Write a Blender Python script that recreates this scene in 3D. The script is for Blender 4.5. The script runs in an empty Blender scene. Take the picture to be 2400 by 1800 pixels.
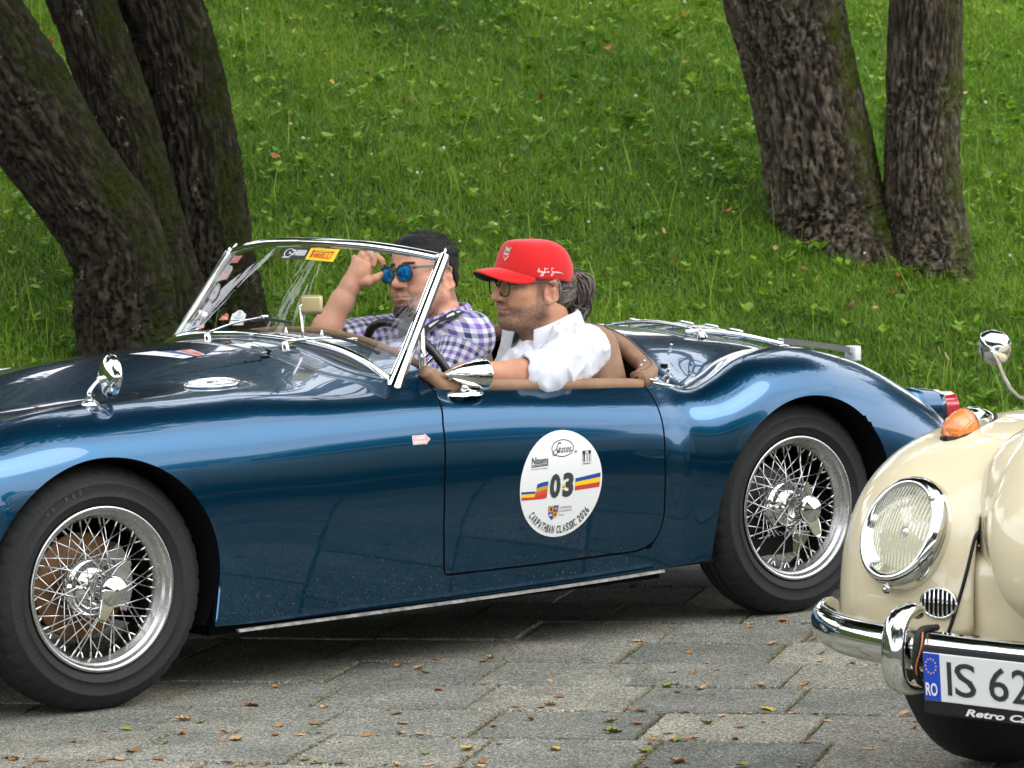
import bpy, bmesh, math, random
import numpy as np
from mathutils import Vector, Matrix, noise as mnoise
PI = math.pi
rng = np.random.default_rng(7)
random.seed(7)
scn = bpy.context.scene
COL = scn.collection

# ------------------------------------------------------------------ camera
LENS, CAM_H, PITCH, ROLL = 130.38, 1.52131, 0.0755076, -0.0253804
FPX = LENS / 36.0 * 2400.0
_rt, _fw, _up = np.array([1., 0, 0]), np.array([0, math.cos(PITCH), -math.sin(PITCH)]), np.array([0, math.sin(PITCH), math.cos(PITCH)])
CR, CU, CF = math.cos(ROLL) * _rt + math.sin(ROLL) * _up, -math.sin(ROLL) * _rt + math.cos(ROLL) * _up, _fw
CO = np.array([0, 0, CAM_H])
cd = bpy.data.cameras.new('camera')
cd.sensor_width, cd.lens, cd.clip_start, cd.clip_end = 36.0, LENS, 0.1, 500.0
cd.dof.use_dof, cd.dof.focus_distance, cd.dof.aperture_fstop = True, 9.5, 15.0
cam = bpy.data.objects.new('camera', cd); COL.objects.link(cam)
cam.matrix_world = Matrix(((CR[0], CU[0], -CF[0], 0), (CR[1], CU[1], -CF[1], 0), (CR[2], CU[2], -CF[2], CAM_H), (0, 0, 0, 1)))
scn.camera = cam

# ------------------------------------------------------------------ sky, sun, exposure
SUN_EL, SUN_AZ = math.radians(44), math.radians(122)      # azimuth clockwise from +Y: behind the camera, a little to its left/right
world = bpy.data.worlds.new('World'); scn.world = world; world.use_nodes = True
wn = world.node_tree.nodes; wl = world.node_tree.links
for n in list(wn): wn.remove(n)
wo = wn.new('ShaderNodeOutputWorld'); bg = wn.new('ShaderNodeBackground'); sky = wn.new('ShaderNodeTexSky')
sky.sky_type = 'NISHITA'; sky.sun_disc = False; sky.sun_elevation = SUN_EL; sky.sun_rotation = SUN_AZ
sky.air_density = 1.2; sky.dust_density = 3.0
tc = wn.new('ShaderNodeTexCoord'); mp = wn.new('ShaderNodeMapping'); mp.inputs['Scale'].default_value = (1.6, 1.6, 3.4)
nz = wn.new('ShaderNodeTexNoise'); nz.inputs['Scale'].default_value = 1.7; nz.inputs['Detail'].default_value = 6; nz.inputs['Roughness'].default_value = .55
rp = wn.new('ShaderNodeValToRGB'); rp.color_ramp.elements[0].position = .20; rp.color_ramp.elements[0].color = (0, 0, 0, 1)
rp.color_ramp.elements[1].position = .46; rp.color_ramp.elements[1].color = (1, 1, 1, 1)
mx = wn.new('ShaderNodeMix'); mx.data_type = 'RGBA'; mx.inputs['B'].default_value = (23., 23.6, 25.5, 1)
wl.new(tc.outputs['Generated'], mp.inputs['Vector']); wl.new(mp.outputs[0], nz.inputs['Vector']); wl.new(nz.outputs['Fac'], rp.inputs['Fac'])
wl.new(rp.outputs['Color'], mx.inputs['Factor']); wl.new(sky.outputs[0], mx.inputs['A']); wl.new(mx.outputs['Result'], bg.inputs['Color'])
bg.inputs['Strength'].default_value = 0.13
wl.new(bg.outputs[0], wo.inputs['Surface'])
sd = bpy.data.lights.new('sun', 'SUN'); sd.energy = 1.0; sd.angle = math.radians(32); sd.color = (1, .96, .9)
sun = bpy.data.objects.new('sun', sd); COL.objects.link(sun)
_sd = Vector((math.sin(SUN_AZ) * math.cos(SUN_EL), math.cos(SUN_AZ) * math.cos(SUN_EL), math.sin(SUN_EL)))
sun.rotation_euler = _sd.to_track_quat('Z', 'Y').to_euler(); sun.location = _sd * 60
scn.view_settings.view_transform = 'Standard'; scn.view_settings.look = 'None'
scn.view_settings.gamma = 1; scn.view_settings.use_curve_mapping = False; scn.view_settings.exposure = 0.12

# ------------------------------------------------------------------ helpers: objects
def at(px, py, d):
    """point of the place that lies d metres deep along the line of sight of photo pixel (2400 x 1800)"""
    return CO + (CF + CR * (px - 1200) / FPX - CU * (py - 900) / FPX) * d
def tag(o, label=None, cat=None, group=None, kind=None):
    if label: o['label'] = label
    if cat: o['category'] = cat
    if group: o['group'] = group
    if kind: o['kind'] = kind
    return o
def empty(name, loc=(0, 0, 0), rz=0, label=None, cat=None, group=None):
    o = bpy.data.objects.new(name, None); COL.objects.link(o); o.location = loc; o.rotation_euler = (0, 0, rz)
    o.empty_display_size = .05
    return tag(o, label, cat, group)
def new_mesh(name, V, F, mats=(), smooth=True, fm=None):
    me = bpy.data.meshes.new(name)
    V = np.asarray(V, float)
    if isinstance(F, np.ndarray):
        n = len(F); k = F.shape[1]
        me.vertices.add(len(V)); me.vertices.foreach_set('co', V.ravel())
        me.loops.add(n * k); me.loops.foreach_set('vertex_index', F.ravel().astype(np.int32))
        me.polygons.add(n); me.polygons.foreach_set('loop_start', np.arange(0, n * k, k, dtype=np.int32))
        me.update(calc_edges=True)
    else:
        me.from_pydata([tuple(v) for v in V], [], [tuple(f) for f in F]); me.update()
    if not isinstance(mats, (list, tuple)): mats = [mats]
    for m in mats: me.materials.append(m)
    if fm is not None: me.polygons.foreach_set('material_index', np.asarray(fm, np.int32))
    me.polygons.foreach_set('use_smooth', np.full(len(me.polygons), bool(smooth)))
    return me
def link(name, me, parent=None, loc=None, rot=None, **kw):
    o = bpy.data.objects.new(name, me); COL.objects.link(o)
    if parent: o.parent = parent
    if loc is not None: o.location = loc
    if rot is not None: o.rotation_euler = rot
    return tag(o, **kw)
def O(name, V, F, mats, parent=None, smooth=True, fm=None, loc=None, rot=None, **kw):
    return link(name, new_mesh(name, V, F, mats, smooth, fm), parent, loc, rot, **kw)
def attr(o, name, vals, typ='FLOAT'):
    me = o.data if hasattr(o, 'data') else o
    a = me.attributes.new(name, typ, 'POINT')
    vals = np.asarray(vals, np.float32)
    a.data.foreach_set('value' if typ == 'FLOAT' else ('vector' if typ == 'FLOAT_VECTOR' else 'color'), vals.ravel())

class MB:
    """collects simple shapes into one mesh"""
    def __init__(s): s.V = []; s.F = []; s.M = []; s.n = 0
    def add(s, V, F, m=0):
        V = np.asarray(V, float).reshape(-1, 3); s.V.append(V)
        for f in F: s.F.append(tuple(int(i) + s.n for i in f)); s.M.append(m)
        s.n += len(V); return s
    def build(s, name, mats, parent=None, smooth=True, **kw):
        return O(name, np.concatenate(s.V), s.F, mats, parent, smooth, s.M, **kw)
    def mesh(s, name, mats, smooth=True):
        return new_mesh(name, np.concatenate(s.V), s.F, mats, smooth, s.M)

def unit(v): v = np.asarray(v, float); return v / (np.linalg.norm(v) + 1e-12)
def spline(P, n, closed=False):
    """Catmull-Rom through the points, n samples"""
    P = np.asarray(P, float); m = len(P)
    if closed: idx = lambda i: P[i % m]; t = np.linspace(0, m, n, endpoint=False)
    else: idx = lambda i: P[min(max(i, 0), m - 1)]; t = np.linspace(0, m - 1, n)
    out = []
    for q in t:
        i = int(math.floor(q)); 
        if not closed: i = min(i, m - 2)
        f = q - i; a, b, c, d = (idx(i - 1), idx(i), idx(i + 1), idx(i + 2))
        if not closed and i == 0: a = 2 * b - c
        if not closed and i == m - 2: d = 2 * c - b
        out.append(.5 * (2 * b + (c - a) * f + (2 * a - 5 * b + 4 * c - d) * f * f + (3 * b - a - 3 * c + d) * f ** 3))
    return np.array(out)
def frames(P, closed=False, up=None):
    P = np.asarray(P, float); n = len(P)
    T = np.roll(P, -1, 0) - np.roll(P, 1, 0)
    if not closed: T[0] = P[1] - P[0]; T[-1] = P[-1] - P[-2]
    T = np.array([unit(t) for t in T]); N = np.zeros_like(T)
    if up is not None:
        for i in range(n): N[i] = unit(np.cross(np.cross(T[i], up), T[i]))
    else:
        a = np.array([0, 0, 1.]) if abs(T[0][2]) < .9 else np.array([1., 0, 0])
        v = unit(np.cross(np.cross(T[0], a), T[0]))
        for i in range(n): v = unit(v - T[i] * (v @ T[i])); N[i] = v
    return T, N, np.cross(T, N)
def sweep(P, prof, closed=False, up=None, scale=None, caps=True):
    """profile (k,2): coordinates along N and B, swept along P"""
    P = np.asarray(P, float); prof = np.asarray(prof, float); T, N, B = frames(P, closed, up); n, k = len(P), len(prof)
    sc = np.ones(n) if scale is None else np.asarray(scale, float) * np.ones(n)
    V = (P[:, None] + (N[:, None] * prof[None, :, :1] + B[:, None] * prof[None, :, 1:2]) * sc[:, None, None]).reshape(-1, 3)
    F = []
    for i in range(n if closed else n - 1):
        j = (i + 1) % n
        for a in range(k): b = (a + 1) % k; F.append((i * k + a, i * k + b, j * k + b, j * k + a))
    if not closed and caps: F.append(tuple(range(k))[::-1]); F.append(tuple((n - 1) * k + a for a in range(k)))
    return V, F
def circ(r, k, ry=None, ph=0):
    t = np.arange(k) * 2 * PI / k + ph; return np.stack([r * np.cos(t), (ry or r) * np.sin(t)], 1)
def tube(P, r, k=10, closed=False, up=None):
    if np.isscalar(r): return sweep(P, circ(r, k), closed, up)
    return sweep(P, circ(1, k), closed, up, scale=r)
def lathe(prof, k=32, axis=1, full=True):
    """prof: (radius, along) -> rotation about an axis (0 x, 1 y, 2 z)"""
    prof = np.asarray(prof, float); t = np.arange(k) * 2 * PI / k; m = len(prof); V = np.zeros((k, m, 3))
    o = [(1, 2), (2, 0), (0, 1)][axis]
    V[:, :, axis] = prof[None, :, 1]; V[:, :, o[0]] = prof[None, :, 0] * np.cos(t)[:, None]; V[:, :, o[1]] = prof[None, :, 0] * np.sin(t)[:, None]
    F = [(i * m + a, i * m + a + 1, ((i + 1) % k) * m + a + 1, ((i + 1) % k) * m + a) for i in range(k) for a in range(m - 1)]
    return V.reshape(-1, 3), F
def box(c, s, R=None):
    c = np.asarray(c, float); s = np.asarray(s, float) / 2
    V = np.array([(x, y, z) for x in (-1, 1) for y in (-1, 1) for z in (-1, 1)]) * s
    if R is not None: V = V @ np.asarray(R).T
    return V + c, [(0, 1, 3, 2), (4, 6, 7, 5), (0, 4, 5, 1), (2, 3, 7, 6), (0, 2, 6, 4), (1, 5, 7, 3)]
def bevel_box(c, s, r=.005, seg=2, R=None):
    bm = bmesh.new(); bmesh.ops.create_cube(bm, size=1)
    for v in bm.verts: v.co = Vector((v.co.x * s[0], v.co.y * s[1], v.co.z * s[2]))
    bmesh.ops.bevel(bm, geom=bm.edges[:], offset=r, segments=seg, affect='EDGES', profile=.5)
    bm.verts.ensure_lookup_table(); bm.verts.index_update()
    V = np.array([v.co[:] for v in bm.verts]); F = [tuple(v.index for v in f.verts) for f in bm.faces]; bm.free()
    if R is not None: V = V @ np.asarray(R).T
    return V + np.asarray(c, float), F
def plate(poly, h):
    """flat polygon (k,2) in x,y with thickness h along z (top at z = 0)"""
    k = len(poly); V = [(x, y, 0) for x, y in poly] + [(x, y, -h) for x, y in poly]
    return np.array(V, float), [tuple(range(k)), tuple(range(2 * k - 1, k - 1, -1))] + [(i, k + i, k + (i + 1) % k, (i + 1) % k) for i in range(k)]
def rot(axis, a): return np.array(Matrix.Rotation(a, 3, axis))
def basis3(x, z):
    """columns: x, y, z axes, x kept, z made square"""
    x = unit(x); z = unit(np.asarray(z, float) - x * np.dot(x, z)); return np.stack([x, np.cross(z, x), z], 1)
def sm(a, b, x): t = np.clip((x - a) / (b - a), 0, 1); return t * t * (3 - 2 * t)
_g = np.random.default_rng(3).permutation(256); _g = np.concatenate([_g, _g, _g])
_gr = np.random.default_rng(5).normal(size=(256, 3)); _gr /= np.linalg.norm(_gr, axis=1)[:, None]
def pnoise(P):
    """gradient noise, vectorised"""
    P = np.asarray(P, float); i = np.floor(P).astype(int); f = P - i; i &= 255; u = f * f * f * (f * (f * 6 - 15) + 10); out = 0
    for dx in (0, 1):
        for dy in (0, 1):
            for dz in (0, 1):
                h = _g[_g[_g[(i[..., 0] + dx) & 255] + ((i[..., 1] + dy) & 255)] + ((i[..., 2] + dz) & 255)]
                d = (_gr[h] * (f - np.array([dx, dy, dz]))).sum(-1)
                w = (u[..., 0] if dx else 1 - u[..., 0]) * (u[..., 1] if dy else 1 - u[..., 1]) * (u[..., 2] if dz else 1 - u[..., 2])
                out = out + d * w
    return out
def fbm(P, o=4, g=.5):
    P = np.asarray(P, float); s = 0; a = 1.
    for k in range(o): s = s + a * pnoise(P + 17.3 * k); P = P * 2.03; a *= g
    return s

# ------------------------------------------------------------------ helpers: materials
class Mt:
    def __init__(s, name):
        s.m = bpy.data.materials.new(name); s.m.use_nodes = True; s.t = s.m.node_tree; s.N = s.t.nodes; s.L = s.t.links
        s.b = s.N['Principled BSDF']; s.out = s.N['Material Output']
    def n(s, typ, **kw):
        x = s.N.new(typ)
        for k, v in kw.items():
            if k.startswith('i_'): x.inputs[k[2:].replace('_', ' ')].default_value = v
            else: setattr(x, k, v)
        return x
    def set(s, **kw):
        for k, v in kw.items():
            i = s.b.inputs[k.replace('_', ' ')]
            if hasattr(v, 'is_linked'): s.L.new(v, i)
            else: i.default_value = (*v, 1) if isinstance(v, tuple) and len(v) == 3 and i.type == 'RGBA' else v
        return s
    def noise(s, scale, detail=4, rough=.55, vec=None, dist=0):
        x = s.n('ShaderNodeTexNoise'); x.inputs['Scale'].default_value = scale; x.inputs['Detail'].default_value = detail
        x.inputs['Roughness'].default_value = rough; x.inputs['Distortion'].default_value = dist
        s.L.new(vec if vec is not None else s.co(), x.inputs['Vector']); return x.outputs['Fac']
    def co(s, scale=None):
        if not hasattr(s, '_tc'): s._tc = s.n('ShaderNodeTexCoord')
        if scale is None: return s._tc.outputs['Object']
        m = s.n('ShaderNodeMapping'); m.inputs['Scale'].default_value = scale; s.L.new(s._tc.outputs['Object'], m.inputs['Vector']); return m.outputs[0]
    def attr(s, name): x = s.n('ShaderNodeAttribute', attribute_name=name); return x
    def ramp(s, fac, stops):
        x = s.n('ShaderNodeValToRGB'); e = x.color_ramp.elements
        while len(e) < len(stops): e.new(.5)
        for q, (p, c) in zip(e, stops): q.position = p; q.color = (*c, 1) if len(c) == 3 else c
        s.L.new(fac, x.inputs['Fac']); return x.outputs['Color']
    def mix(s, fac, a, b, mode='MIX'):
        x = s.n('ShaderNodeMix', data_type='RGBA', blend_type=mode)
        for k, v in (('Factor', fac), ('A', a), ('B', b)):
            if hasattr(v, 'is_linked'): s.L.new(v, x.inputs[k])
            else: x.inputs[k].default_value = (*v, 1) if isinstance(v, tuple) and len(v) == 3 else v
        return x.outputs['Result']
    def math(s, op, a, b=0.):
        x = s.n('ShaderNodeMath', operation=op)
        for k, v in ((0, a), (1, b)):
            if hasattr(v, 'is_linked'): s.L.new(v, x.inputs[k])
            else: x.inputs[k].default_value = v
        return x.outputs[0]
    def bump(s, h, strength=.3, dist=.01):
        x = s.n('ShaderNodeBump'); x.inputs['Strength'].default_value = strength; x.inputs['Distance'].default_value = dist
        s.L.new(h, x.inputs['Height']); s.L.new(x.outputs[0], s.b.inputs['Normal']); return s
def plain(name, col, rough=.5, metal=0., spec=.5, **kw):
    m = Mt(name); m.set(Base_Color=col, Roughness=rough, Metallic=metal, Specular_IOR_Level=spec, **kw); return m.m
def text_mesh(s, size=1., bold=0., cond=1., shear=0., space=1.):
    """letters as triangles in the x,y plane, baseline at 0, left at 0"""
    c = bpy.data.curves.new('lettering', 'FONT'); c.body = s; c.size = size; c.offset = bold; c.shear = shear; c.space_character = space; c.resolution_u = 3
    o = bpy.data.objects.new('lettering', c); COL.objects.link(o)
    dg = bpy.context.evaluated_depsgraph_get(); me = bpy.data.meshes.new_from_object(o.evaluated_get(dg))
    V = np.array([v.co[:] for v in me.vertices]).reshape(-1, 3); F = [tuple(p.vertices) for p in me.polygons]
    bpy.data.objects.remove(o); bpy.data.curves.remove(c); bpy.data.meshes.remove(me)
    if len(V): V[:, 0] *= cond
    return V, F
# ================================================================== GROUND, HILL, TREES
TH = 0.6602999; CAR_C = np.array([-1.06001, 9.38034, 0])
A_, B_ = np.array([math.cos(TH), math.sin(TH), 0]), np.array([-math.sin(TH), math.cos(TH), 0])
def c2w(P): P = np.asarray(P, float); return CAR_C + P[..., :1] * A_ + P[..., 1:2] * B_ + P[..., 2:3] * np.array([0, 0, 1.])
def w2c(P): P = np.asarray(P, float) - CAR_C; return np.stack([P @ A_, P @ B_, P[..., 2]], -1)
def project(P):
    v = np.asarray(P, float) - CO; d = v @ CF; return 1200 + FPX * (v @ CR) / d, 900 - FPX * (v @ CU) / d, d
SLOPE, Y_HILL = .38, 1.75
def hill_z(x, y):
    """height of the grass bank at world x, y"""
    p = w2c(np.stack([x, y, np.zeros_like(x)], -1)); t = p[..., 1] - Y_HILL; t = np.maximum(t, 0)
    z = SLOPE * (np.sqrt(t * t + .04) - .2) + .02
    z = np.where(t > 12, z, z); z = z - .012 * np.maximum(t - 9, 0) ** 2
    return z + (.05 * pnoise(np.stack([x * .7, y * .7, 0 * x], -1)) + .016 * pnoise(np.stack([x * 2.6, y * 2.6, 0 * x + 4], -1))) * np.minimum(t, 1)
def on_hill(px, py):
    d = np.linspace(9, 30, 4000); P = CO + (CF + CR * (px - 1200) / FPX - CU * (py - 900) / FPX) * d[:, None]
    h = hill_z(P[:, 0], P[:, 1]); i = int(np.argmax(P[:, 2] < h)); return P[i], d[i]

# --- paving: a base sheet and slabs laid in rows
m = Mt('joint soil'); c = m.ramp(m.noise(22, 5), [(.3, (.035, .03, .018)), (.5, (.07, .058, .03)), (.62, (.05, .065, .018)), (.8, (.085, .075, .045))])
m.set(Base_Color=c, Roughness=.95, Specular_IOR_Level=.1).bump(m.noise(120, 3), .5, .006); M_JOINT = m.m
m.bt = m.n('ShaderNodeTexBrick'); m.bt.inputs['Scale'].default_value = 1.; m.bt.inputs['Brick Width'].default_value = .41; m.bt.inputs['Row Height'].default_value = .392; m.bt.inputs['Mortar Size'].default_value = .006; m.L.new(m.co(), m.bt.inputs['Vector'])
for k_, v_ in (('Color1', (.055, .056, .055)), ('Color2', (.075, .075, .072))): m.bt.inputs[k_].default_value = (*v_, 1)
m.L.new(c, m.bt.inputs['Mortar'])
_ln = m.n('ShaderNodeVectorMath', operation='LENGTH'); m.L.new(m.co(), _ln.inputs[0]); m.set(Base_Color=m.mix(m.math('GREATER_THAN', _ln.outputs['Value'], 4.6), c, m.mix(1., m.bt.outputs['Color'], m.ramp(m.noise(60, 4), [(.3, (.7, .7, .7)), (.7, (1.2, 1.2, 1.2))]), 'MULTIPLY')))
m = Mt('paving slab')
oi = m.n('ShaderNodeObjectInfo')
sv = m.n('ShaderNodeVectorMath', operation='ADD'); m.L.new(m.co(), sv.inputs[0])
sm_ = m.n('ShaderNodeVectorMath', operation='SCALE'); sm_.inputs['Scale'].default_value = 13.; m.L.new(oi.outputs['Location'], sm_.inputs[0]); m.L.new(sm_.outputs[0], sv.inputs[1]); V3 = sv.outputs[0]
vor = m.n('ShaderNodeTexVoronoi'); vor.inputs['Scale'].default_value = 230; m.L.new(V3, vor.inputs['Vector'])
grain = m.ramp(vor.outputs['Color'], [(.12, (.06, .061, .055)), (.42, (.19, .19, .172)), (.72, (.31, .305, .27)), (.96, (.60, .58, .52))])
big = m.ramp(m.noise(3.2, 4, .6, V3), [(.3, (.55, .57, .53)), (.7, (1.05, 1.04, .98))])
c = m.mix(1., grain, big, 'MULTIPLY')
tint = m.ramp(oi.outputs['Random'], [(0, (.72, .74, .73)), (.3, (.90, .91, .88)), (.75, (1., .98, .93)), (1, (1.14, 1.09, 1.01))])
c = m.mix(1., c, tint, 'MULTIPLY')
st = m.ramp(m.noise(9, 5, .65, V3), [(.58, (0, 0, 0)), (.74, (1, 1, 1))])
c = m.mix(m.math('MULTIPLY', st, .35), c, (.13, .10, .055))
m.set(Base_Color=c, Roughness=.9, Specular_IOR_Level=.25).bump(vor.outputs['Distance'], .45, .004); M_SLAB = m.m

pav = empty('pavement', (0.3274, 9.9603, 0), -math.radians(13.5)); tag(pav, 'grey paving of square exposed aggregate slabs', None, None, 'structure')
O('paving_bed', [(-70, -60, -.014), (70, -60, -.014), (70, 60, -.014), (-70, 60, -.014)], [(0, 1, 2, 3)], M_JOINT, pav, smooth=False)
def slab_mesh(k):
    r = np.random.default_rng(k); w, h = .403, .384; n = 5
    base = []
    for i in range(n): base.append((-w / 2 + w * i / n, -h / 2))
    for i in range(n): base.append((w / 2, -h / 2 + h * i / n))
    for i in range(n): base.append((w / 2 - w * i / n, h / 2))
    for i in range(n): base.append((-w / 2, h / 2 - h * i / n))
    b = np.array(base); b += r.normal(0, .0016, b.shape); top = b * .984
    K = len(b); V = np.concatenate([np.c_[top, np.zeros(K)], np.c_[b, np.full(K, -.005)], np.c_[b, np.full(K, -.03)]])
    F = [tuple(range(K))]
    for a in range(K):
        c_ = (a + 1) % K; F += [(a, K + a, K + c_, c_), (K + a, 2 * K + a, 2 * K + c_, K + c_)]
    return new_mesh('slab', V, F, M_SLAB, smooth=False)
slabs = [slab_mesh(k) for k in range(5)]
offs = {1: -.065, 0: .037, -1: .114, -2: .222, -3: .293, -4: .10}
RP = .392
for r_ in range(-11, 7):
    v0 = r_ * RP; off = offs.get(r_, (.037 + .17 * r_) % .41)
    for i in range(-9, 11):
        u = off + .41 * i + .205; vv = v0 - RP / 2
        wx, wy, wd = project(np.array([.3274 + u * .9724 + vv * .2334, 9.9603 - u * .2334 + vv * .9724, 0]))
        if not (-900 < wx < 3100 and wy < 2700 and wd > 5.2): continue
        o = link('slab', slabs[int(rng.integers(5))], pav, (u + rng.normal(0, .0015), vv + rng.normal(0, .0015), rng.normal(0, .0018)), (rng.normal(0, .0035), rng.normal(0, .0035), rng.normal(0, .003) + PI * int(rng.integers(2))))
# moss and dry bits caught in the joints
JV, JF, JT = [], [], []
def scatter_tris(P, size, tint, updir=.35):
    n = len(P); a = rng.uniform(0, 2 * PI, n); s = size * rng.uniform(.5, 1.3, n); base = len(JV) and sum(len(q) for q in JV) or 0
    d1 = np.stack([np.cos(a), np.sin(a), rng.uniform(-.1, updir, n)], 1) * s[:, None]; d2 = np.stack([-np.sin(a), np.cos(a), rng.uniform(-.1, updir, n)], 1) * (s * rng.uniform(.2, .7, n))[:, None]
    V = np.stack([P - d1 * .5 - d2 * .3, P + d1 * .5 - d2 * .2, P + d2 * .6], 1).reshape(-1, 3)
    JV.append(V); JF.append(np.arange(3 * n).reshape(n, 3) + base); JT.append(np.repeat(tint if np.ndim(tint) else np.full(n, tint), 3))
def uvw(u, v, z): u, v, z = np.broadcast_arrays(np.asarray(u, float), v, z); return np.stack([.3274 + u * .9724 + v * .2334, 9.9603 - u * .2334 + v * .9724, z], -1)
for r_ in range(-5, 4):
    off = offs.get(r_, (.037 + .17 * r_) % .41)
    for i in range(-6, 8):
        k = int(rng.integers(60, 330)); v = r_ * RP - RP * rng.beta(1.2, 1.2, k); scatter_tris(uvw(off + .41 * i + rng.normal(0, .006, k), v, rng.uniform(-.006, .006, k)), .009, rng.choice([.05, .12, .2, .55, .62, .8], k, p=[.3, .25, .1, .15, .12, .08]))
        k = int(rng.integers(0, 130)); u0 = off + .41 * i + .41 * rng.uniform(); scatter_tris(uvw(u0 + rng.normal(0, .05, k), r_ * RP + rng.normal(0, .005, k), rng.uniform(-.006, .005, k)), .008, rng.choice([.1, .2, .58, .7, .85], k))
k = 5200; scatter_tris(uvw(rng.uniform(-2.2, 2.6, k), rng.uniform(-2.2, 1.2, k), .002), .0085, rng.choice([.15, .5, .6, .75, .85, .95], k, p=[.12, .25, .2, .2, .15, .08]), .2)
m = Mt('litter'); c = m.ramp(m.attr('tint').outputs['Fac'], [(0, (.05, .075, .012)), (.25, (.16, .20, .03)), (.45, (.20, .13, .03)), (.6, (.22, .10, .035)), (.8, (.32, .24, .12)), (1, (.46, .42, .30))])
m.set(Base_Color=c, Roughness=.85, Specular_IOR_Level=.2); M_LITTER = m.m
o = O('joint_moss', np.concatenate(JV), np.concatenate(JF), M_LITTER, None, smooth=False, label='moss, straw and leaf crumbs in the paving joints', kind='stuff'); attr(o, 'tint', np.concatenate(JT))

# --- grass bank
m = Mt('bank soil'); c = m.ramp(m.noise(5, 5), [(.3, (.018, .03, .008)), (.7, (.05, .075, .018))]); m.set(Base_Color=c, Roughness=1., Specular_IOR_Level=.05); M_BANK = m.m
gx, gy = np.meshgrid(np.linspace(-22, 26, 150), np.concatenate([[1.7, 1.72], np.linspace(1.75, 26, 130)]), indexing='ij')
W = c2w(np.stack([gx, gy, 0 * gx], -1)); W[..., 2] = hill_z(W[..., 0], W[..., 1]); W[:, 0, 2] = -.2
nx, ny = gx.shape; I = np.arange(nx * ny).reshape(nx, ny)
O('grass_bank', W.reshape(-1, 3), np.stack([I[:-1, :-1], I[1:, :-1], I[1:, 1:], I[:-1, 1:]], -1).reshape(-1, 4), M_BANK, label='sloping grass bank behind the cars', kind='structure')
m = Mt('kerb stone'); m.set(Base_Color=m.ramp(m.noise(30, 5), [(.3, (.14, .14, .13)), (.7, (.3, .3, .28))]), Roughness=.9)
kb = MB()
for i in range(-8, 18): kb.add(*bevel_box(c2w(np.array([i * 1.0, 1.66, .02])), (.985, .14, .16), .012, 2, rot('Z', TH)))
kb.build('kerb', m.m, None, smooth=False, label='stone kerb along the grass bank', kind='structure')

def grass_wedge(n, d0, d1, mx_, py0, py1):
    """random spots on the bank that lie in (or near) the view"""
    out = []
    while sum(map(len, out)) < n:
        k = n * 2; d = np.sqrt(rng.uniform(d0 * d0, d1 * d1, k)); u = rng.uniform(-.1380 - mx_, .1380 + mx_, k)
        P = np.stack([u * d, d, 0 * d], -1); c_ = w2c(P); P[:, 2] = hill_z(P[:, 0], P[:, 1]); x, y, _ = project(P)
        ok = (c_[:, 1] > Y_HILL + .03) & (y > py0) & (y < py1); out.append(P[ok])
    return np.concatenate(out)[:n]
def blades(P, h, w, lean, bend, az):
    n = len(P); d = np.stack([np.cos(az), np.sin(az), 0 * az], -1); s = np.stack([-np.sin(az), np.cos(az), 0 * az], -1)
    # the flat side turns a little at random
    tw = rng.uniform(-1.2, 1.2, n); s = s * np.cos(tw)[:, None] + d * np.sin(tw)[:, None]
    up = np.array([0, 0, 1.])
    def pt(t): return P + up * (h * t * (1 - .35 * bend * t))[:, None] + d * (h * (lean * t + bend * t * t))[:, None]
    a, b_, c_, e = pt(0) - up * .01, pt(.4), pt(.75), pt(1.)
    V = np.stack([a - s * (w * .4)[:, None], a + s * (w * .4)[:, None], b_ - s * (w * .5)[:, None], b_ + s * (w * .5)[:, None], c_ - s * (w * .36)[:, None], c_ + s * (w * .36)[:, None], e], 1)
    k = np.arange(n)[:, None] * 7
    T = np.concatenate([k + np.array([q]) for q in ((0, 1, 3), (0, 3, 2), (2, 3, 5), (2, 5, 4), (4, 5, 6))]) 
    return V.reshape(-1, 3), T
NG = 400000
P = grass_wedge(NG, 10.5, 23.5, .022, -260, 1080)
dist = P[:, 1]
pn = fbm(np.stack([P[:, 0] * 1.1, P[:, 1] * .8, 0 * dist], -1), 3); pf = pnoise(np.stack([P[:, 0] * 5, P[:, 1] * 5, 0 * dist], -1)); pd_ = fbm(np.stack([P[:, 0] * .45 + 9, P[:, 1] * .45, 0 * dist], -1), 2)
h = (.033 + .017 * np.clip(pn, -1, 1) + .030 * np.maximum(pf, 0)) * rng.lognormal(0, .36, NG) + .010
w = rng.uniform(.0018, .0042, NG) * (dist / 14) ** .6
az = rng.uniform(0, 2 * PI, NG); az = np.where(rng.uniform(size=NG) < .35, 2.2 + pf * 3 + rng.normal(0, .6, NG), az)
V, F = blades(P, h, w, rng.normal(.25, .5, NG), np.abs(rng.normal(.5, .45, NG)), az)
gt = np.clip(.43 + .38 * pd_ + .20 * pn + .10 * pf + rng.normal(0, .17, NG), 0, 1); gt = np.where(rng.uniform(size=NG) < .010, .97, np.minimum(gt, .9))
m = Mt('grass'); c = m.ramp(m.attr('tint').outputs['Fac'], [(0, (.038, .105, .008)), (.3, (.108, .235, .012)), (.55, (.185, .335, .018)), (.8, (.29, .42, .036)), (.92, (.38, .45, .07)), (1, (.48, .39, .16))])
m.set(Base_Color=c, Roughness=.5, Specular_IOR_Level=.35)
tr = m.n('ShaderNodeBsdfTranslucent'); m.L.new(c, tr.inputs['Color']); ms = m.n('ShaderNodeMixShader'); ms.inputs[0].default_value = .32
m.L.new(m.b.outputs[0], ms.inputs[1]); m.L.new(tr.outputs[0], ms.inputs[2]); m.L.new(ms.outputs[0], m.out.inputs['Surface']); M_GRASS = m.m
o = O('grass', V, F, M_GRASS, None, smooth=False, label='lush uneven meadow grass covering the bank', kind='stuff'); attr(o, 'tint', np.repeat(gt, 7))
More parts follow.
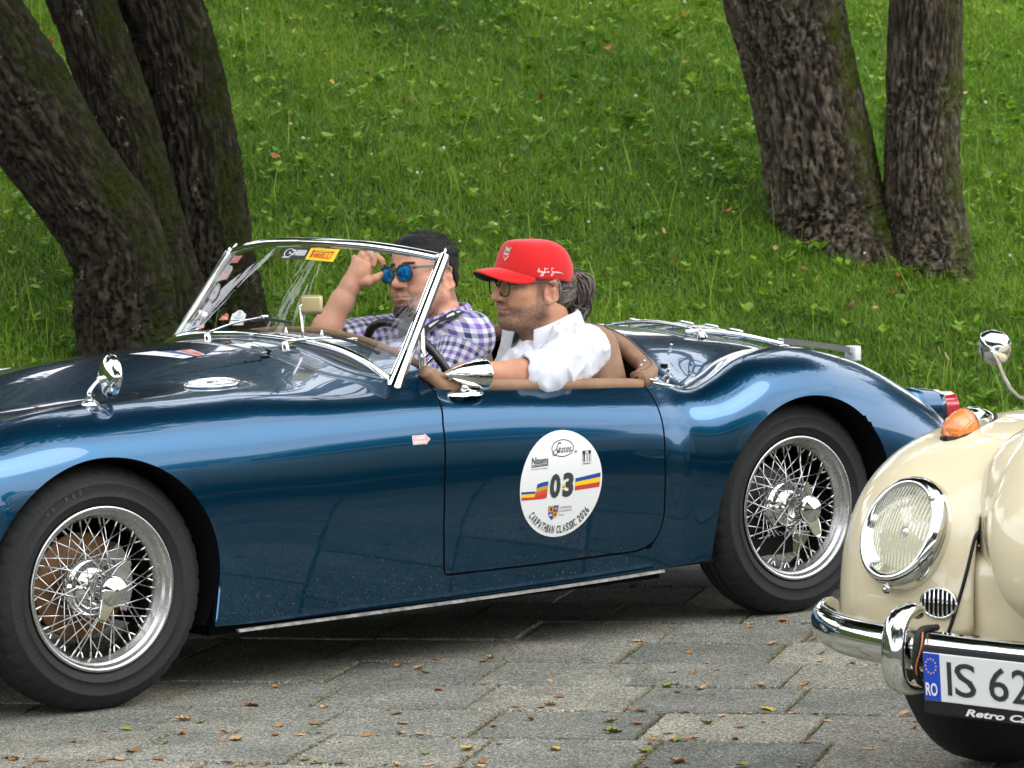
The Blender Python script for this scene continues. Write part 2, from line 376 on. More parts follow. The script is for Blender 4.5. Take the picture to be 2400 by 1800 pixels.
# seed stalks and long blades standing out of the sward
n = 450; P = grass_wedge(n, 10.8, 21, .02, -120, 1060)
V, F = blades(P, rng.uniform(.14, .30, n), rng.uniform(.003, .0048, n), rng.normal(.1, .2, n), np.abs(rng.normal(.15, .25, n)), rng.uniform(0, 2 * PI, n))
o = O('grass_stalks', V, F, M_GRASS, None, smooth=False, label='pale seed stalks standing out of the meadow grass', kind='stuff'); attr(o, 'tint', np.repeat(rng.choice([.55, .7, .82, .92], n), 7))
# broad leaved weeds (plantain, dandelion, clover)
WV, WF, WT = [], [], []; nb = 0
for P in grass_wedge(2600, 10.8, 22, .02, -160, 1060):
    k = int(rng.integers(4, 9)); L = rng.uniform(.025, .062) * (1.25 if rng.uniform() < .2 else 1); t0 = rng.uniform(.25, .7)
    for j in range(k):
        a = rng.uniform(0, 2 * PI); el = rng.uniform(.25, 1.0); l = L * rng.uniform(.7, 1.2); wd = l * rng.uniform(.2, .36)
        d = np.array([math.cos(a) * math.cos(el), math.sin(a) * math.cos(el), math.sin(el)]); s = np.array([-math.sin(a), math.cos(a), 0]); u_ = np.cross(d, s); b0 = P + np.array([0, 0, .03 + .03 * rng.uniform()])
        q = [b0, b0 + d * l * .45 - s * wd, b0 + d * l * .5 - u_ * .1 * l, b0 + d * l * .45 + s * wd, b0 + d * l - np.array([0, 0, .25 * l])]
        WV += q; WF += [(nb, nb + 1, nb + 2), (nb, nb + 2, nb + 3), (nb + 1, nb + 4, nb + 2), (nb + 2, nb + 4, nb + 3)]; nb += 5; WT += [np.clip(t0 + rng.normal(0, .06), 0, .92)] * 5
o = O('weed_leaves', WV, np.array(WF), M_GRASS, None, smooth=False, label='broad plantain and clover leaves among the meadow grass', kind='stuff'); attr(o, 'tint', WT)
# white clover heads
FV = MB()
for P in grass_wedge(45, 12, 22, .01, -60, 700):
    r_ = rng.uniform(.005, .009); c0 = P + np.array([0, 0, rng.uniform(.07, .12)]); V, F = lathe([(0, -r_), (r_ * .8, -r_ * .6), (r_, 0), (r_ * .8, r_ * .6), (0, r_)], 7, 2); FV.add(V + c0, F)
FV.build('clover_flowers', plain('clover flower', (.55, .54, .42), .8), None, label='small white clover heads dotted over the bank', kind='stuff')

# --- trees
m = Mt('bark')
co = m.attr('bark').outputs['Vector']
fis = m.attr('fis').outputs['Fac']; moss = m.attr('moss').outputs['Fac']
n1 = m.noise(24, 6, .68, co, .6); n2 = m.noise(110, 4, .65, co)
bc = m.ramp(n1, [(.28, (.014, .012, .008)), (.46, (.062, .050, .034)), (.60, (.15, .122, .088)), (.78, (.30, .26, .205))])
bc = m.mix(m.math('MULTIPLY', fis, .9), bc, (.012, .009, .006))
mc = m.ramp(n2, [(.3, (.022, .034, .004)), (.55, (.065, .088, .008)), (.8, (.13, .155, .016))])
n3 = m.noise(7, 6, .7)
mf = m.math('MULTIPLY', moss, m.ramp(n3, [(.40, (.06, .06, .06)), (.60, (1, 1, 1))]))
lc = m.ramp(m.noise(14, 5, .7, m.co()), [(.62, (0, 0, 0)), (.70, (1, 1, 1))])
bc = m.mix(m.math('MULTIPLY', lc, .55), bc, (.34, .31, .26))
c = m.mix(mf, bc, mc)
m.set(Base_Color=c, Roughness=.95, Specular_IOR_Level=.15)
hh = m.math('ADD', n1, m.math('MULTIPLY', n2, .5)); m.bump(hh, .9, .012); M_BARK = m.m
M_BARK_SHADED = M_BARK.copy(); M_BARK_SHADED.name = 'mossy bark with painted shade'  # copy of the bark with the canopy shade put into its colours
for n_ in M_BARK_SHADED.node_tree.nodes:
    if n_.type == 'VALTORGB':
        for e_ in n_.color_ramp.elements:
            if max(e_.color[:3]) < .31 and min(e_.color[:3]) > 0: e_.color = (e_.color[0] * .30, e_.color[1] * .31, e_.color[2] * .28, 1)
m = Mt('tree leaf'); c = m.ramp(m.attr('tint').outputs['Fac'], [(0, (.02, .045, .008)), (1, (.06, .11, .018))]); m.set(Base_Color=c, Roughness=.5, Specular_IOR_Level=.3); M_LEAF = m.m
def trunk_mesh(path, rad, K=150, step=.013, mosses=(1., .6, .3), seed=0, lump=.10, ridge=.012, flare=0., mk=1.):
    """gnarled trunk: path of world points, radius at each; deep upright fissures, moss on one side"""
    path = np.asarray(path, float); L = np.linalg.norm(np.diff(path, axis=0), axis=1).sum(); n = max(30, int(L / step))
    P = spline(path, n); R = np.interp(np.linspace(0, 1, n), np.linspace(0, 1, len(rad)), rad); T, N, B = frames(P, up=np.array([0, -1., 0]))
    t = np.arange(K) * 2 * PI / K; s = np.linspace(0, L, n)
    ct, st_ = np.cos(t), np.sin(t); q = np.stack(np.broadcast_arrays(ct[None] * 1.3, st_[None] * 1.3, s[:, None] * .9), -1) + seed * 7.7
    lum = fbm(q, 3) * lump
    rr = R.mean(); q2 = np.stack(np.broadcast_arrays(ct[None] * rr * 40, st_[None] * rr * 40, s[:, None] * 2.6), -1) + seed * 3.1
    w = fbm(q2 * .35 + 5, 2) * 1.1; q2 = q2 + w[..., None]; rid = 1 - np.abs(fbm(q2, 3, .5)) * 2.4; fisv = np.clip((rid - .52) * 2.3, 0, 1); pl_ = fbm(q2 * np.array([.5, .5, 1.6]) + 31, 3)
    fl = flare * np.exp(-s / .22)[:, None] * (1 + .35 * np.cos(3 * t + seed)[None] + .2 * np.cos(5 * t + 2 * seed)[None])
    r = R[:, None] * (1 + lum) + fl - ridge * fisv + .007 * pl_ + .004 * fbm(q2 * np.array([2., 2., 5.]), 2)
    V = P[:, None] + (N[:, None] * ct[None, :, None] + B[:, None] * st_[None, :, None]) * r[..., None]
    I = np.arange(n * K).reshape(n, K); J = np.roll(I, -1, 1)
    F = np.stack([I[:-1], J[:-1], J[1:], I[1:]], -1).reshape(-1, 4)
    nrm = N[:, None] * ct[None, :, None] + B[:, None] * st_[None, :, None]
    mv = unit(np.array(mosses)); ms_ = mk * np.clip(((nrm @ mv) - .36) * 2.6 + .7 * fbm(q * 2.2, 2), 0, 1)
    bk = np.stack(np.broadcast_arrays(ct[None] * rr * 1.25, st_[None] * rr * 1.25, s[:, None] * .26), -1)
    return V.reshape(-1, 3), F, fisv.ravel(), ms_.ravel(), bk.reshape(-1, 3)
def add_trunk(parent, name, path, rad, base, **kw):
    V, F, fi, mo, bk = trunk_mesh(path, rad, **{k: v for k, v in kw.items() if k != 'mat'}); o = O(name, V - base, F, kw.get('mat') or M_BARK, parent); attr(o, 'fis', fi); attr(o, 'moss', mo); attr(o, 'bark', bk, 'FLOAT_VECTOR'); return o
def crown_mesh(c, r, n, seed, leaf=.11):
    g = np.random.default_rng(seed); nc = 46; cc = g.normal(size=(nc, 3)); cc = cc / np.linalg.norm(cc, axis=1)[:, None] * g.uniform(.35, 1., nc)[:, None] ** .6 * np.asarray(r) * .82
    k = g.integers(nc, size=n); P = cc[k] + g.normal(size=(n, 3)) * np.asarray(r) * .17
    a = g.normal(size=(n, 3)); a /= np.linalg.norm(a, axis=1)[:, None]; b = np.cross(a, g.normal(size=(n, 3))); b /= np.linalg.norm(b, axis=1)[:, None]
    s = leaf * g.uniform(.6, 1.5, n)[:, None]; V = np.stack([P - a * s, P + b * s * .5, P + a * s, P - b * s * .5], 1).reshape(-1, 3) + np.asarray(c)
    return V, np.arange(4 * n).reshape(n, 4), np.repeat(np.clip(g.normal(.4, .2, nc)[k] + g.normal(0, .1, n), 0, 1), 4)
def add_crown(parent, c, r, n, seed, leaf=.11):
    V, F, t = crown_mesh(c, r, n, seed, leaf); o = O('crown', V, F, M_LEAF, parent, smooth=False); attr(o, 'tint', t); tag(o, kind='stuff'); return o
def px_path(pts, d, dd=0.):
    """trunk centre line and radii from photo centre x, y, width at depth d"""
    P = np.array([at(x, y, d + dd * i) for i, (x, y, w) in enumerate(pts)]); R = np.array([w / 2 / FPX * (d + dd * i) for i, (x, y, w) in enumerate(pts)]); return P, R
def extend(P, R, up=4.5, taper=.8):
    d = unit(P[-1] - P[-2]); d = unit(d + np.array([0, 0, .25])); return np.vstack([P, P[-1] + d * up * .5, P[-1] + unit(d + np.array([0, 0, .5])) * up]), np.append(R, [R[-1] * .93, R[-1] * taper])
TREES = []
def limbs(parent, top, base, seed, r0, n=5, L=2.6):
    g = np.random.default_rng(seed)
    for i in range(n):
        a = 2 * PI * i / n + g.uniform(-.4, .4); d = np.array([math.cos(a), math.sin(a), g.uniform(.3, .9)]); p0 = top - np.array([0, 0, g.uniform(0, .5)])
        P = [p0, p0 + d * L * .4, p0 + d * L * .75 + np.array([0, 0, .3]), p0 + d * L + np.array([0, 0, .7])]
        V, F = tube(spline(P, 10) - base, np.linspace(r0 * .5, r0 * .12, 10), 8); o = O('limb', V, F, M_BARK, parent)
# right pair
b, d = on_hill(1955, 560); P, R = px_path([(1975, 720, 350), (1962, 610, 318), (1948, 530, 290), (1936, 470, 276), (1918, 359, 265), (1888, 211, 257), (1863, 105, 264), (1840, 0, 281), (1815, -130, 285)], d); P, R = extend(P, R)
t = empty('tree', b, 0, 'thick leaning tree with fissured bark and a bright mossy right edge', 'tree'); add_trunk(t, 'trunk', P, R, b, seed=1, mosses=(1., .1, .15), flare=.03, ridge=.026, lump=.05); limbs(t, P[-1], b, 1, .2); add_crown(t, np.array([1.6, 12.6, 7.6]) - b, (4.2, 3.4, 2.0), 9000, 1, .17)
b, d = on_hill(2178, 625); P, R = px_path([(2188, 740, 250), (2182, 660, 226), (2178, 600, 206), (2171, 527, 190), (2161, 422, 182), (2163, 295, 178), (2166, 190, 182), (2170, 0, 174), (2176, -130, 172)], d); P, R = extend(P, R)
t = empty('tree', b, 0, 'slimmer upright tree at the right edge with pale brown bark', 'tree'); add_trunk(t, 'trunk', P, R, b, seed=2, mk=.7, mosses=(.95, -.1, .0), flare=.035, lump=.05, ridge=.016); limbs(t, P[-1], b, 2, .16); add_crown(t, np.array([5.2, 14.2, 8.2]) - b, (3.8, 3.4, 2.2), 8000, 2, .17)
# left tree with three stems
b, d = on_hill(330, 830)
t = empty('tree', b, 0, 'mossy tree with three leaning stems from one base, shade painted into its bark', 'tree')
P, R = px_path([(320, 860, 265), (300, 780, 235), (292, 700, 238), (282, 610, 236), (236, 510, 232), (165, 410, 236), (90, 300, 246), (25, 190, 250), (-45, 80, 240), (-120, -30, 230)], d - .25); P, R = extend(P, R)
add_trunk(t, 'trunk', P, R, b, mat=M_BARK_SHADED, seed=3, mosses=(.75, -.1, .75), flare=.05, lump=.10, ridge=.018); TL_ = P[-1]
P, R = px_path([(400, 760, 210), (370, 640, 190), (345, 530, 180), (320, 420, 168), (292, 300, 162), (245, 160, 158), (190, 0, 154), (150, -120, 150)], d + .25); P, R = extend(P, R)
o = add_trunk(t, 'trunk', P, R, b, mat=M_BARK_SHADED, seed=4, mosses=(.8, -.3, .1), lump=.06)
P, R = px_path([(520, 860, 270), (512, 760, 240), (505, 680, 225), (494, 593, 202), (478, 450, 196), (456, 300, 190), (424, 150, 192), (378, 0, 190), (335, -130, 190)], d + .45); P, R = extend(P, R)
add_trunk(t, 'trunk', P, R, b, mat=M_BARK_SHADED, seed=5, mosses=(1., -.25, .0), flare=.03, lump=.07, ridge=.020)
for tp, sd_ in ((TL_, 3), (P[-1], 5)): limbs(t, tp, b, sd_, .17); 
add_crown(t, np.array([-3.4, 12.0, 7.2]) - b, (4.4, 3.6, 2.0), 10000, 3, .17)
# trees higher up the bank and an added row across the road shaping the sky light: out of the frame, seen in the paint and chrome
def far_tree(x, y, z, hgt, cr, seed, label, grp):
    t = empty('tree', (x, y, z), 0, label, 'tree', grp); g = np.random.default_rng(seed)
    P = spline([(0, 0, -.2), (g.normal(0, .15), 0, hgt * .25), (g.normal(0, .25), g.normal(0, .2), hgt * .5)], 8); V, F = tube(P, np.linspace(.26, .14, 8), 10); o = O('trunk', V, F, M_BARK, t)
    add_crown(t, (0, 0, hgt * .60), (cr, cr, hgt * .42), 7000, seed, .20)
for i, (x, y) in enumerate(((-11.5, 22.5), (-7.5, 27.0), (-2.6, 29.5), (2.4, 30.0), (7.2, 28.5), (12.0, 26.0), (-14.0, 16.5), (16.0, 22.0))):
    far_tree(x, y, float(hill_z(np.array([x * 1.]), np.array([y * 1.]))[0]), 9.0 + .5 * (i % 3), 3.5, 40 + i, ['broad leafy tree up the slope at the far left', 'leafy tree up the slope, second from the left end', 'leafy tree up the slope left of the middle', 'leafy tree high on the slope behind the windscreen', 'leafy tree high on the slope behind the passenger', 'leafy tree up the slope behind the right trunks', 'leafy tree low on the slope beyond the left stems', 'leafy tree low on the slope beyond the right edge'][i], 'trees up the bank')
for i, (x, y, hh_, cr_) in enumerate(((-13, -6, 10., 4.6), (-8.5, -9.5, 11., 4.8), (-2.5, -11.5, 11., 4.8), (3.5, -12.5, 10., 4.6), (9.5, -13, 8., 4.), (17, -13, 5.2, 3.2), (25, -9, 5.0, 3.2), (-12, 2.5, 10., 4.4), (30, 0, 4.8, 3.2))):  # unseen row, heights and crowns shaped to block sky behind and left
    far_tree(x, y, 0, hh_, cr_, 60 + i, 'unseen leafy tree across the square, sized to shape the sky light, number ' + ['one', 'two', 'three', 'four', 'five', 'six', 'seven', 'eight', 'nine'][i] + ' of the row seen from the left', 'unseen trees shaping the sky light')
# ================================================================== BLUE ROADSTER
# --- materials
m = Mt('blue car paint')
fl = m.noise(900, 2); sx3 = m.n('ShaderNodeSeparateXYZ'); m.L.new(m.co(), sx3.inputs[0])
m.set(Base_Color=m.mix(fl, (.0006, .043, .098), (.0014, .076, .160)), Metallic=.9, Roughness=.27, Coat_Weight=1., Coat_Roughness=.028, Coat_IOR=1.55, Specular_IOR_Level=.5)
M_PAINT = m.m
M_CHROME = plain('chrome', (.72, .73, .71), .06, 1.); M_GAP_SHADE = plain('edge darkened as gap shade', (.001, .004, .008), .8, 0, .1)  # panel edges coloured near black for the shade in the gaps
m = Mt('polished steel'); m.set(Base_Color=(.50, .50, .48), Metallic=1., Roughness=m.math('ADD', m.math('MULTIPLY', m.noise(40, 4), .2), .18)); M_STEEL = m.m
M_BLACK = plain('black interior', (.006, .006, .006), .9, 0, .1)
M_RUB = plain('black rubber', (.012, .012, .012), .6, 0, .3)
m = Mt('tan leather'); m.set(Base_Color=m.ramp(m.noise(16, 4), [(.3, (.21, .115, .062)), (.7, (.285, .165, .092))]), Roughness=.55, Specular_IOR_Level=.35).bump(m.noise(420, 3), .18, .002); M_LEATHER = m.m
m = Mt('tan piping'); m.set(Base_Color=(.13, .075, .04), Roughness=.5); M_PIPING = m.m
m = Mt('tyre rubber'); du = m.ramp(m.noise(300, 3, .6), [(.62, (0, 0, 0)), (.70, (1, 1, 1))])
c = m.mix(m.math('MULTIPLY', m.noise(7, 4), .45), (.006, .0065, .0065), (.026, .027, .026)); c = m.mix(m.math('MULTIPLY', du, .20), c, (.34, .34, .30))
m.set(Base_Color=c, Roughness=.72, Specular_IOR_Level=.35).bump(m.noise(160, 3), .12, .002); M_TYRE = m.m
M_DKMETAL = plain('dark grey metal', (.05, .05, .05), .5, .6)
m = Mt('rusty disc'); m.set(Base_Color=m.ramp(m.noise(14, 5), [(.3, (.10, .045, .015)), (.7, (.24, .13, .05))]), Metallic=.4, Roughness=.6); M_RUST = m.m
m = Mt('sill metal'); m.set(Base_Color=m.ramp(m.noise(40, 5), [(.35, (.08, .077, .068)), (.62, (.22, .212, .19))]), Metallic=.3, Roughness=.55); M_SILL = m.m
m = Mt('clear glass'); gl = m.n('ShaderNodeBsdfGlossy'); gl.inputs['Roughness'].default_value = .0; tp = m.n('ShaderNodeBsdfTransparent'); tp.inputs['Color'].default_value = (.90, .94, .91, 1)
lw = m.n('ShaderNodeLayerWeight'); lw.inputs['Blend'].default_value = .5; ms = m.n('ShaderNodeMixShader'); fc = m.math('ADD', m.math('MULTIPLY', m.math('POWER', lw.outputs['Facing'], 4.5), .62), .045); m.L.new(fc, ms.inputs[0]); m.L.new(tp.outputs[0], ms.inputs[1]); m.L.new(gl.outputs[0], ms.inputs[2]); m.L.new(ms.outputs[0], m.out.inputs['Surface']); M_GLASS = m.m
M_WHITE = plain('white vinyl', (.70, .71, .68), .35); M_INK = plain('black print', (.018, .02, .02), .5); M_RED = plain('red print', (.50, .045, .03), .5)
M_YEL = plain('yellow print', (.78, .52, .012), .5); M_BLUE = plain('blue print', (.012, .05, .26), .5); M_ORANGE = plain('orange print', (.70, .30, .03), .5)
M_SKYB = plain('pale blue print', (.32, .45, .60), .5); M_PINK = plain('pink print', (.62, .30, .27), .5); M_GREEN = plain('green print', (.02, .22, .12), .5)

car = empty('roadster', CAR_C, TH, 'dark blue open two seat roadster with wire wheels and number 03 roundel', 'car')

# --- one smooth body surface from stations
ST = [  # X : nine points (y, z) from the sill bottom over the wing crown to the centre line
 (-.74, [(.36, .30), (.33, .36), (.32, .43), (.33, .51), (.36, .56), (.41, .59), (.48, .60), (.57, .60), (.68, .60)]),
 (-.62, [(.16, .24), (.13, .35), (.12, .46), (.13, .56), (.17, .62), (.24, .665), (.34, .665), (.50, .66), (.68, .66)]),
 (-.46, [(.05, .21), (.02, .36), (.01, .50), (.02, .60), (.06, .675), (.14, .715), (.29, .705), (.47, .715), (.68, .725)]),
 (-.30, [(.0, .20), (-.035, .38), (-.05, .52), (-.038, .63), (.015, .70), (.11, .742), (.27, .728), (.46, .748), (.68, .762)]),
 (-.05, [(.0, .19), (-.04, .38), (-.06, .54), (-.046, .655), (.012, .735), (.11, .776), (.26, .755), (.45, .778), (.68, .798)]),
 (.20, [(.0, .185), (-.04, .36), (-.058, .53), (-.046, .65), (.008, .735), (.10, .782), (.26, .785), (.45, .815), (.68, .836)]),
 (.45, [(.004, .178), (-.035, .36), (-.055, .52), (-.046, .64), (.003, .73), (.09, .782), (.25, .804), (.45, .838), (.68, .858)]),
 (.75, [(.008, .174), (-.03, .35), (-.05, .5), (-.045, .63), (-.008, .712), (.065, .762), (.21, .812), (.43, .858), (.68, .876)]),
 (1.00, [(.010, .174), (-.025, .35), (-.046, .5), (-.043, .62), (-.016, .698), (.038, .744), (.16, .808), (.41, .868), (.68, .884)]),
 (1.18, [(.010, .174), (-.025, .35), (-.047, .5), (-.044, .61), (-.02, .69), (.032, .738), (.12, .812), (.40, .872), (.68, .888)]),
 (1.40, [(.010, .176), (-.025, .35), (-.048, .5), (-.044, .605), (-.021, .68), (.032, .728), (.13, .80), (.40, .868), (.68, .885)]),
 (1.60, [(.010, .178), (-.025, .35), (-.047, .5), (-.044, .60), (-.02, .668), (.032, .716), (.13, .795), (.40, .86), (.68, .878)]),
 (1.85, [(.012, .182), (-.025, .35), (-.045, .49), (-.042, .585), (-.018, .65), (.032, .70), (.13, .785), (.40, .848), (.68, .866)]),
 (1.955, [(.012, .186), (-.02, .35), (-.038, .48), (-.033, .575), (-.010, .638), (.032, .684), (.118, .742), (.37, .836), (.68, .862)]),
 (2.02, [(.0, .19), (-.04, .35), (-.056, .48), (-.048, .575), (-.022, .638), (.034, .684), (.110, .692), (.34, .815), (.68, .860)]),
 (2.10, [(-.02, .2), (-.06, .35), (-.076, .49), (-.066, .60), (-.032, .665), (.040, .712), (.130, .698), (.34, .803), (.68, .856)]),
 (2.25, [(-.03, .2), (-.066, .35), (-.085, .51), (-.074, .645), (-.028, .73), (.062, .775), (.178, .746), (.38, .806), (.68, .842)]),
 (2.42, [(-.03, .2), (-.066, .35), (-.085, .52), (-.073, .665), (-.02, .748), (.085, .789), (.23, .766), (.40, .795), (.68, .822)]),
 (2.65, [(-.02, .2), (-.055, .35), (-.073, .50), (-.056, .63), (-.002, .708), (.10, .747), (.24, .730), (.42, .758), (.68, .786)]),
 (2.90, [(.0, .22), (-.028, .33), (-.034, .45), (-.016, .55), (.035, .615), (.125, .648), (.26, .640), (.44, .676), (.68, .708)]),
 (3.08, [(.05, .24), (.030, .33), (.030, .42), (.048, .485), (.09, .53), (.17, .556), (.30, .556), (.46, .595), (.68, .628)]),
 (3.19, [(.18, .29), (.16, .34), (.16, .40), (.18, .445), (.21, .472), (.28, .49), (.38, .495), (.52, .525), (.68, .545)]),
 (3.30, [(.32, .30), (.30, .34), (.30, .38), (.31, .41), (.33, .43), (.38, .445), (.45, .45), (.55, .465), (.68, .475)]),
]
YC = .68
def pchip(x, y, q):
    h = np.diff(x); d = np.diff(y, axis=0) / h[:, None]; m_ = np.zeros_like(y)
    for i in range(1, len(x) - 1):
        w1, w2 = 2 * h[i] + h[i - 1], h[i] + 2 * h[i - 1]; ok = d[i - 1] * d[i] > 0
        with np.errstate(divide='ignore', invalid='ignore'): v = (w1 + w2) / (w1 / d[i - 1] + w2 / d[i])
        m_[i] = np.where(ok, v, 0)
    m_[0] = d[0]; m_[-1] = d[-1]
    k = np.clip(np.searchsorted(x, q) - 1, 0, len(x) - 2); t = ((q - x[k]) / h[k])[:, None]; hh = h[k][:, None]
    return (2 * t ** 3 - 3 * t ** 2 + 1) * y[k] + (t ** 3 - 2 * t ** 2 + t) * hh * m_[k] + (-2 * t ** 3 + 3 * t ** 2) * y[k + 1] + (t ** 3 - t ** 2) * hh * m_[k + 1]
NX, SUB = 760, 24
sx = np.array([s[0] for s in ST]); sy = np.array([s[1] for s in ST], float).reshape(len(ST), -1)
XQ = np.linspace(sx[0], sx[-1], NX); CP = pchip(sx, sy, XQ).reshape(NX, 9, 2)
def gsmooth(a, sig):
    k = int(sig * 3) + 1; w = np.exp(-.5 * (np.arange(-k, k + 1) / sig) ** 2); w /= w.sum()
    p = np.concatenate([2 * a[:1] - a[k:0:-1], a, 2 * a[-1:] - a[-2:-k - 2:-1]]); return sum(w[i] * p[i:i + len(a)] for i in range(2 * k + 1))
CP = gsmooth(CP, 4.5)
full = np.concatenate([CP, np.stack([2 * YC - CP[:, 7::-1, 0], CP[:, 7::-1, 1]], -1)], 1)       # 17 control points
NV = 16 * SUB + 1
TAB = np.zeros((NX, NV, 3)); TAB[..., 0] = XQ[:, None]
for j in range(NV):
    q = min(j / SUB, 15.9999); i = int(q); f = q - i; P_ = lambda k: full[:, min(max(k, 0), 16)]
    a, b, c, d = P_(i - 1), P_(i), P_(i + 1), P_(i + 2)
    if i == 0: a = 2 * b - c
    if i == 15: d = 2 * c - b
    TAB[:, j, 1:] = .5 * (2 * b + (c - a) * f + (2 * a - 5 * b + 4 * c - d) * f * f + (3 * b - a - 3 * c + d) * f ** 3)
TAB[..., 1:] = np.moveaxis(gsmooth(np.moveaxis(TAB[..., 1:], 1, 0), 5.), 0, 1)
dU = np.gradient(TAB, axis=0); dV = np.gradient(TAB, axis=1); TN = np.cross(dU, dV); TN /= np.linalg.norm(TN, axis=-1, keepdims=True) + 1e-12
if TN[NX // 2, SUB * 3, 1] > 0: TN = -TN
def samp(T, u, v):
    u = np.clip(u, 0, NX - 1.001); v = np.clip(v, 0, NV - 1.001); i = u.astype(int); j = v.astype(int); f = (u - i)[:, None]; g = (v - j)[:, None]
    return T[i, j] * (1 - f) * (1 - g) + T[i + 1, j] * f * (1 - g) + T[i, j + 1] * (1 - f) * g + T[i + 1, j + 1] * f * g
def sd_poly(p, poly):
    """signed distance to a closed polygon (negative inside)"""
    poly = np.asarray(poly, float); d = np.full(len(p), 1e9); ins = np.zeros(len(p), bool); n = len(poly)
    for i in range(n):
        a, b = poly[i], poly[(i + 1) % n]; e = b - a; w = p - a; t = np.clip((w @ e) / (e @ e), 0, 1); q = w - t[:, None] * e; d = np.minimum(d, (q * q).sum(1))
        c1, c2 = p[:, 1] >= a[1], p[:, 1] < b[1]; c3 = e[0] * w[:, 1] > e[1] * w[:, 0]
        ins ^= (c1 & c2 & c3) | (~c1 & ~c2 & ~c3)
    return np.where(ins, -1, 1) * np.sqrt(d)
def yn(P): return np.minimum(P[:, 1], 2 * YC - P[:, 1])
def h_arch(P, cx, cz, r): return np.maximum(np.hypot(P[:, 0] - cx, np.maximum(P[:, 2] - cz, 0)) - r, yn(P) - .30)
DOOR = [(1.105, .90), (1.100, .742), (1.076, .66), (1.066, .5), (1.072, .38), (1.086, .252), (1.096, .243), (1.40, .241), (1.765, .244), (1.80, .25), (1.832, .266), (1.853, .295), (1.861, .34), (1.850, .5), (1.851, .66), (1.868, .90)]
BON = [(.85, .0), (.845, .15), (.825, .25), (.79, .31), (.73, .342), (.65, .350), (.4, .350), (.0, .343), (-.33, .31), (-.47, .25), (-.53, .13), (-.54, 0)]
BON = BON + [(x, -y) for x, y in BON[-2:0:-1]]
CKH = [(1.12, .0), (1.12, .38), (1.122, .54), (1.128, .585), (1.15, .617), (1.2, .625), (1.5, .626), (1.80, .624), (1.87, .612), (1.93, .565), (1.99, .46), (2.03, .28), (2.045, 0)]
CK = CKH + [(x, -y) for x, y in CKH[-2:0:-1]]
def h_door(P): return np.maximum(sd_poly(P[:, [0, 2]], DOOR), yn(P) - .058)
def h_bon(P): return np.maximum(sd_poly(np.stack([P[:, 0], P[:, 1] - YC], 1), BON), .55 - P[:, 2])
def h_ck(P): return np.maximum(sd_poly(np.stack([P[:, 0], P[:, 1] - YC], 1), CK), .6 - P[:, 2])
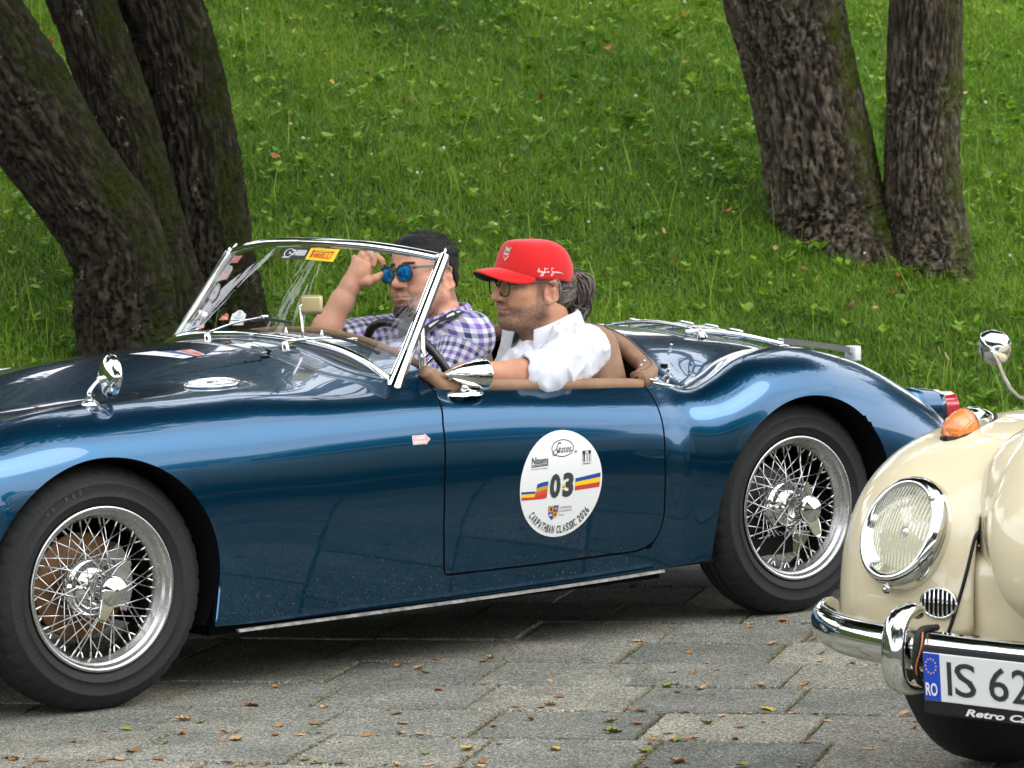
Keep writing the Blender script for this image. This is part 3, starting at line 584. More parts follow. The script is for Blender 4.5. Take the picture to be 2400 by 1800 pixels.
def patch(name, keep, mat, parent, su=1.4, sv=3., flange=.018, umin=0, umax=NX - 1, vmin=0, vmax=NV - 1, off=0., fmat=None, **kw):
    """the part of the body surface where keep(P) <= 0, with its cut edges turned inwards"""
    u0 = np.arange(umin, umax + .01, su); v0 = np.arange(vmin, vmax + .01, sv); U, V = np.meshgrid(u0, v0, indexing='ij'); shp = U.shape; u, v = U.ravel().copy(), V.ravel().copy()
    P = samp(TAB, u, v); K = keep(P); lu = np.linalg.norm(samp(dU, u, v), axis=1); lv = np.linalg.norm(samp(dV, u, v), axis=1) + 1e-9
    cell = np.maximum(lu * su, lv * sv); near = np.where(np.abs(K) < cell * .75)[0]
    uu, vv = u[near].copy(), v[near].copy()
    for it in range(5):
        p0 = samp(TAB, uu, vv); k0 = keep(p0); e = .25
        ku = (keep(samp(TAB, uu + e, vv)) - keep(samp(TAB, uu - e, vv))) / (2 * e * lu[near]); kv = (keep(samp(TAB, uu, vv + e)) - keep(samp(TAB, uu, vv - e))) / (2 * e * lv[near])
        g2 = ku ** 2 + kv ** 2 + 1e-6; st = np.clip(-k0 / g2, -.02, .02); uu = uu + st * ku / lu[near]; vv = vv + st * kv / lv[near]
    mv = np.hypot((uu - u[near]) / su, (vv - v[near]) / sv); k1 = np.abs(keep(samp(TAB, uu, vv))); ok = (mv < .58) & (k1 < .0015)
    u[near[ok]] = uu[ok]; v[near[ok]] = vv[ok]; onb = np.zeros(len(u), bool); onb[near[ok]] = True
    P = samp(TAB, u, v); N = samp(TN, u, v); K = keep(P); good = (K <= 1e-4) | onb
    I = np.arange(len(u)).reshape(shp); q = np.stack([I[:-1, :-1], I[1:, :-1], I[1:, 1:], I[:-1, 1:]], -1).reshape(-1, 4); gc = good[q]; s = gc.sum(1); ballon = onb[q].sum(1)
    faces = [tuple(f) for f in q[(s == 4)]]
    for f, g_ in zip(q[s == 3], gc[s == 3]): faces.append(tuple(f[g_]))
    # drop faces that are all boundary points but outside
    cen = np.array([P[list(f)].mean(0) for f in faces]); kc = keep(cen); faces = [f for f, k_ in zip(faces, kc) if k_ < .002]
    ed = {}
    for f in faces:
        for a, b in zip(f, f[1:] + f[:1]): ed[(a, b)] = 1
    bd = [(a, b) for a, b in ed if (b, a) not in ed]
    used = np.unique(np.concatenate([np.array(f) for f in faces])); mp_ = -np.ones(len(u), int); mp_[used] = np.arange(len(used))
    Pv = P[used] + N[used] * off; F = [tuple(mp_[list(f)]) for f in faces]; Vs = [Pv]; nb_ = len(Pv)
    me_n = [N[used]]
    if flange:
        bi = sorted({a for e in bd for a in e}); bm_ = {a: i for i, a in enumerate(bi)}; Pb = P[bi] + N[bi] * off; Nb = N[bi]; k_ = len(bi)
        Vs += [Pb, Pb - Nb * flange]
        for a, b in bd: F.append((nb_ + bm_[b], nb_ + bm_[a], nb_ + k_ + bm_[a], nb_ + k_ + bm_[b]))
    # orientation: outwards
    V_ = np.concatenate(Vs); f0 = F[len(faces) // 2]; nn = np.cross(V_[f0[1]] - V_[f0[0]], V_[f0[2]] - V_[f0[0]])
    if nn @ N[used][f0[0]] < 0: F = [f[::-1] for f in F]
    ob = O(name, V_, F, [mat, M_GAP_SHADE], parent, fm=[0] * len(faces) + [1] * (len(F) - len(faces)), **kw); NN = np.concatenate([N[used]] + ([Nb, Nb] if flange else [])); ob.data.normals_split_custom_set_from_vertices([tuple(q) for q in NN]); return ob
aF = lambda P: h_arch(P, -.005, .305, .349); aR = lambda P: h_arch(P, 2.385, .312, .338)
def k_body(P): return np.maximum.reduce([-aF(P), -aR(P), -(h_door(P) - .003), -(h_bon(P) - .002), -h_ck(P)])
body = patch('body', k_body, M_PAINT, car)
patch('bonnet', lambda P: h_bon(P) + .0018, M_PAINT, car, umax=340, vmin=SUB * 4, vmax=SUB * 12)
nd = patch('door', lambda P: np.maximum(h_door(P), P[:, 1] - .5) + .003, M_PAINT, car, su=1.1, sv=2., umin=300, umax=520, vmax=SUB * 7, flange=.02)
fd = patch('door', lambda P: np.maximum(h_door(P), .8 - P[:, 1]) + .003, M_PAINT, car, umin=300, umax=520, vmin=SUB * 9, flange=.02)
patch('inner_shell', lambda P: np.maximum.reduce([-aF(P) + .03, -aR(P) + .03, -h_ck(P) + .0, P[:, 0] - 3.2, -.6 - P[:, 0]]), M_BLACK, car, su=4, sv=6, flange=0, off=-.021)
# wheel wells, floor, firewall
def side_y(x, z):
    col = TAB[int(round(np.clip((x - XQ[0]) / (XQ[-1] - XQ[0]) * (NX - 1), 0, NX - 1))), :SUB * 5]; return float(np.interp(z, col[:, 2], col[:, 1]))
for cx, cz, r in ((-.005, .305, .352), (2.385, .312, .341)):
    for s in (1, -1):
        t = np.linspace(-.35, PI + .35, 44); o_ = [np.array([cx + r * math.cos(a), cz + r * math.sin(a)]) for a in t]; V = []
        for k_ in range(2):
            for q in o_:
                y = side_y(q[0], q[1]) + .018 if k_ == 0 else .34
                V.append((q[0], y if s > 0 else 2 * YC - y, q[1]))
        n_ = len(t); O('wheel_well', V, [(i, i + 1, n_ + i + 1, n_ + i) for i in range(n_ - 1)] + [tuple(range(n_, 2 * n_))], M_BLACK, car)
fl_ = MB(); fl_.add(*box((1.40, YC, .205), (2.0, 1.30, .05))); fl_.add(*box((-.1, YC, .30), (1.0, .5, .2))); fl_.add(*box((2.75, YC, .33), (.75, 1.0, .2))); fl_.add(*box((1.15, YC, .165), (1.55, 1.20, .04))); fl_.build('underbody', M_BLACK, car, smooth=False)  # lowest box is an added chassis slab that darkens the ground below
it = MB(); it.add(*box((1.10, YC, .46), (.02, 1.05, .56))); it.add(*box((2.07, YC, .50), (.02, .95, .50))); it.build('bulkhead', M_BLACK, car, smooth=False)
# --- sill strip
V, F = sweep(spline([(.41, -.004, .164), (.50, -.014, .166), (.9, -.016, .168), (1.3, -.016, .171), (1.6, -.016, .175), (1.86, -.014, .181)], 30), [(-.0042, -.009), (.003, -.009), (.0035, .006), (-.0035, .009)], up=(0, 0, 1)); O('sill_strip', V, F, M_SILL, car, smooth=False)
# --- leather: cockpit roll and door top
def top_point(x, y):
    """point of the body surface above x, y (car coordinates)"""
    u = (x - XQ[0]) / (XQ[-1] - XQ[0]) * (NX - 1); col = TAB[int(round(u)), SUB * 4:SUB * 12 + 1]; k = np.argmin(np.abs(col[:, 1] - y)); n_ = TN[int(round(u)), SUB * 4 + k]
    return np.array([x, y, np.interp(y, col[:, 1], col[:, 2])]), n_
rim_path = [(x, YC + y) for x, y in CK]; near_i = [i for i, (x, y) in enumerate(rim_path)]
def edge_line(pts, n, dz=.0, ins=.0):
    L = []
    for x, y in pts:
        p, n_ = top_point(x, y); L.append(p + np.array([0, 0, dz]))
    return spline(L, n)
rear = [(x, YC - y) for x, y in CKH if x >= 1.84][::1]; rear = rear + [(x, 2 * YC - y) for x, y in rear[-2::-1]]
Lr = edge_line([(1.845, .062)] + rear + [(1.845, 2 * YC - .062)], 70, .004)
V, F = sweep(Lr, [(.004, -.030), (.011, -.016), (.012, .006), (.006, .022), (-.004, .029), (-.034, .024), (-.036, .0), (-.024, -.026)], up=(0, 0, 1)); ck = O('cockpit_roll', V, F, M_LEATHER, car)
V, F = tube(Lr + np.array([.012, 0, .012]), .0035, 6); O('piping', V, F, M_PIPING, ck)
Lf = edge_line([(1.17, .062), (1.135, .085), (1.124, .13)] + [(1.12, y) for y in np.linspace(.2, 1.16, 9)] + [(1.124, 1.23), (1.135, 1.275), (1.17, 1.298)], 50, .003); V, F = tube(Lf, .010, 8); O('dash_roll', V, F, M_LEATHER, car)
for s, dr in ((0, nd), (1, fd)):
    ym = lambda y: y if s == 0 else 2 * YC - y
    L = [(1.10, ym(.075), .800), (1.125, ym(.072), .775), (1.155, ym(.066), .756), (1.22, ym(.062), .752), (1.40, ym(.062), .742), (1.60, ym(.062), .730), (1.80, ym(.064), .716), (1.845, ym(.066), .712)]
    V, F = sweep(spline(L, 40), [(.011, -.030), (.016, -.020), (.016, .020), (.010, .030), (-.020, .030), (-.020, -.030)], up=(0, 0, 1)); O('door_pad', V, F, M_LEATHER, dr)
    V, F = box((1.46, ym(.085), .50), (.76, .02, .44)); O('door_card', V, F, M_LEATHER, dr, smooth=False)
# body piping between rear wing and deck
sp = [(1.875, .050, 0), (1.95, .052, 0), (2.01, .074, 0), (2.06, .108, 0), (2.11, .130, 0), (2.18, .152, 0), (2.26, .180, 0), (2.36, .212, 0), (2.5, .232, 0), (2.9, .262, 0)]
for s in (0, 1):
    V, F = tube(np.array([top_point(x, y)[0] if s == 0 else top_point(x, 2 * YC - y)[0] for x, y, _ in spline(sp, 44)]) + np.array([0, 0, .001]), .0042, 6); O('wing_piping', V, F, M_CHROME, body)
# --- seats
def seat(yc):
    s = empty('seat', (0, 0, 0)); bpy.data.objects.remove(s)
    V, F = bevel_box((0, 0, 0), (.14, .50, .60), .06, 5); V[:, 0] += .02 * np.cos(V[:, 1] * 6); R = rot('Y', -.20)
    # rounded shoulders
    k = np.clip((V[:, 2] - .05) / .25, 0, 1); V[:, 1] *= 1 - .28 * k ** 2
    o = O('seat_back', V @ R.T + np.array([1.86, yc, .58]), F, M_LEATHER, car)
    t = np.linspace(0, PI, 24); L = np.stack([np.full(24, -.074), .225 * np.cos(t) * (1 - .12 * np.sin(t)), -.06 + .335 * np.sin(t)], 1); V, F = tube(L @ R.T + np.array([1.86, yc, .58]), .006, 6); O('seam', V, F, M_PIPING, o)
    V, F = bevel_box((1.58, yc, .36), (.50, .50, .16), .05, 4); O('seat_cushion', V, F, M_LEATHER, car)
seat(.37); seat(.99)
# --- windscreen
wb = [(1.005, .098, .768), (.985, .135, .802), (.967, .20, .838), (.952, .30, .864), (.942, .45, .880), (.936, .68, .888)]
wt = [(1.225, .160, 1.094), (1.196, .28, 1.112), (1.170, .42, 1.126), (1.150, .56, 1.133), (1.145, .68, 1.135)]
mir = lambda L: L + [(x, 2 * YC - y, z) for x, y, z in L[-2::-1]]
WB, WT_ = spline(mir(wb), 61), spline(mir(wt), 61)
def resamp(L, n):
    s = np.concatenate([[0], np.cumsum(np.linalg.norm(np.diff(L, axis=0), axis=1))]); q = np.linspace(0, s[-1], n); return np.stack([np.interp(q, s, L[:, i]) for i in range(3)], 1)
WB, WT_ = resamp(WB, 61), resamp(WT_, 61)
G = np.stack([WB + (WT_ - WB) * t for t in np.linspace(0, 1, 14)], 1); I = np.arange(61 * 14).reshape(61, 14)
glass = O('windscreen_glass', G.reshape(-1, 3), np.stack([I[:-1, :-1], I[1:, :-1], I[1:, 1:], I[:-1, 1:]], -1).reshape(-1, 4), M_GLASS, car)
def on_glass(a, b, off=-.002):
    """a 0..1 across (near to far), b 0..1 upwards"""
    u = np.clip(np.asarray(a) * 60, 0, 59.999); v = np.clip(np.asarray(b) * 13, 0, 12.999); i, j = u.astype(int), v.astype(int); f, g_ = (u - i)[..., None], (v - j)[..., None]
    p = G[i, j] * (1 - f) * (1 - g_) + G[i + 1, j] * f * (1 - g_) + G[i, j + 1] * (1 - f) * g_ + G[i + 1, j + 1] * f * g_
    return p + np.array([-.85, 0, .5]) * -off
WUP = unit(WT_[30] - WB[30])
pf = [(-.012, -.009), (.005, -.011), (.010, -.007), (.012, .0), (.010, .005), (.002, .009), (-.012, .008)]
V, F = sweep(WT_ + WUP * .008, pf, up=WUP); sf = O('windscreen_frame', V, F, M_CHROME, car)
V, F = sweep(WB + WUP * .004 + np.array([-.006, 0, 0]), [(-.012, -.006), (.006, -.010), (.010, -.004), (.009, .006), (-.012, .010)], up=WUP); O('base_rail', V, F, M_CHROME, sf)
V, F = sweep(WB + np.array([-.016, 0, -.018]), [(-.020, -.002), (.018, -.004), (.018, .008), (-.018, .014)], up=WUP); O('base_seal', V, F, plain('grey seal', (.035, .037, .036), .35), sf)
for s in (0, 1):
    a, b = WB[0 if s == 0 else -1], WT_[0 if s == 0 else -1]; d = unit(b - a); sg = -1 if s == 0 else 1
    out = np.array([0, sg * 1., 0]); n_ = unit(np.cross(d, out)); n_ = n_ if n_[0] < 0 else -n_
    path = np.array([a - d * .018, a + d * .03, a + d * .10, b + d * .004, b + d * .016]); sc = [1.10, .92, .76, .70, .66]
    V, F = sweep(path + out * .010, [(-.020, -.022), (.0, -.026), (.012, -.022), (.016, -.006), (.020, -.004), (.021, .006), (.015, .008), (.012, .020), (-.004, .024), (-.020, .018)], up=n_, scale=sc); po = O('post', V, F, M_CHROME, sf, smooth=False)
    V, F = tube([b - d * .01, b + d * .032, b + d * .038], [.0052, .0050, .003], 8); O('pin', V + out * .006, F, M_CHROME, po)
    # foot casting and quarter stay
    V, F = sweep(spline([a + np.array([-.02, sg * .006, -.004]), a + np.array([.03, sg * .012, -.014]), a + np.array([.085, sg * .014, -.024])], 10), circ(.016, 10, .011), up=(0, 0, 1), scale=np.array([.8, 1, 1.1, 1.1, 1, .9, .8, .6, .45, .25])); O('post_foot', V, F, M_CHROME, po)
    V, F = tube(spline([a + d * .19 + np.array([.03, -sg * .012, 0]), a + np.array([.115, -sg * .016, .085]), a + np.array([.118, -sg * .016, .03]), a + np.array([.118, -sg * .012, .02])], 14), np.linspace(.009, .013, 14), 10); O('stay', V, F, M_CHROME, po)
# ================================================================== ROADSTER: wheels and trim
def wheel_meshes():
    tp = [(.203, .012), (.210, -.002), (.222, -.011), (.236, -.0165), (.2375, -.0185), (.2385, -.0165), (.252, -.018), (.268, -.0165), (.271, -.0180), (.274, -.015), (.288, -.006), (.299, .004), (.307, .014), (.3125, .028), (.3125, .033), (.3165, .036), (.3175, .052), (.3125, .055), (.3125, .061), (.318, .064), (.318, .084), (.3125, .087), (.3125, .093), (.3175, .096), (.3165, .112), (.307, .132), (.297, .143), (.270, .160), (.225, .156), (.203, .136)]
    K = 240; V, F = lathe(tp, K, 1); V = V.reshape(K, len(tp), 3); r = np.hypot(V[..., 0], V[..., 2])
    for k in range(K):          # shoulder lugs cut every few degrees
        if k % 6 == 0:
            for j in (11, 12, 13, 24, 25): 
                s = (r[k, j] - .0045) / r[k, j]; V[k, j, 0] *= s; V[k, j, 2] *= s
    # the tyre is a little flattened where it stands
    z = V[..., 2]; V[..., 2] = np.where(z < -.3125, -.3125 + (z + .3125) * .25, z)
    tyre = new_mesh('tyre', V.reshape(-1, 3), F, M_TYRE)
    rp_ = [(.2035, .018), (.2035, .0), (.2085, -.004), (.2135, -.009), (.2120, -.0125), (.2055, -.0125), (.2005, -.008), (.1985, .002), (.1955, .006), (.1905, .008), (.1885, .012), (.1865, .020), (.1800, .026), (.1795, .046), (.186, .056), (.189, .10), (.2, .125), (.206, .13)]
    V, F = lathe(rp_, 96, 1); rim = new_mesh('rim', V, F, M_STEEL)
    hub = [(.0, -.030), (.031, -.030), (.033, -.026), (.0345, -.012), (.038, -.008), (.038, -.002), (.034, .002), (.035, .012), (.046, .018), (.057, .026), (.0605, .033), (.0605, .038), (.070, .043), (.0755, .048), (.0765, .056), (.0765, .062), (.070, .067), (.070, .10), (.0, .10)]
    V, F = lathe(hub, 48, 1); hub = new_mesh('hub', V, F, M_CHROME)
    mb = MB(); V, F = lathe([(.0, -.0755), (.010, -.0755), (.012, -.0735), (.023, -.0735), (.0245, -.0720), (.033, -.0715), (.037, -.068), (.0385, -.061), (.0385, -.050), (.036, -.044), (.037, -.036), (.034, -.028), (.030, -.018)], 40, 1); mb.add(V, F)
    ear = [(-.020, .0), (-.0215, .034), (-.018, .058), (-.008, .080), (.004, .088), (.013, .080), (.0175, .058), (.0205, .034), (.020, .0)]
    for s in (1, -1):
        k = len(ear); Z = np.array([y for x, y in ear]); bend = .018 * (Z / .088) ** 1.5
        V = np.array([(x * s, -.046 - .0 - b, y * s) for (x, y), b in zip(ear, bend)] + [(x * s, -.057 - b * .9, y * s) for (x, y), b in zip(ear, bend)]); mb.add(V, [tuple(range(k)), tuple(range(2 * k - 1, k - 1, -1))] + [(i, k + i, k + (i + 1) % k, (i + 1) % k) for i in range(k)])
    knock = mb.mesh('knock_off', M_CHROME); 
    for p in knock.polygons: p.use_smooth = p.loop_total == 4
    def spoke(r0, y0, r1, y1, da):
        a = np.array([r0 * math.cos(da), y0, r0 * math.sin(da)]); b = np.array([r1, y1, 0]); d = unit(b - a); mb = MB()
        V, F = tube([a, b - d * .016], .0020, 6); mb.add(V, F); V, F = tube([b - d * .018, b - d * .016, b, b + d * .004], [.0022, .0033, .0033, .0045], 6); mb.add(V, F); return mb.mesh('spoke', M_STEEL)
    sp = [spoke(.037, -.005, .181, .030, 1.08), spoke(.037, -.005, .181, .030, -1.08), spoke(.074, .058, .1815, .038, .95), spoke(.074, .058, .1815, .038, -.95)]
    return tyre, rim, hub, knock, sp
TY, RI, HU, KO, SP = wheel_meshes()
def wheel(x, near, front, spin):
    y = 0 if near else 2 * YC
    w = link('wheel', RI, car, (x, y, .315), (0, spin, 0 if near else PI)); link('tyre', TY, w)
    if not near: return
    if front: w.rotation_euler[1] = 0
    link('hub', HU, w)
    for i in range(60): link('spoke', SP[(2, 0, 3, 2, 1, 3)[i % 6]], w, None, (0, 2 * PI * i / 60, 0))
    link('knock_off', KO, w, None, (0, -.42 if not front else .50, 0))
    if front:
        V, F = lathe([(.055, .10), (.135, .10), (.138, .103), (.138, .112), (.055, .112)], 48, 1); O('brake_disc', V, F, M_RUST, w)
        mb = MB(); t = np.linspace(-.55, .75, 12); prof = [(.086, .088), (.150, .088), (.150, .128), (.086, .128)]
        V = np.array([(r_ * math.cos(a) , y_, r_ * math.sin(a)) for a in t for r_, y_ in prof]); mb.add(V, [(i * 4 + a, i * 4 + (a + 1) % 4, i * 4 + 4 + (a + 1) % 4, i * 4 + 4 + a) for i in range(11) for a in range(4)] + [(0, 1, 2, 3), (47, 46, 45, 44)])
        for a in (-.3, .1, .5): V, F = lathe([(0, .080), (.011, .080), (.012, .088)], 10, 1); mb.add(V + np.array([.118 * math.cos(a), 0, .118 * math.sin(a)]), F)
        mb.build('caliper', plain('cast alloy', (.42, .42, .40), .45, .7), w, smooth=False)
    else:
        V, F = lathe([(.0, .10), (.11, .10), (.118, .104), (.120, .112), (.125, .118), (.125, .16), (.0, .16)], 40, 1); O('brake_drum', V, F, M_DKMETAL, w)
wheel(0, True, True, 0); wheel(2.388, True, False, .1); wheel(0, False, True, 0); wheel(2.388, False, False, 0)
# raised sidewall lettering
def sidewall_text(txt, x, a0, r, size, sp):
    mb = MB()
    for i, ch in enumerate(txt):
        if ch == ' ': continue
        V, F = text_mesh(ch, size, .0004, .9); a = a0 - i * sp; c_, s_ = math.cos(a), math.sin(a)
        P = np.stack([r * c_ + V[:, 0] * s_ + V[:, 1] * c_, np.full(len(V), -.0190), r * s_ - V[:, 0] * c_ + V[:, 1] * s_], 1); mb.add(P, F)
    return mb
def front_w(): return [o for o in car.children if o.name.startswith('wheel')]
m = plain('raised rubber', (.045, .046, .045), .6)
sidewall_text('VS R60', 0, 2.25, .254, .018, .085).build('sidewall_lettering', m, [o for o in front_w()[0].children if o.name.startswith('tyre')][0], smooth=False)

# --- chrome oval vent on the wing valley
def surf(x, y):
    p, n_ = top_point(x, y); n_ = n_ if n_[2] > 0 else -n_; return p, n_
def surf_frame(x, y):
    p, n_ = surf(x, y); e = unit(np.array([1., 0, 0]) - n_ * n_[0]); f = np.cross(n_, e); return p, np.stack([e, f, n_], 1)
def on_top(x, y, V):
    """drape local (x, y, height) points on the upper body"""
    out = []
    for a, b, c_ in V: p, n_ = surf(x + a, y + b); out.append(p + n_ * c_)
    return np.array(out)
t = np.arange(40) * 2 * PI / 40; ring = np.stack([.078 * np.cos(t), .046 * np.sin(t), 0 * t + .004], 1)
for yy in (.185, 2 * YC - .185):
    V, F = tube(on_top(.478, yy, ring), .0052, 8, closed=True); ov = O('wing_vent', V, F, M_CHROME, car)
    V = on_top(.478, yy, np.c_[ring[:, :2] * .96, np.full(40, .0015)]); O('mesh_panel', V, [tuple(range(40))], M_DKMETAL, ov)
    for q in np.linspace(-.030, .030, 5):
        hw = .072 * math.sqrt(1 - (q / .046) ** 2); V, F = tube(on_top(.478, yy, [(a, q, .004) for a in np.linspace(-hw, hw, 7)]), .0030, 6); O('bar', V, F, M_CHROME, ov)
    c_ = on_top(.478, yy, [(0, 0, .008)])[0]; V, F = text_mesh('MG', .022, .0004); V = np.stack([V[:, 0] - .016, V[:, 1] - .008, 0 * V[:, 0]], 1); O('monogram', on_top(.478, yy, [(a, b, .0082) for a, b, _ in V]), F, M_DKMETAL, ov, smooth=False)
# --- mirror on the wing
def wing_mirror():
    p, n_ = surf(.055, .112); mb = MB()
    V, F = lathe([(.0, .012), (.010, .012), (.016, .008), (.022, .003), (.024, -.002)], 20, 2); mb.add(V + p, F)
    L = spline([p + np.array([0, 0, .008]), p + np.array([.000, .0, .030]), p + np.array([.018, .0, .052]), p + np.array([.034, .0, .062])], 12); V, F = tube(L, np.linspace(.0075, .0055, 12), 10); mb.add(V, F)
    V, F = lathe([(.0, -.010), (.009, -.008), (.011, 0), (.009, .008), (0, .010)], 14, 0); mb.add(V + L[-1], F)
    o = mb.build('wing_mirror', M_CHROME, car)
    ax = unit(np.array([.93, -.06, -.06])); R = np.stack([np.cross(np.array([0, 1., 0]), ax), np.array([0, 1., 0]), ax], 1); R = np.stack([unit(R[:, 0]), np.cross(ax, unit(R[:, 0])), ax], 1)
    V, F = lathe([(.0, -.014), (.023, -.011), (.043, -.005), (.0545, .004), (.0575, .011), (.0560, .0135), (.0535, .012), (.0, .011)], 40, 2); O('mirror_head', V @ R.T + L[-1] + np.array([.018, -.004, .008]), F, M_CHROME, o)
wing_mirror()
# --- bullet mirror on the door
def bullet():
    p, n_ = surf(1.158, .024); mb = MB(); c_ = p + np.array([.045, .0, .048])
    V, F = lathe([(.0, .014), (.014, .016), (.020, .010), (.034, .006), (.040, .003), (.041, -.006)], 24, 2); V[:, 0] *= 1.5; mb.add(V + p + np.array([.035, 0, 0]), F)
    V, F = tube([p + np.array([.035, 0, .005]), c_ + np.array([-.004, 0, -.02])], [.016, .011], 12); mb.add(V, F)
    o = mb.build('bullet_mirror', M_CHROME, nd)
    pr = [(.0, -.088), (.0035, -.087), (.0045, -.084), (.004, -.081), (.010, -.074), (.021, -.055), (.031, -.030), (.0385, -.002), (.0425, .020), (.0440, .034), (.0435, .040), (.041, .042), (.0, .041)]
    V, F = lathe(pr, 40, 0); R = rot('Z', -.10) @ rot('Y', .06); O('shell', V @ R.T + c_ + np.array([.022, 0, .002]), F, M_CHROME, o)
bullet()
# --- rear view mirror on the scuttle (seen from its back)
def scuttle_mirror():
    a = w2c(at(709, 772, 10.28)); b = w2c(at(704, 722, 10.28)); L = spline([a - np.array([0, 0, .02]), a, b, b + np.array([.008, -.004, .008]), b + np.array([.02, -.014, .010])], 14); V, F = tube(L, .0048, 8); o = O('interior_mirror', V, F, M_CHROME, car)
    m = plain('gold painted back', (.40, .33, .16), .35, .55)
    V, F = bevel_box((0, 0, 0), (.016, .058, .049), .007, 3); k = 1 + .10 * (V[:, 0] > 0); V[:, 1] *= k; V[:, 2] *= k
    R = rot('Z', .72) @ rot('Y', .10); O('mirror_back', V @ R.T + b + np.array([.024, -.020, .009]), F, m, o)
scuttle_mirror()
# --- wipers
def wiper(px0, px1, px2, d):
    """arm from pivot to blade middle, blade ends in photo pixels"""
    pv = w2c(at(*px0)); k = w2c(at(*px1)); L = spline([pv, pv + (k - pv) * .5 + np.array([0, 0, .006]), k], 10); V, F = tube(L, np.linspace(.0045, .0028, 10), 6); o = O('wiper', V, F, M_CHROME, car)
    b0, b1 = w2c(at(*px2[0])), w2c(at(*px2[1])); mid = (b0 + b1) / 2 + np.array([0, 0, .006]); V, F = sweep(spline([b0, mid, b1], 14), [(-.004, -.003), (.004, -.003), (.004, .003), (-.004, .003)], up=(0, 0, 1)); O('blade', V, F, M_DKMETAL, o, smooth=False)
    V, F = lathe([(.0, .008), (.006, .006), (.009, .0), (.011, -.008), (.012, -.02)], 12, 2); O('pivot', V + pv + np.array([0, 0, -.004]), F, M_CHROME, o)
    V, F = bevel_box(k, (.022, .012, .010), .003, 2); O('clip', V, F, M_CHROME, o)
wiper((668, 800, 9.99), (828, 795, 10.06), ((775, 787, 10.02), (890, 829, 9.99)), 0)
wiper((486, 780, 10.52), (620, 742, 10.42), ((588, 752, 10.48), (684, 757, 10.34)), 0)
for px in ((670, 772, 10.2), (754, 778, 10.16)):
    V, F = lathe([(.0, .006), (.0025, .0055), (.003, .003), (.0025, .0), (.0045, -.003), (.005, -.010)], 10, 2); O('washer_jet', V + w2c(at(*px)), F, M_CHROME, body)
# --- tonneau studs
for x, y in ((1.905, .115), (1.985, .205), (2.055, .40), (2.07, .60), (2.07, .78), (2.04, 1.0), (1.975, 1.17), (2.17, .30), (2.045, .17), (1.97, .078)):
    p, n_ = surf(x, y); V, F = lathe([(.0, .020), (.0035, .019), (.0042, .016), (.003, .013), (.0038, .010), (.0030, .008), (.0055, .003), (.006, .0)], 8, 2); R = basis3(np.cross([0, 1., 0], n_), n_); O('tonneau_stud', V @ R.T + p, F, M_CHROME, body)
for x, z in ((1.715, .728),):
    V, F = bevel_box((x, .06, z), (.030, .012, .008), .003, 2); O('door_catch', V, F, M_CHROME, nd)
V, F = tube(spline([(1.868, .045, .728), (1.885, .040, .722), (1.905, .045, .728)], 8), .0055, 8); O('roll_clip', V, F, M_CHROME, ck)
# --- luggage rack on the deck
def rack():
    z = lambda x, y, h: np.array([x, y, surf(min(x, 3.2), y)[0][2] + h])
    near = [z(2.36, .45, .010), z(2.42, .45, .018), z(2.56, .455, .020), z(2.70, .46, .021), z(2.80, .465, .028)]
    V, F = sweep(spline(near, 24), circ(.009, 8, .005), up=(0, 0, 1)); o = O('luggage_rack', V, F, M_CHROME, car)
    far = [np.array([p[0], 2 * YC - p[1], p[2]]) for p in near]; V, F = sweep(spline(far, 24), circ(.009, 8, .005), up=(0, 0, 1)); O('side_rail', V, F, M_CHROME, o)
    for x in (2.42, 2.51, 2.60, 2.69, 2.78):
        L = [z(x, y, .020) for y in np.linspace(.44, .92, 8)]; V, F = tube(L, .006, 8); O('cross_rail', V, F, M_CHROME, o)
    for x in (2.46, 2.56, 2.66):
        for y in (.56, .80): V, F = bevel_box(z(x, y, .030), (.05, .016, .008), .003, 2, rot('Y', .22)); O('strip', V, F, M_CHROME, o)
    for x, y in ((2.42, .45), (2.76, .462), (2.42, .91), (2.76, .90)):
        V, F = lathe([(.0, .022), (.010, .022), (.013, .014), (.020, .005), (.024, 0.)], 14, 2); O('foot', V + z(x, y, 0), F, M_CHROME, o)
    L = spline([np.array([2.76, .466, .768]), np.array([2.88, .48, .752]), np.array([3.00, .49, .733]), np.array([3.095, .50, .716])], 14); V, F = sweep(L, [(-.009, -.012), (.009, -.012), (.009, .012), (-.009, .012)], up=(0, 0, 1)); O('end_rail', V, F, M_CHROME, o, smooth=False)
    V, F = bevel_box(L[-1] + np.array([.0, 0, -.008]), (.028, .05, .048), .005, 2); O('end_block', V, F, plain('white plastic', (.62, .62, .60), .35), o)
rack()
# --- tail lamp on its plinth
def tail_lamp(s):
    y0 = .125 if s == 0 else 2 * YC - .125
    prof = [(-.055, -.060), (-.058, .02), (-.050, .048), (-.025, .062), (.025, .062), (.050, .048), (.058, .02), (.055, -.060)]
    L = [np.array([2.90, y0, .560]), np.array([3.00, y0, .558]), np.array([3.06, y0, .556]), np.array([3.085, y0, .555])]; V, F = sweep(L, [(b, a) for a, b in prof], up=(0, 0, 1), scale=[1.2, 1.05, .95, .92]); V[:, 0] += (V[:, 2] - .555) * -.18; o = O('tail_lamp', V, F, M_PAINT, car)
    L = [np.array([3.085, y0, .555]), np.array([3.090, y0, .555]), np.array([3.145, y0, .557]), np.array([3.160, y0, .558]), np.array([3.166, y0, .558])]; V, F = sweep(L, [(b, a) for a, b in prof], up=(0, 0, 1), scale=[.90, .84, .76, .55, .2]); V[:, 0] += (V[:, 2] - .555) * -.18
    mm = Mt('red lens'); mm.set(Base_Color=(.55, .008, .012), Roughness=.12, Coat_Weight=1., Emission_Color=(0, 0, 0)); mm.b.inputs['Subsurface Weight'].default_value = .0; O('lens', V, F, mm.m, o)
tail_lamp(0); tail_lamp(1)
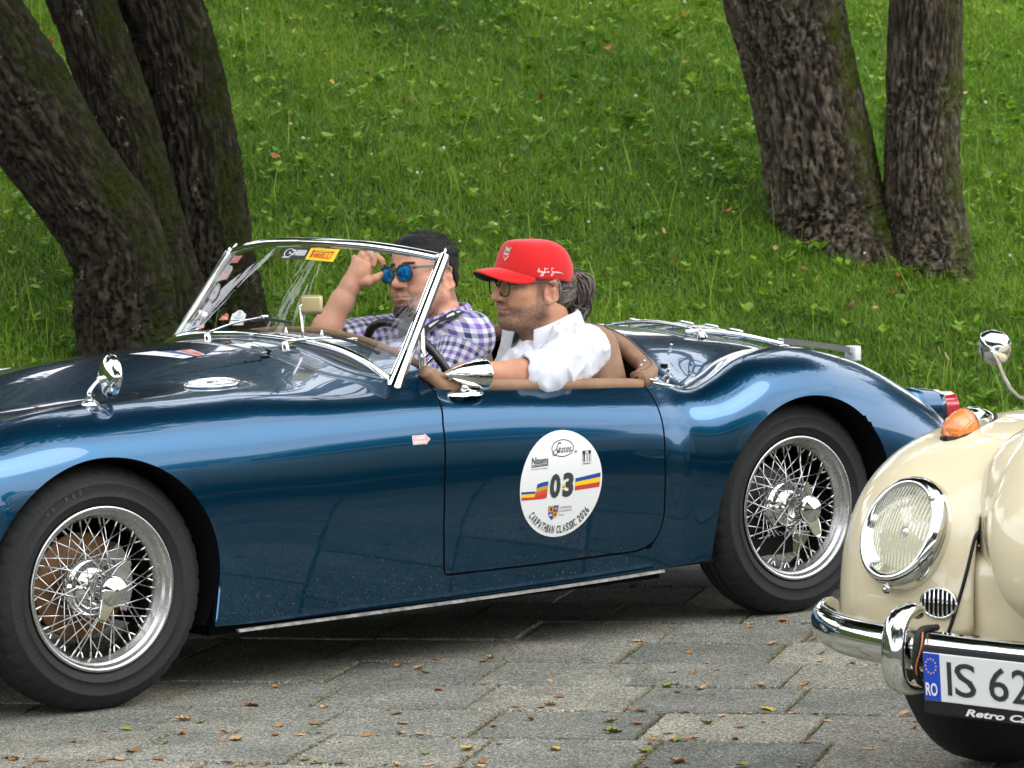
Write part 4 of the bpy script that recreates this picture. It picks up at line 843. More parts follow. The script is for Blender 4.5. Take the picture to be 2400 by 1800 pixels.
# --- headlamps and bumper (left of the frame)
for y in (.20, 2 * YC - .20):
    V, F = lathe([(.0, -.045), (.05, -.040), (.085, -.022), (.092, -.006), (.098, -.002), (.100, .012), (.098, .10)], 32, 0); O('headlamp', V + np.array([-.63, y, .575]), F, M_CHROME, car)
V, F = sweep(spline([(-.60, -.02, .40), (-.78, .10, .40), (-.86, .35, .40), (-.88, YC, .40)], 20), circ(.045, 10, .02), up=(0, 0, 1)); O('bumper', V, F, M_CHROME, car)
V, F = sweep(spline([(-.60, 2 * YC + .02, .40), (-.78, 2 * YC - .10, .40), (-.86, 2 * YC - .35, .40), (-.88, YC, .40)], 20), circ(.045, 10, .02), up=(0, 0, 1)); O('bumper', V, F, M_CHROME, car)
# --- exhaust
V, F = tube([(1.6, .75, .16), (2.2, .62, .15), (3.2, .40, .22)], .022, 10); O('exhaust_pipe', V, F, M_DKMETAL, car)
# --- steering wheel
def steering():
    c_ = w2c(at(968, 886, 10.62)); ax = unit(np.array([-.80, 0, -.42])); e1 = np.array([0, 1., 0]); e2 = np.cross(ax, e1); t = np.arange(64) * 2 * PI / 64; rr = .186
    L = c_ + rr * (np.cos(t)[:, None] * e1 + np.sin(t)[:, None] * e2); r_ = .0125 + .0012 * np.cos(t * 32)
    V, F = tube(L, r_, 10, closed=True); o = O('steering_wheel', V, F, plain('black leather rim', (.014, .014, .014), .38, 0, .5), car)
    for a in (PI / 2, PI / 2 + 2 * PI / 3, PI / 2 - 2 * PI / 3):
        for da in (-.05, .05): V, F = tube([c_ + ax * .03 + (math.cos(a + da * 2) * e1 + math.sin(a + da * 2) * e2) * .03, c_ + (math.cos(a + da) * e1 + math.sin(a + da) * e2) * (rr - .005)], .004, 6); O('spoke', V, F, M_CHROME, o)
    V, F = tube([c_ + ax * .01, c_ + ax * .045], .035, 16); O('hub', V, F, M_RUB, o); V, F = tube([c_ + ax * .04, c_ + ax * .42], .018, 10); O('column', V, F, M_RUB, o)
steering()
# ================================================================== CREAM SALOON (right edge)
AL = math.radians(45.2); BX = np.array([math.cos(AL), -math.sin(AL), 0]); BY = np.array([math.sin(AL), math.cos(AL), 0]); BO = np.array([1.01976, 7.35237, 0])
m = Mt('cream car paint'); m.set(Base_Color=(.60, .52, .335), Roughness=.38, Coat_Weight=.9, Coat_Roughness=.03, Specular_IOR_Level=.4); M_CREAM = m.m
bug = empty('saloon_car', BO, -AL, 'cream round fendered old saloon with chrome bumper cut by the right edge', 'car')
def w2b(P): P = np.asarray(P, float) - BO; return np.stack([P @ BX, P @ BY, P[..., 2]], -1)
# --- fender: rounded solid shell round the wheel
FC, FR, FP = np.array([-.45, .75, .36]), np.array([.355, .58, .455]), 3.0
def fend(x, z, front=True):
    q = 1 - np.abs((x - FC[0]) / FR[0]) ** FP - np.abs((z - FC[2]) / FR[2]) ** FP
    return FC[1] + (-1 if front else 1) * FR[1] * np.maximum(q, 0) ** (1 / FP)
def fnorm(p): d = (p - FC) / FR; return unit(np.sign(d) * np.abs(d) ** (FP - 1) / FR)
def superell(c, r, p, nu=72, nv=40, zmin=None, cut=None, mirror=False):
    """closed rounded block, optionally cut; spherical parameters"""
    u = np.linspace(-PI, PI, nu, endpoint=False); v = np.linspace(-PI / 2, PI / 2, nv); U, W = np.meshgrid(u, v, indexing='ij'); D = np.stack([np.cos(W) * np.cos(U), np.cos(W) * np.sin(U), np.sin(W)], -1)
    k = (np.abs(D) ** p).sum(-1, keepdims=True) ** (-1 / p); V = D * k * np.asarray(r)
    if mirror: V[..., 0] *= -1
    V = V + np.asarray(c) * (np.array([-1, 1, 1]) if mirror else 1); I = np.arange(nu * nv).reshape(nu, nv); J = np.roll(I, -1, 0)
    F = np.stack([I[:, :-1], J[:, :-1], J[:, 1:], I[:, 1:]], -1).reshape(-1, 4)
    if mirror: F = F[:, ::-1]
    return V.reshape(-1, 3), F
for s in (0, 1):
    V, F = superell(FC, FR, FP, 150, 90, mirror=bool(s)); x = np.abs(V[:, 0]); 
    keep = (x > .285) & (np.hypot(V[:, 1] - .75, np.maximum(V[:, 2] - .33, -9)) > 0)
    side = (x > .55) & (np.hypot(V[:, 1] - .76, V[:, 2] - .33) < .36)                     # wheel opening
    low = V[:, 2] < .335 + np.maximum(0, (.60 - x)) * .18
    rr_ = np.hypot(V[:, 1] - .76, V[:, 2] - .33); sn = (x > .55) & (np.abs(rr_ - .36) < .016); kq = np.where(sn, .36 / rr_, 1); V[:, 1] = .76 + (V[:, 1] - .76) * kq; V[:, 2] = .33 + (V[:, 2] - .33) * kq; side &= ~sn; zl_ = .335 + np.maximum(0, (.60 - x)) * .18; sl = np.abs(V[:, 2] - zl_) < .012; V[sl, 2] = zl_[sl]; low &= ~sl
    F = F[(keep & ~side & ~low)[F].all(1)]
    V[:, 2] += .0; fe = O('fender', V, F, M_CREAM, bug)
    sd_ = fe.modifiers.new('thickness', 'SOLIDIFY'); sd_.thickness = .006; sd_.offset = -1
# fender bead (dark welting between fender and body)
def fpt(x, z, lift=0.): p = np.array([x, fend(x, z), z]); return p + fnorm(p) * lift
V, F = tube(spline([fpt(-.297, .605, -.004), fpt(-.299, .58, .0), fpt(-.305, .52, .001), fpt(-.322, .45, .001), fpt(-.345, .385, .001), fpt(-.36, .35, .001)], 20), .0040, 8); O('fender_welt', V, F, M_RUB, bug)
# --- body shell, bonnet, cabin
V, F = superell((0, 1.05, .52), (.40, .86, .33), 5., 160, 90); F = F[(V[:, 2] > .30)[F].all(1)]; O('body', V, F, M_CREAM, bug)
V, F = superell((0, .77, .42), (.46, .568, .15), 8., 180, 60); O('apron', V, F, M_CREAM, bug)
V, F = superell((0, 1.45, .58), (.53, .62, .34), 3., 80, 40); F = F[(V[:, 2] > .3)[F].all(1)]; O('cowl', V, F, M_CREAM, bug)
cp_ = spline([(.145, .400), (.118, .47), (.105, .55), (.118, .63), (.160, .70), (.26, .79), (.42, .865), (.62, .915), (.9, .955), (1.2, .985), (1.42, 1.0)], 60)
wd_ = np.interp(cp_[:, 1], [.40, .43, .48, .54, .60, .68, .76, .84, .90, .95, 1.0], [.10, .155, .205, .235, .255, .280, .310, .345, .380, .43, .50])
dr_ = np.interp(cp_[:, 1], [.40, .55, .70, .85, 1.0], [.045, .075, .095, .10, .10])
T2 = np.gradient(cp_, axis=0); T2 /= np.linalg.norm(T2, axis=1)[:, None]; N2 = np.stack([-T2[:, 1], T2[:, 0]], 1); N2 = np.where((N2[:, :1] * -1 + N2[:, 1:] * .5) < 0, -N2, N2)
tt = np.concatenate([[-1.0, -1.0], np.linspace(-1, 1, 61), [1., 1.]]); HV = []
for i in range(60):
    for j, t in enumerate(tt):
        edge = j < 2 or j > len(tt) - 3; ex = (2 - j if j < 2 else j - len(tt) + 3) if edge else 0
        raise_ = .020 * float(sm(.97, .70, np.array(abs(t)))) * float(sm(0, 8, np.array(i * 1.)))
        p = cp_[i] - N2[i] * (dr_[i] * abs(t) ** 3.2 + ex * .02) + N2[i] * raise_
        HV.append((t * wd_[i] * (1 - .004 * ex), p[0], p[1]))
I = np.arange(len(HV)).reshape(60, len(tt)); O('bonnet', HV, np.stack([I[:-1, :-1], I[:-1, 1:], I[1:, 1:], I[1:, :-1]], -1).reshape(-1, 4), M_CREAM, bug)
V, F = superell((0, 2.35, .62), (.66, 1.55, .42), 2.6, 80, 40); F = F[((V[:, 2] > .26) & (V[:, 1] > .9))[F].all(1)]; O('side_panel', V, F, M_CREAM, bug)
V, F = superell((0, 2.35, .92), (.60, 1.05, .56), 2.4, 80, 50); z = V[F].mean(1)[:, 2]; F = F[z > .92]; z = V[F].mean(1); fm = ((z[:, 2] > 1.0) & (z[:, 2] < 1.33) & (np.abs(np.abs(z[:, 0]) - .45) > .03)).astype(int); O('cabin', V, F, [M_CREAM, plain('dark window', (.02, .025, .025), .05)], bug, fm=fm)
V, F = box((0, 2.2, .25), (1.25, 3.4, .10)); O('underbody', V, F, M_BLACK, bug, smooth=False)
V, F = box((.1, .66, .245), (.84, .90, .06)); O('shading_tray', V, F, M_BLACK, bug, smooth=False)  # unseen tray, lowered and lengthened to darken the ground under the front
for s in (-1, 1):
    for y in (.76, 3.15):
        tpb = [(.20, -.06), (.23, -.072), (.27, -.076), (.30, -.066), (.318, -.045), (.322, 0), (.318, .045), (.30, .066), (.26, .076), (.205, .065), (.20, .04)]; V, F = lathe(tpb, 64, 0); o = O('wheel', V * np.array([s, 1, 1]) + np.array([s * .66, y, .322]), F, M_TYRE, bug)
        V, F = lathe([(.0, .055), (.06, .06), (.10, .045), (.13, .05), (.175, .035), (.20, .05), (.205, .058), (.2, .06)], 40, 0); O('hub_cap', V * np.array([s, 1, 1]) + np.array([s * .66, y, .322]), F, M_CHROME, o)
    for kk in (0,):
        V, F = superell((s * .56, 3.15, .38), (.22, .62, .42), 2.8, 60, 40); F = F[(V[:, 2] > .34)[F].all(1)]; O('fender', V, F, M_CREAM, bug)
# --- headlamp
m = Mt('headlamp glass'); wv = m.n('ShaderNodeTexWave', wave_type='BANDS', bands_direction='X'); wv.inputs['Scale'].default_value = 34; wv.inputs['Distortion'].default_value = .35; wv.inputs['Detail'].default_value = 1
m.L.new(m.co(), wv.inputs['Vector']); gl = m.n('ShaderNodeBsdfGlossy'); gl.inputs['Roughness'].default_value = .03; tp = m.n('ShaderNodeBsdfTransparent'); tp.inputs['Color'].default_value = (.93, .95, .90, 1)
bp = m.n('ShaderNodeBump'); bp.inputs['Strength'].default_value = .55; bp.inputs['Distance'].default_value = .006; m.L.new(wv.outputs['Fac'], bp.inputs['Height']); m.L.new(bp.outputs[0], gl.inputs['Normal'])
lw = m.n('ShaderNodeLayerWeight'); lw.inputs['Blend'].default_value = .35; m.L.new(bp.outputs[0], lw.inputs['Normal']); ms = m.n('ShaderNodeMixShader')
dfu = m.n('ShaderNodeBsdfDiffuse'); dfu.inputs['Color'].default_value = (.62, .64, .52, 1); ms2 = m.n('ShaderNodeMixShader'); m.L.new(m.math('ADD', m.math('MULTIPLY', wv.outputs['Fac'], .22), .03), ms2.inputs[0]); m.L.new(tp.outputs[0], ms2.inputs[1]); m.L.new(dfu.outputs[0], ms2.inputs[2])
m.L.new(m.math('ADD', m.math('MULTIPLY', lw.outputs['Facing'], .35), .08), ms.inputs[0]); m.L.new(ms2.outputs[0], ms.inputs[1]); m.L.new(gl.outputs[0], ms.inputs[2]); m.L.new(ms.outputs[0], m.out.inputs['Surface']); M_LENS = m.m
m = Mt('reflector'); m.set(Base_Color=(.80, .80, .70), Metallic=1., Roughness=.07); m.bump(m.noise(30, 2), .05, .01); M_REFL = m.m
def lamp(s):
    c_ = np.array([s * .476, .196, .594]); n_ = unit([s * .14, -.90, .40]); R = basis3(np.cross([0, 0, 1.], n_) * 1., n_)
    ring = [(.094, .014), (.097, .020), (.103, .022), (.110, .019), (.116, .010), (.119, .0), (.120, -.012), (.119, -.035), (.114, -.075)]
    V, F = lathe(ring, 64, 2); V[:, 1] *= 1.04; o = O('headlamp', V @ R.T + c_, F, M_CHROME, bug)
    t = np.linspace(0, 1, 10); dome = [(.0955 * a, .014 + .020 * (1 - a * a)) for a in t]; V, F = lathe(dome, 56, 2); V[:, 1] *= 1.04
    me = new_mesh('lens', V, F, M_LENS); g = link('lens', me, o, c_); g.rotation_euler = Matrix(R.tolist()).to_euler()
    bowl = [(.0955 * a, -.055 + .068 * a * a) for a in t]; V, F = lathe(bowl, 48, 2); V[:, 1] *= 1.04; O('reflector', V @ R.T + c_, F, M_REFL, o)
    V, F = lathe([(.0, .016), (.012, .012), (.014, -.01), (.012, -.05)], 16, 2); O('bulb', V @ R.T + c_ + n_ * -.012, F, M_CHROME, o)
    b = c_ + R[:, 1] * (-.127 if R[2, 1] > 0 else .127) + n_ * -.004; V, F = bevel_box(b, (.018, .014, .022), .003, 2); O('rim_clip', V, F, M_CHROME, o); V, F = lathe([(0, .010), (.005, .008), (.006, .0)], 10, 1); V[:, 1] *= -1; O('screw', V + b + np.array([0, -.006, 0]), F, M_STEEL, o)
    a = c_ + unit(R[:, 1] * (.075 if R[2, 1] > 0 else -.075) + R[:, 0] * .080 * (1 if R[0, 0] > 0 else -1)) * .108 + n_ * .018; V, F = lathe([(0, .008), (.007, .006), (.008, 0)], 10, 1); V[:, 1] *= -1; O('screw', V + a, F, M_STEEL, o)
lamp(-1); lamp(1)
# --- indicator on the fender
def top_z(x, y): q = 1 - np.abs((x - FC[0]) / FR[0]) ** FP - np.abs((y - FC[1]) / FR[1]) ** FP; return FC[2] + FR[2] * np.maximum(q, 0) ** (1 / FP)
m = Mt('amber lens'); m.set(Base_Color=(.58, .15, .004), Roughness=.14, Coat_Weight=1.); wv = m.n('ShaderNodeTexWave'); wv.inputs['Scale'].default_value = 120; m.L.new(m.co(), wv.inputs['Vector']); m.bump(wv.outputs['Fac'], .35, .003); M_AMBER = m.m
def indicator(s):
    x0, y0 = -.505, .455; p = np.array([x0, y0, top_z(x0, y0)]); n_ = fnorm(p); fw_ = unit(np.array([.0, -1., 0]) - n_ * (n_ @ np.array([.0, -1., 0]))); sx_ = np.cross(n_, fw_)
    def sh(a, w, h):  # a along (front +), half width, height
        t = np.linspace(0, PI, 11); return [p + fw_ * a + sx_ * (w * math.cos(q)) + n_ * (h * math.sin(q) ** .8 - .006) for q in t]
    mk = lambda L: (np.array([q for r_ in L for q in r_]), [(i * 11 + j, i * 11 + j + 1, i * 11 + 12 + j, i * 11 + 11 + j) for i in range(len(L) - 1) for j in range(10)] + [tuple(range(11)), tuple((len(L) - 1) * 11 + j for j in range(10, -1, -1))])
    mr = lambda V: V * np.array([-1, 1, 1]) if s > 0 else V
    V, F = mk([sh(.074, .004, .012), sh(.071, .016, .024), sh(.062, .026, .036), sh(.045, .033, .046), sh(.02, .036, .050), sh(.0, .036, .051)]); le = O('indicator', mr(V), F, M_AMBER, bug)
    V, F = mk([sh(.002, .0375, .0525), sh(-.002, .0375, .0525), sh(-.03, .034, .046), sh(-.06, .025, .032), sh(-.085, .013, .017), sh(-.096, .003, .006)]); O('chrome_tail', mr(V), F, M_CHROME, le)
    V, F = mk([sh(.080, .006, .009), sh(.072, .022, .010), (sh(.05, .038, .010)), sh(.0, .041, .010), sh(-.05, .032, .010), sh(-.09, .016, .010), sh(-.104, .004, .008)]); O('gasket', mr(V), F, M_RUB, le)
indicator(-1); indicator(1)
# --- horn grille
def horn(s):
    x0, z0 = -.365, .452; p = np.array([x0, fend(x0, z0), z0]); n_ = fnorm(p); ex = unit(np.array([1., 0, 0]) - n_ * n_[0]); ez = np.cross(n_, ex) * -1; ez = ez if ez[2] > 0 else -ez
    pt = lambda a, b, h: p + ex * a + ez * b + n_ * h; t = np.arange(40) * 2 * PI / 40; mr = lambda V: np.asarray(V) * np.array([-1, 1, 1]) if s > 0 else np.asarray(V)
    V, F = tube(np.array([pt(.044 * math.cos(a), .031 * math.sin(a), .003) for a in t]), .0032, 8, closed=True); o = O('horn_grille', mr(V), F, M_CHROME, bug)
    V = mr([pt(.043 * math.cos(a), .030 * math.sin(a), .0022) for a in t]); O('recess', V, [tuple(range(40))], M_BLACK, o)
    for q in np.linspace(-.033, .033, 7):
        hh = .030 * math.sqrt(1 - (q / .044) ** 2); V, F = tube(np.array([pt(q, -hh, .004), pt(q, hh, .004)]), .0022, 6); O('bar', mr(V), F, M_CHROME, o)
horn(-1); horn(1)
# --- bumper with overriders
def bump_path(): return spline([(-.648, .180, .398), (-.632, .112, .396), (-.585, .055, .390), (-.48, .005, .381), (-.30, -.035, .376), (-.12, -.052, .374), (0, -.055, .374), (.12, -.052, .374), (.30, -.035, .376), (.48, .005, .381), (.60, .055, .390), (.655, .115, .396), (.672, .185, .398)], 90)
L = bump_path() + np.array([0, 0, .012]); pr = [(-.043, .012), (-.040, -.004), (-.028, -.016), (-.010, -.021), (.010, -.021), (.028, -.016), (.040, -.004), (.043, .012), (.036, .010), (.0, -.008), (-.036, .010)]
k = np.linspace(0, 1, 90); ends = np.minimum(np.minimum(k, 1 - k) / .055, 1); sc = .30 + .70 * np.sqrt(np.clip(ends, 0, 1)) * (.92 + .08 * np.clip(np.minimum(k, 1 - k) / .25, 0, 1))
V, F = sweep(L, [(a, -b) for a, b in pr], up=(0, 0, 1), scale=sc); bu = O('bumper', V, F, M_CHROME, bug)
cols_ = V.reshape(90, 11, 3)[:, 3].mean(0)
for s in (-1, 1):
    x0 = -.284 if s < 0 else .33; q = [(x0, .010, .306), (x0, -.045, .310), (x0, -.072, .328), (x0, -.080, .365), (x0, -.078, .405), (x0, -.070, .437), (x0, -.052, .458), (x0, -.020, .466), (x0, .0, .460)]
    V, F = sweep(spline(q, 28), circ(1, 14), up=(1, 0, 0), scale=1.); 
    Ls = spline(q, 28); T, N, B = frames(Ls, up=(1, 0, 0)); w_ = np.interp(np.linspace(0, 1, 28), [0, .2, .5, .8, 1], [.028, .029, .029, .027, .023]); c_, s_ = np.cos(np.arange(14) * 2 * PI / 14), np.sin(np.arange(14) * 2 * PI / 14)
    V = (Ls[:, None] + N[:, None] * (w_[:, None] * c_[None])[..., None] + B[:, None] * (.016 * s_)[None, :, None]).reshape(-1, 3); o = O('overrider', V, F, M_CHROME, bu)
    xs = x0 + .052; V, F = sweep(spline([(xs, .0, .318), (xs, -.058, .325), (xs, -.072, .376), (xs, -.058, .43), (xs, .0, .432)], 16), circ(.007, 8), up=(1, 0, 0)); O('rubber_strip', V, F, M_RUB, o)
    V, F = tube(spline([(xs + .012, -.062, .430), (xs + .018, -.076, .40), (xs + .006, -.078, .36), (xs + .002, -.066, .33)], 12), .0016, 5); O('wire', V, F, plain('orange wire', (.55, .16, .05), .5), o)
# --- number plate
def on_plate(V): V = np.asarray(V, float); return np.stack([V[:, 0] + .062, -.0835 - V[:, 2] + (V[:, 1] - .33) * -.05, V[:, 1] + .012], 1)
V, F = bevel_box((0, .3265, -.006), (.536, .142, .014), .006, 2); np_ = O('number_plate', on_plate(V), F, M_RUB, bug)
V, F = bevel_box((.0, .3345, .0035), (.520, .098, .004), .0012, 1); O('plate_face', on_plate(V), F, plain('plate white', (.66, .66, .63), .4), np_, smooth=False)
V, F = bevel_box((-.238, .3345, .0045), (.042, .0965, .004), .001, 1); bb = O('country_band', on_plate(V), F, plain('plate blue', (.005, .05, .42), .4), np_, smooth=False)
def put(txt, x0, x1, z0, z1, mat, parent, name='letters', h=.0068, bold=.0, shear=0., sp=1.):
    V, F = text_mesh(txt, 1., bold, 1., shear, sp); a, b = V.min(0), V.max(0); V = np.stack([x0 + (V[:, 0] - a[0]) / (b[0] - a[0]) * (x1 - x0), z0 + (V[:, 1] - a[1]) / (b[1] - a[1]) * (z1 - z0), np.full(len(V), h)], 1)
    return O(name, on_plate(V), F, mat, parent, smooth=False)
put('RO', -.2535, -.2235, .296, .323, plain('plate letter white', (.75, .75, .73), .4), bb, 'letters', .0085, .02)
SV, SF = MB(), None
for i in range(12):
    a = 2 * PI * i / 12; c0 = (-.238 + .0135 * math.cos(a), .357 + .0150 * math.sin(a)); t = [(c0[0] + (.0026 if k % 2 == 0 else .0012) * math.sin(k * PI / 5), c0[1] + (.0026 if k % 2 == 0 else .0012) * math.cos(k * PI / 5), .0085) for k in range(10)]; SV.add(on_plate(t), [tuple(range(10))])
tag(SV.build('stars', M_YEL, bb, smooth=False), kind='stuff')
V, F = box((-.1935, .3345, .0062), (.0105, .068, .0012)); O('letter', on_plate(V), F, M_INK, np_, smooth=False)
put('S', -.180, -.126, .300, .369, M_INK, np_, 'letter', bold=.006); put('6', -.094, -.045, .300, .369, M_INK, np_, 'letter', bold=.006); put('2', -.037, .010, .300, .369, M_INK, np_, 'letter', bold=.006)
put('Retro Cars', -.160, .03, .2615, .2765, plain('holder print', (.72, .72, .70), .5), np_, 'holder_print', .0022, .03, .3)
# --- door mirror
def bmirror():
    c_ = w2b(at(2330, 815, 8.55)); e = w2b(at(2402, 936, 8.62)); r_ = np.array([-.70, 1.32, .76]); V, F = tube(spline([r_ + np.array([0, .03, -.03]), r_, e, c_ + np.array([.022, -.022, -.020]), c_ + np.array([.008, -.020, .0])], 20), np.linspace(.006, .0048, 20), 8); o = O('door_mirror', V, F, M_CHROME, bug)
    ol = [(-.038, .016), (-.032, .034), (-.012, .041), (.018, .036), (.035, .020), (.038, -.002), (.033, -.026), (.018, -.038), (-.008, -.040), (-.026, -.030), (-.036, -.008)]; ol = spline([(x, y, 0) for x, y in ol], 36, True)[:, :2]
    lev = [(.0, -.022), (.35, -.021), (.65, -.016), (.86, -.008), (.97, .0), (1., .008), (.985, .012), (.93, .010), (0, .010)]
    V = np.array([(x * k_, d, y * k_) for k_, d in lev for x, y in ol]); n_ = 36; F = [(i * n_ + a, i * n_ + (a + 1) % n_, (i + 1) * n_ + (a + 1) % n_, (i + 1) * n_ + a) for i in range(len(lev) - 1) for a in range(n_)]
    O('mirror_head', V @ rot('Z', .35).T + c_, F, M_CHROME, o)
bmirror()
# small rubber stop behind the bumper
V, F = lathe([(0, .014), (.012, .010), (.014, 0), (.014, -.02)], 14, 2); O('rubber_stop', V + np.array([-.185, .06, .40]), F, M_RUB, bug)
# ================================================================== PEOPLE: smooth bodies from distance fields
def smin(a, b, k): h_ = np.clip(.5 + .5 * (b - a) / k, 0, 1); return b + (a - b) * h_ - k * h_ * (1 - h_)
def d_ell(P, c, r): q = (P - np.asarray(c, np.float32)); r = np.asarray(r, np.float32); k0 = np.linalg.norm(q / r, axis=-1); k1 = np.linalg.norm(q / (r * r), axis=-1); return k0 * (k0 - 1) / (k1 + 1e-9)
def d_cap(P, a, b, ra, rb=None):
    a, b = np.asarray(a, np.float32), np.asarray(b, np.float32); rb = ra if rb is None else rb; e = b - a; t = np.clip(((P - a) @ e) / (e @ e + 1e-12), 0, 1); return np.linalg.norm(P - a - t[..., None] * e, axis=-1) - (ra + (rb - ra) * t)
class Field:
    """list of shapes blended in order; every shape carries a bounding ball so that far blocks skip it"""
    def __init__(s): s.items = []
    def ell(s, c, r, k=.01, op=1): s.items.append((np.asarray(c, float), max(r), lambda P: d_ell(P, c, r), k, op)); return s
    def cap(s, a, b, ra, rb=None, k=.01, op=1):
        a, b = np.asarray(a, float), np.asarray(b, float); s.items.append(((a + b) / 2, np.linalg.norm(b - a) / 2 + max(ra, rb or 0), lambda P: d_cap(P, a, b, ra, rb), k, op)); return s
    def fn(s, c, r, f, k=.01, op=1): s.items.append((np.asarray(c, float), r, f, k, op)); return s
    def chain(s, pts, rad, k=.01):
        for i in range(len(pts) - 1): s.cap(pts[i], pts[i + 1], rad[i], rad[i + 1], k)
        return s
    def ev(s, P, cen=None, rad=0.):
        """P (n, m, 3) in blocks with ball centres cen, or (n, 3)"""
        d = np.full(P.shape[:-1], .08, np.float32)
        for c, r, f, k, op in s.items:
            if cen is not None:
                m_ = np.linalg.norm(cen - c, axis=1) < r + rad + .03 + k
                if not m_.any(): continue
                v = f(P[m_]).astype(np.float32); d[m_] = smin(d[m_], v, k) if op > 0 else -smin(-d[m_], v, k)
            else: v = f(P); d = smin(d, v, k) if op > 0 else -smin(-d, v, k)
        return d
def nets(field, lo, hi, h, post=None):
    """surface of a field: vertices and quads (surface nets)"""
    B = 8; lo = np.asarray(lo, float); n = (np.ceil((np.asarray(hi) - lo) / h / B).astype(int)) * B; nb = n // B
    bi = np.stack(np.meshgrid(*[np.arange(k) for k in nb], indexing='ij'), -1).reshape(-1, 3); cen = lo + (bi + .5) * B * h; rad = B * h * .87
    near = np.zeros(len(cen), bool)
    dist0 = np.full(len(cen), 1.)
    for c, r, f, k, op in field.items:
        if op > 0: m_ = np.linalg.norm(cen - c, axis=1) < r + rad + .05; near |= m_
    bi, cen = bi[near], cen[near]
    dc = field.ev(cen[:, None].astype(np.float32), cen, rad)[:, 0]; G = np.full(tuple(n + 1), .05, np.float32)
    inn = dc < -(rad + .012)
    for b in bi[inn]: G[b[0] * B:b[0] * B + B + 1, b[1] * B:b[1] * B + B + 1, b[2] * B:b[2] * B + B + 1] = -.05
    act = np.abs(dc) <= rad + .012; bi, cen = bi[act], cen[act]; o = np.arange(B + 1); off = np.stack(np.meshgrid(o, o, o, indexing='ij'), -1).reshape(-1, 3)
    for s0 in range(0, len(bi), 400):
        b, c = bi[s0:s0 + 400], cen[s0:s0 + 400]; P = (lo + (b[:, None] * B + off[None]) * h).astype(np.float32); d = field.ev(P, c, rad)
        if post is not None: d = post(P, d)
        d = d.reshape(-1, B + 1, B + 1, B + 1)
        for q, v in zip(b, d): G[q[0] * B:q[0] * B + B + 1, q[1] * B:q[1] * B + B + 1, q[2] * B:q[2] * B + B + 1] = v
    S = G < 0; c8 = [(x, y, z) for x in (0, 1) for y in (0, 1) for z in (0, 1)]; sh = lambda A, c: A[c[0]:A.shape[0] - 1 + c[0], c[1]:A.shape[1] - 1 + c[1], c[2]:A.shape[2] - 1 + c[2]]
    cnt = sum(sh(S, c).astype(np.int8) for c in c8); ac = np.argwhere((cnt > 0) & (cnt < 8)); idx = -np.ones(cnt.shape, np.int32); idx[tuple(ac.T)] = np.arange(len(ac))
    acc = np.zeros((len(ac), 3)); k = np.zeros(len(ac)); val = {c: G[ac[:, 0] + c[0], ac[:, 1] + c[1], ac[:, 2] + c[2]] for c in c8}
    for a in c8:
        for ax in range(3):
            if a[ax]: continue
            b = tuple(1 if i == ax else a[i] for i in range(3)); va, vb = val[a], val[b]; x = (va < 0) != (vb < 0); t = np.where(x, va / np.where(x, va - vb, 1), 0); p = np.tile(np.array(a, float), (len(ac), 1)); p[:, ax] += t; acc += p * x[:, None]; k += x
    V = lo + (ac + acc / k[:, None]) * h; Q = []
    for ax in range(3):
        u, w = (ax + 1) % 3, (ax + 2) % 3; sl0 = [slice(None)] * 3; sl1 = [slice(None)] * 3; sl0[ax] = slice(0, -1); sl1[ax] = slice(1, None); A, Bm = S[tuple(sl0)], S[tuple(sl1)]
        e = np.argwhere(A != Bm); e = e[(e[:, u] > 0) & (e[:, w] > 0) & (e[:, u] < cnt.shape[u]) & (e[:, w] < cnt.shape[w])]
        if not len(e): continue
        s_ = A[tuple(e.T)]; du = np.eye(3, dtype=int)[u]; dw = np.eye(3, dtype=int)[w]; q = np.stack([idx[tuple((e - du - dw).T)], idx[tuple((e - dw).T)], idx[tuple(e.T)], idx[tuple((e - du).T)]], 1); q[~s_] = q[~s_][:, ::-1]; Q.append(q)
    return V, np.concatenate(Q)
def relax(V, Q, it=2, lam=.5):
    a = np.concatenate([Q[:, 0], Q[:, 1], Q[:, 2], Q[:, 3], Q[:, 1], Q[:, 2], Q[:, 3], Q[:, 0]]); b = np.concatenate([Q[:, 1], Q[:, 2], Q[:, 3], Q[:, 0], Q[:, 0], Q[:, 1], Q[:, 2], Q[:, 3]]); c = np.bincount(a, minlength=len(V))[:, None]
    for i in range(it):
        for l in (lam, -lam * 1.03):
            s = np.stack([np.bincount(a, V[b, j], len(V)) for j in range(3)], 1) / np.maximum(c, 1); V = V + l * (s - V)
    return V

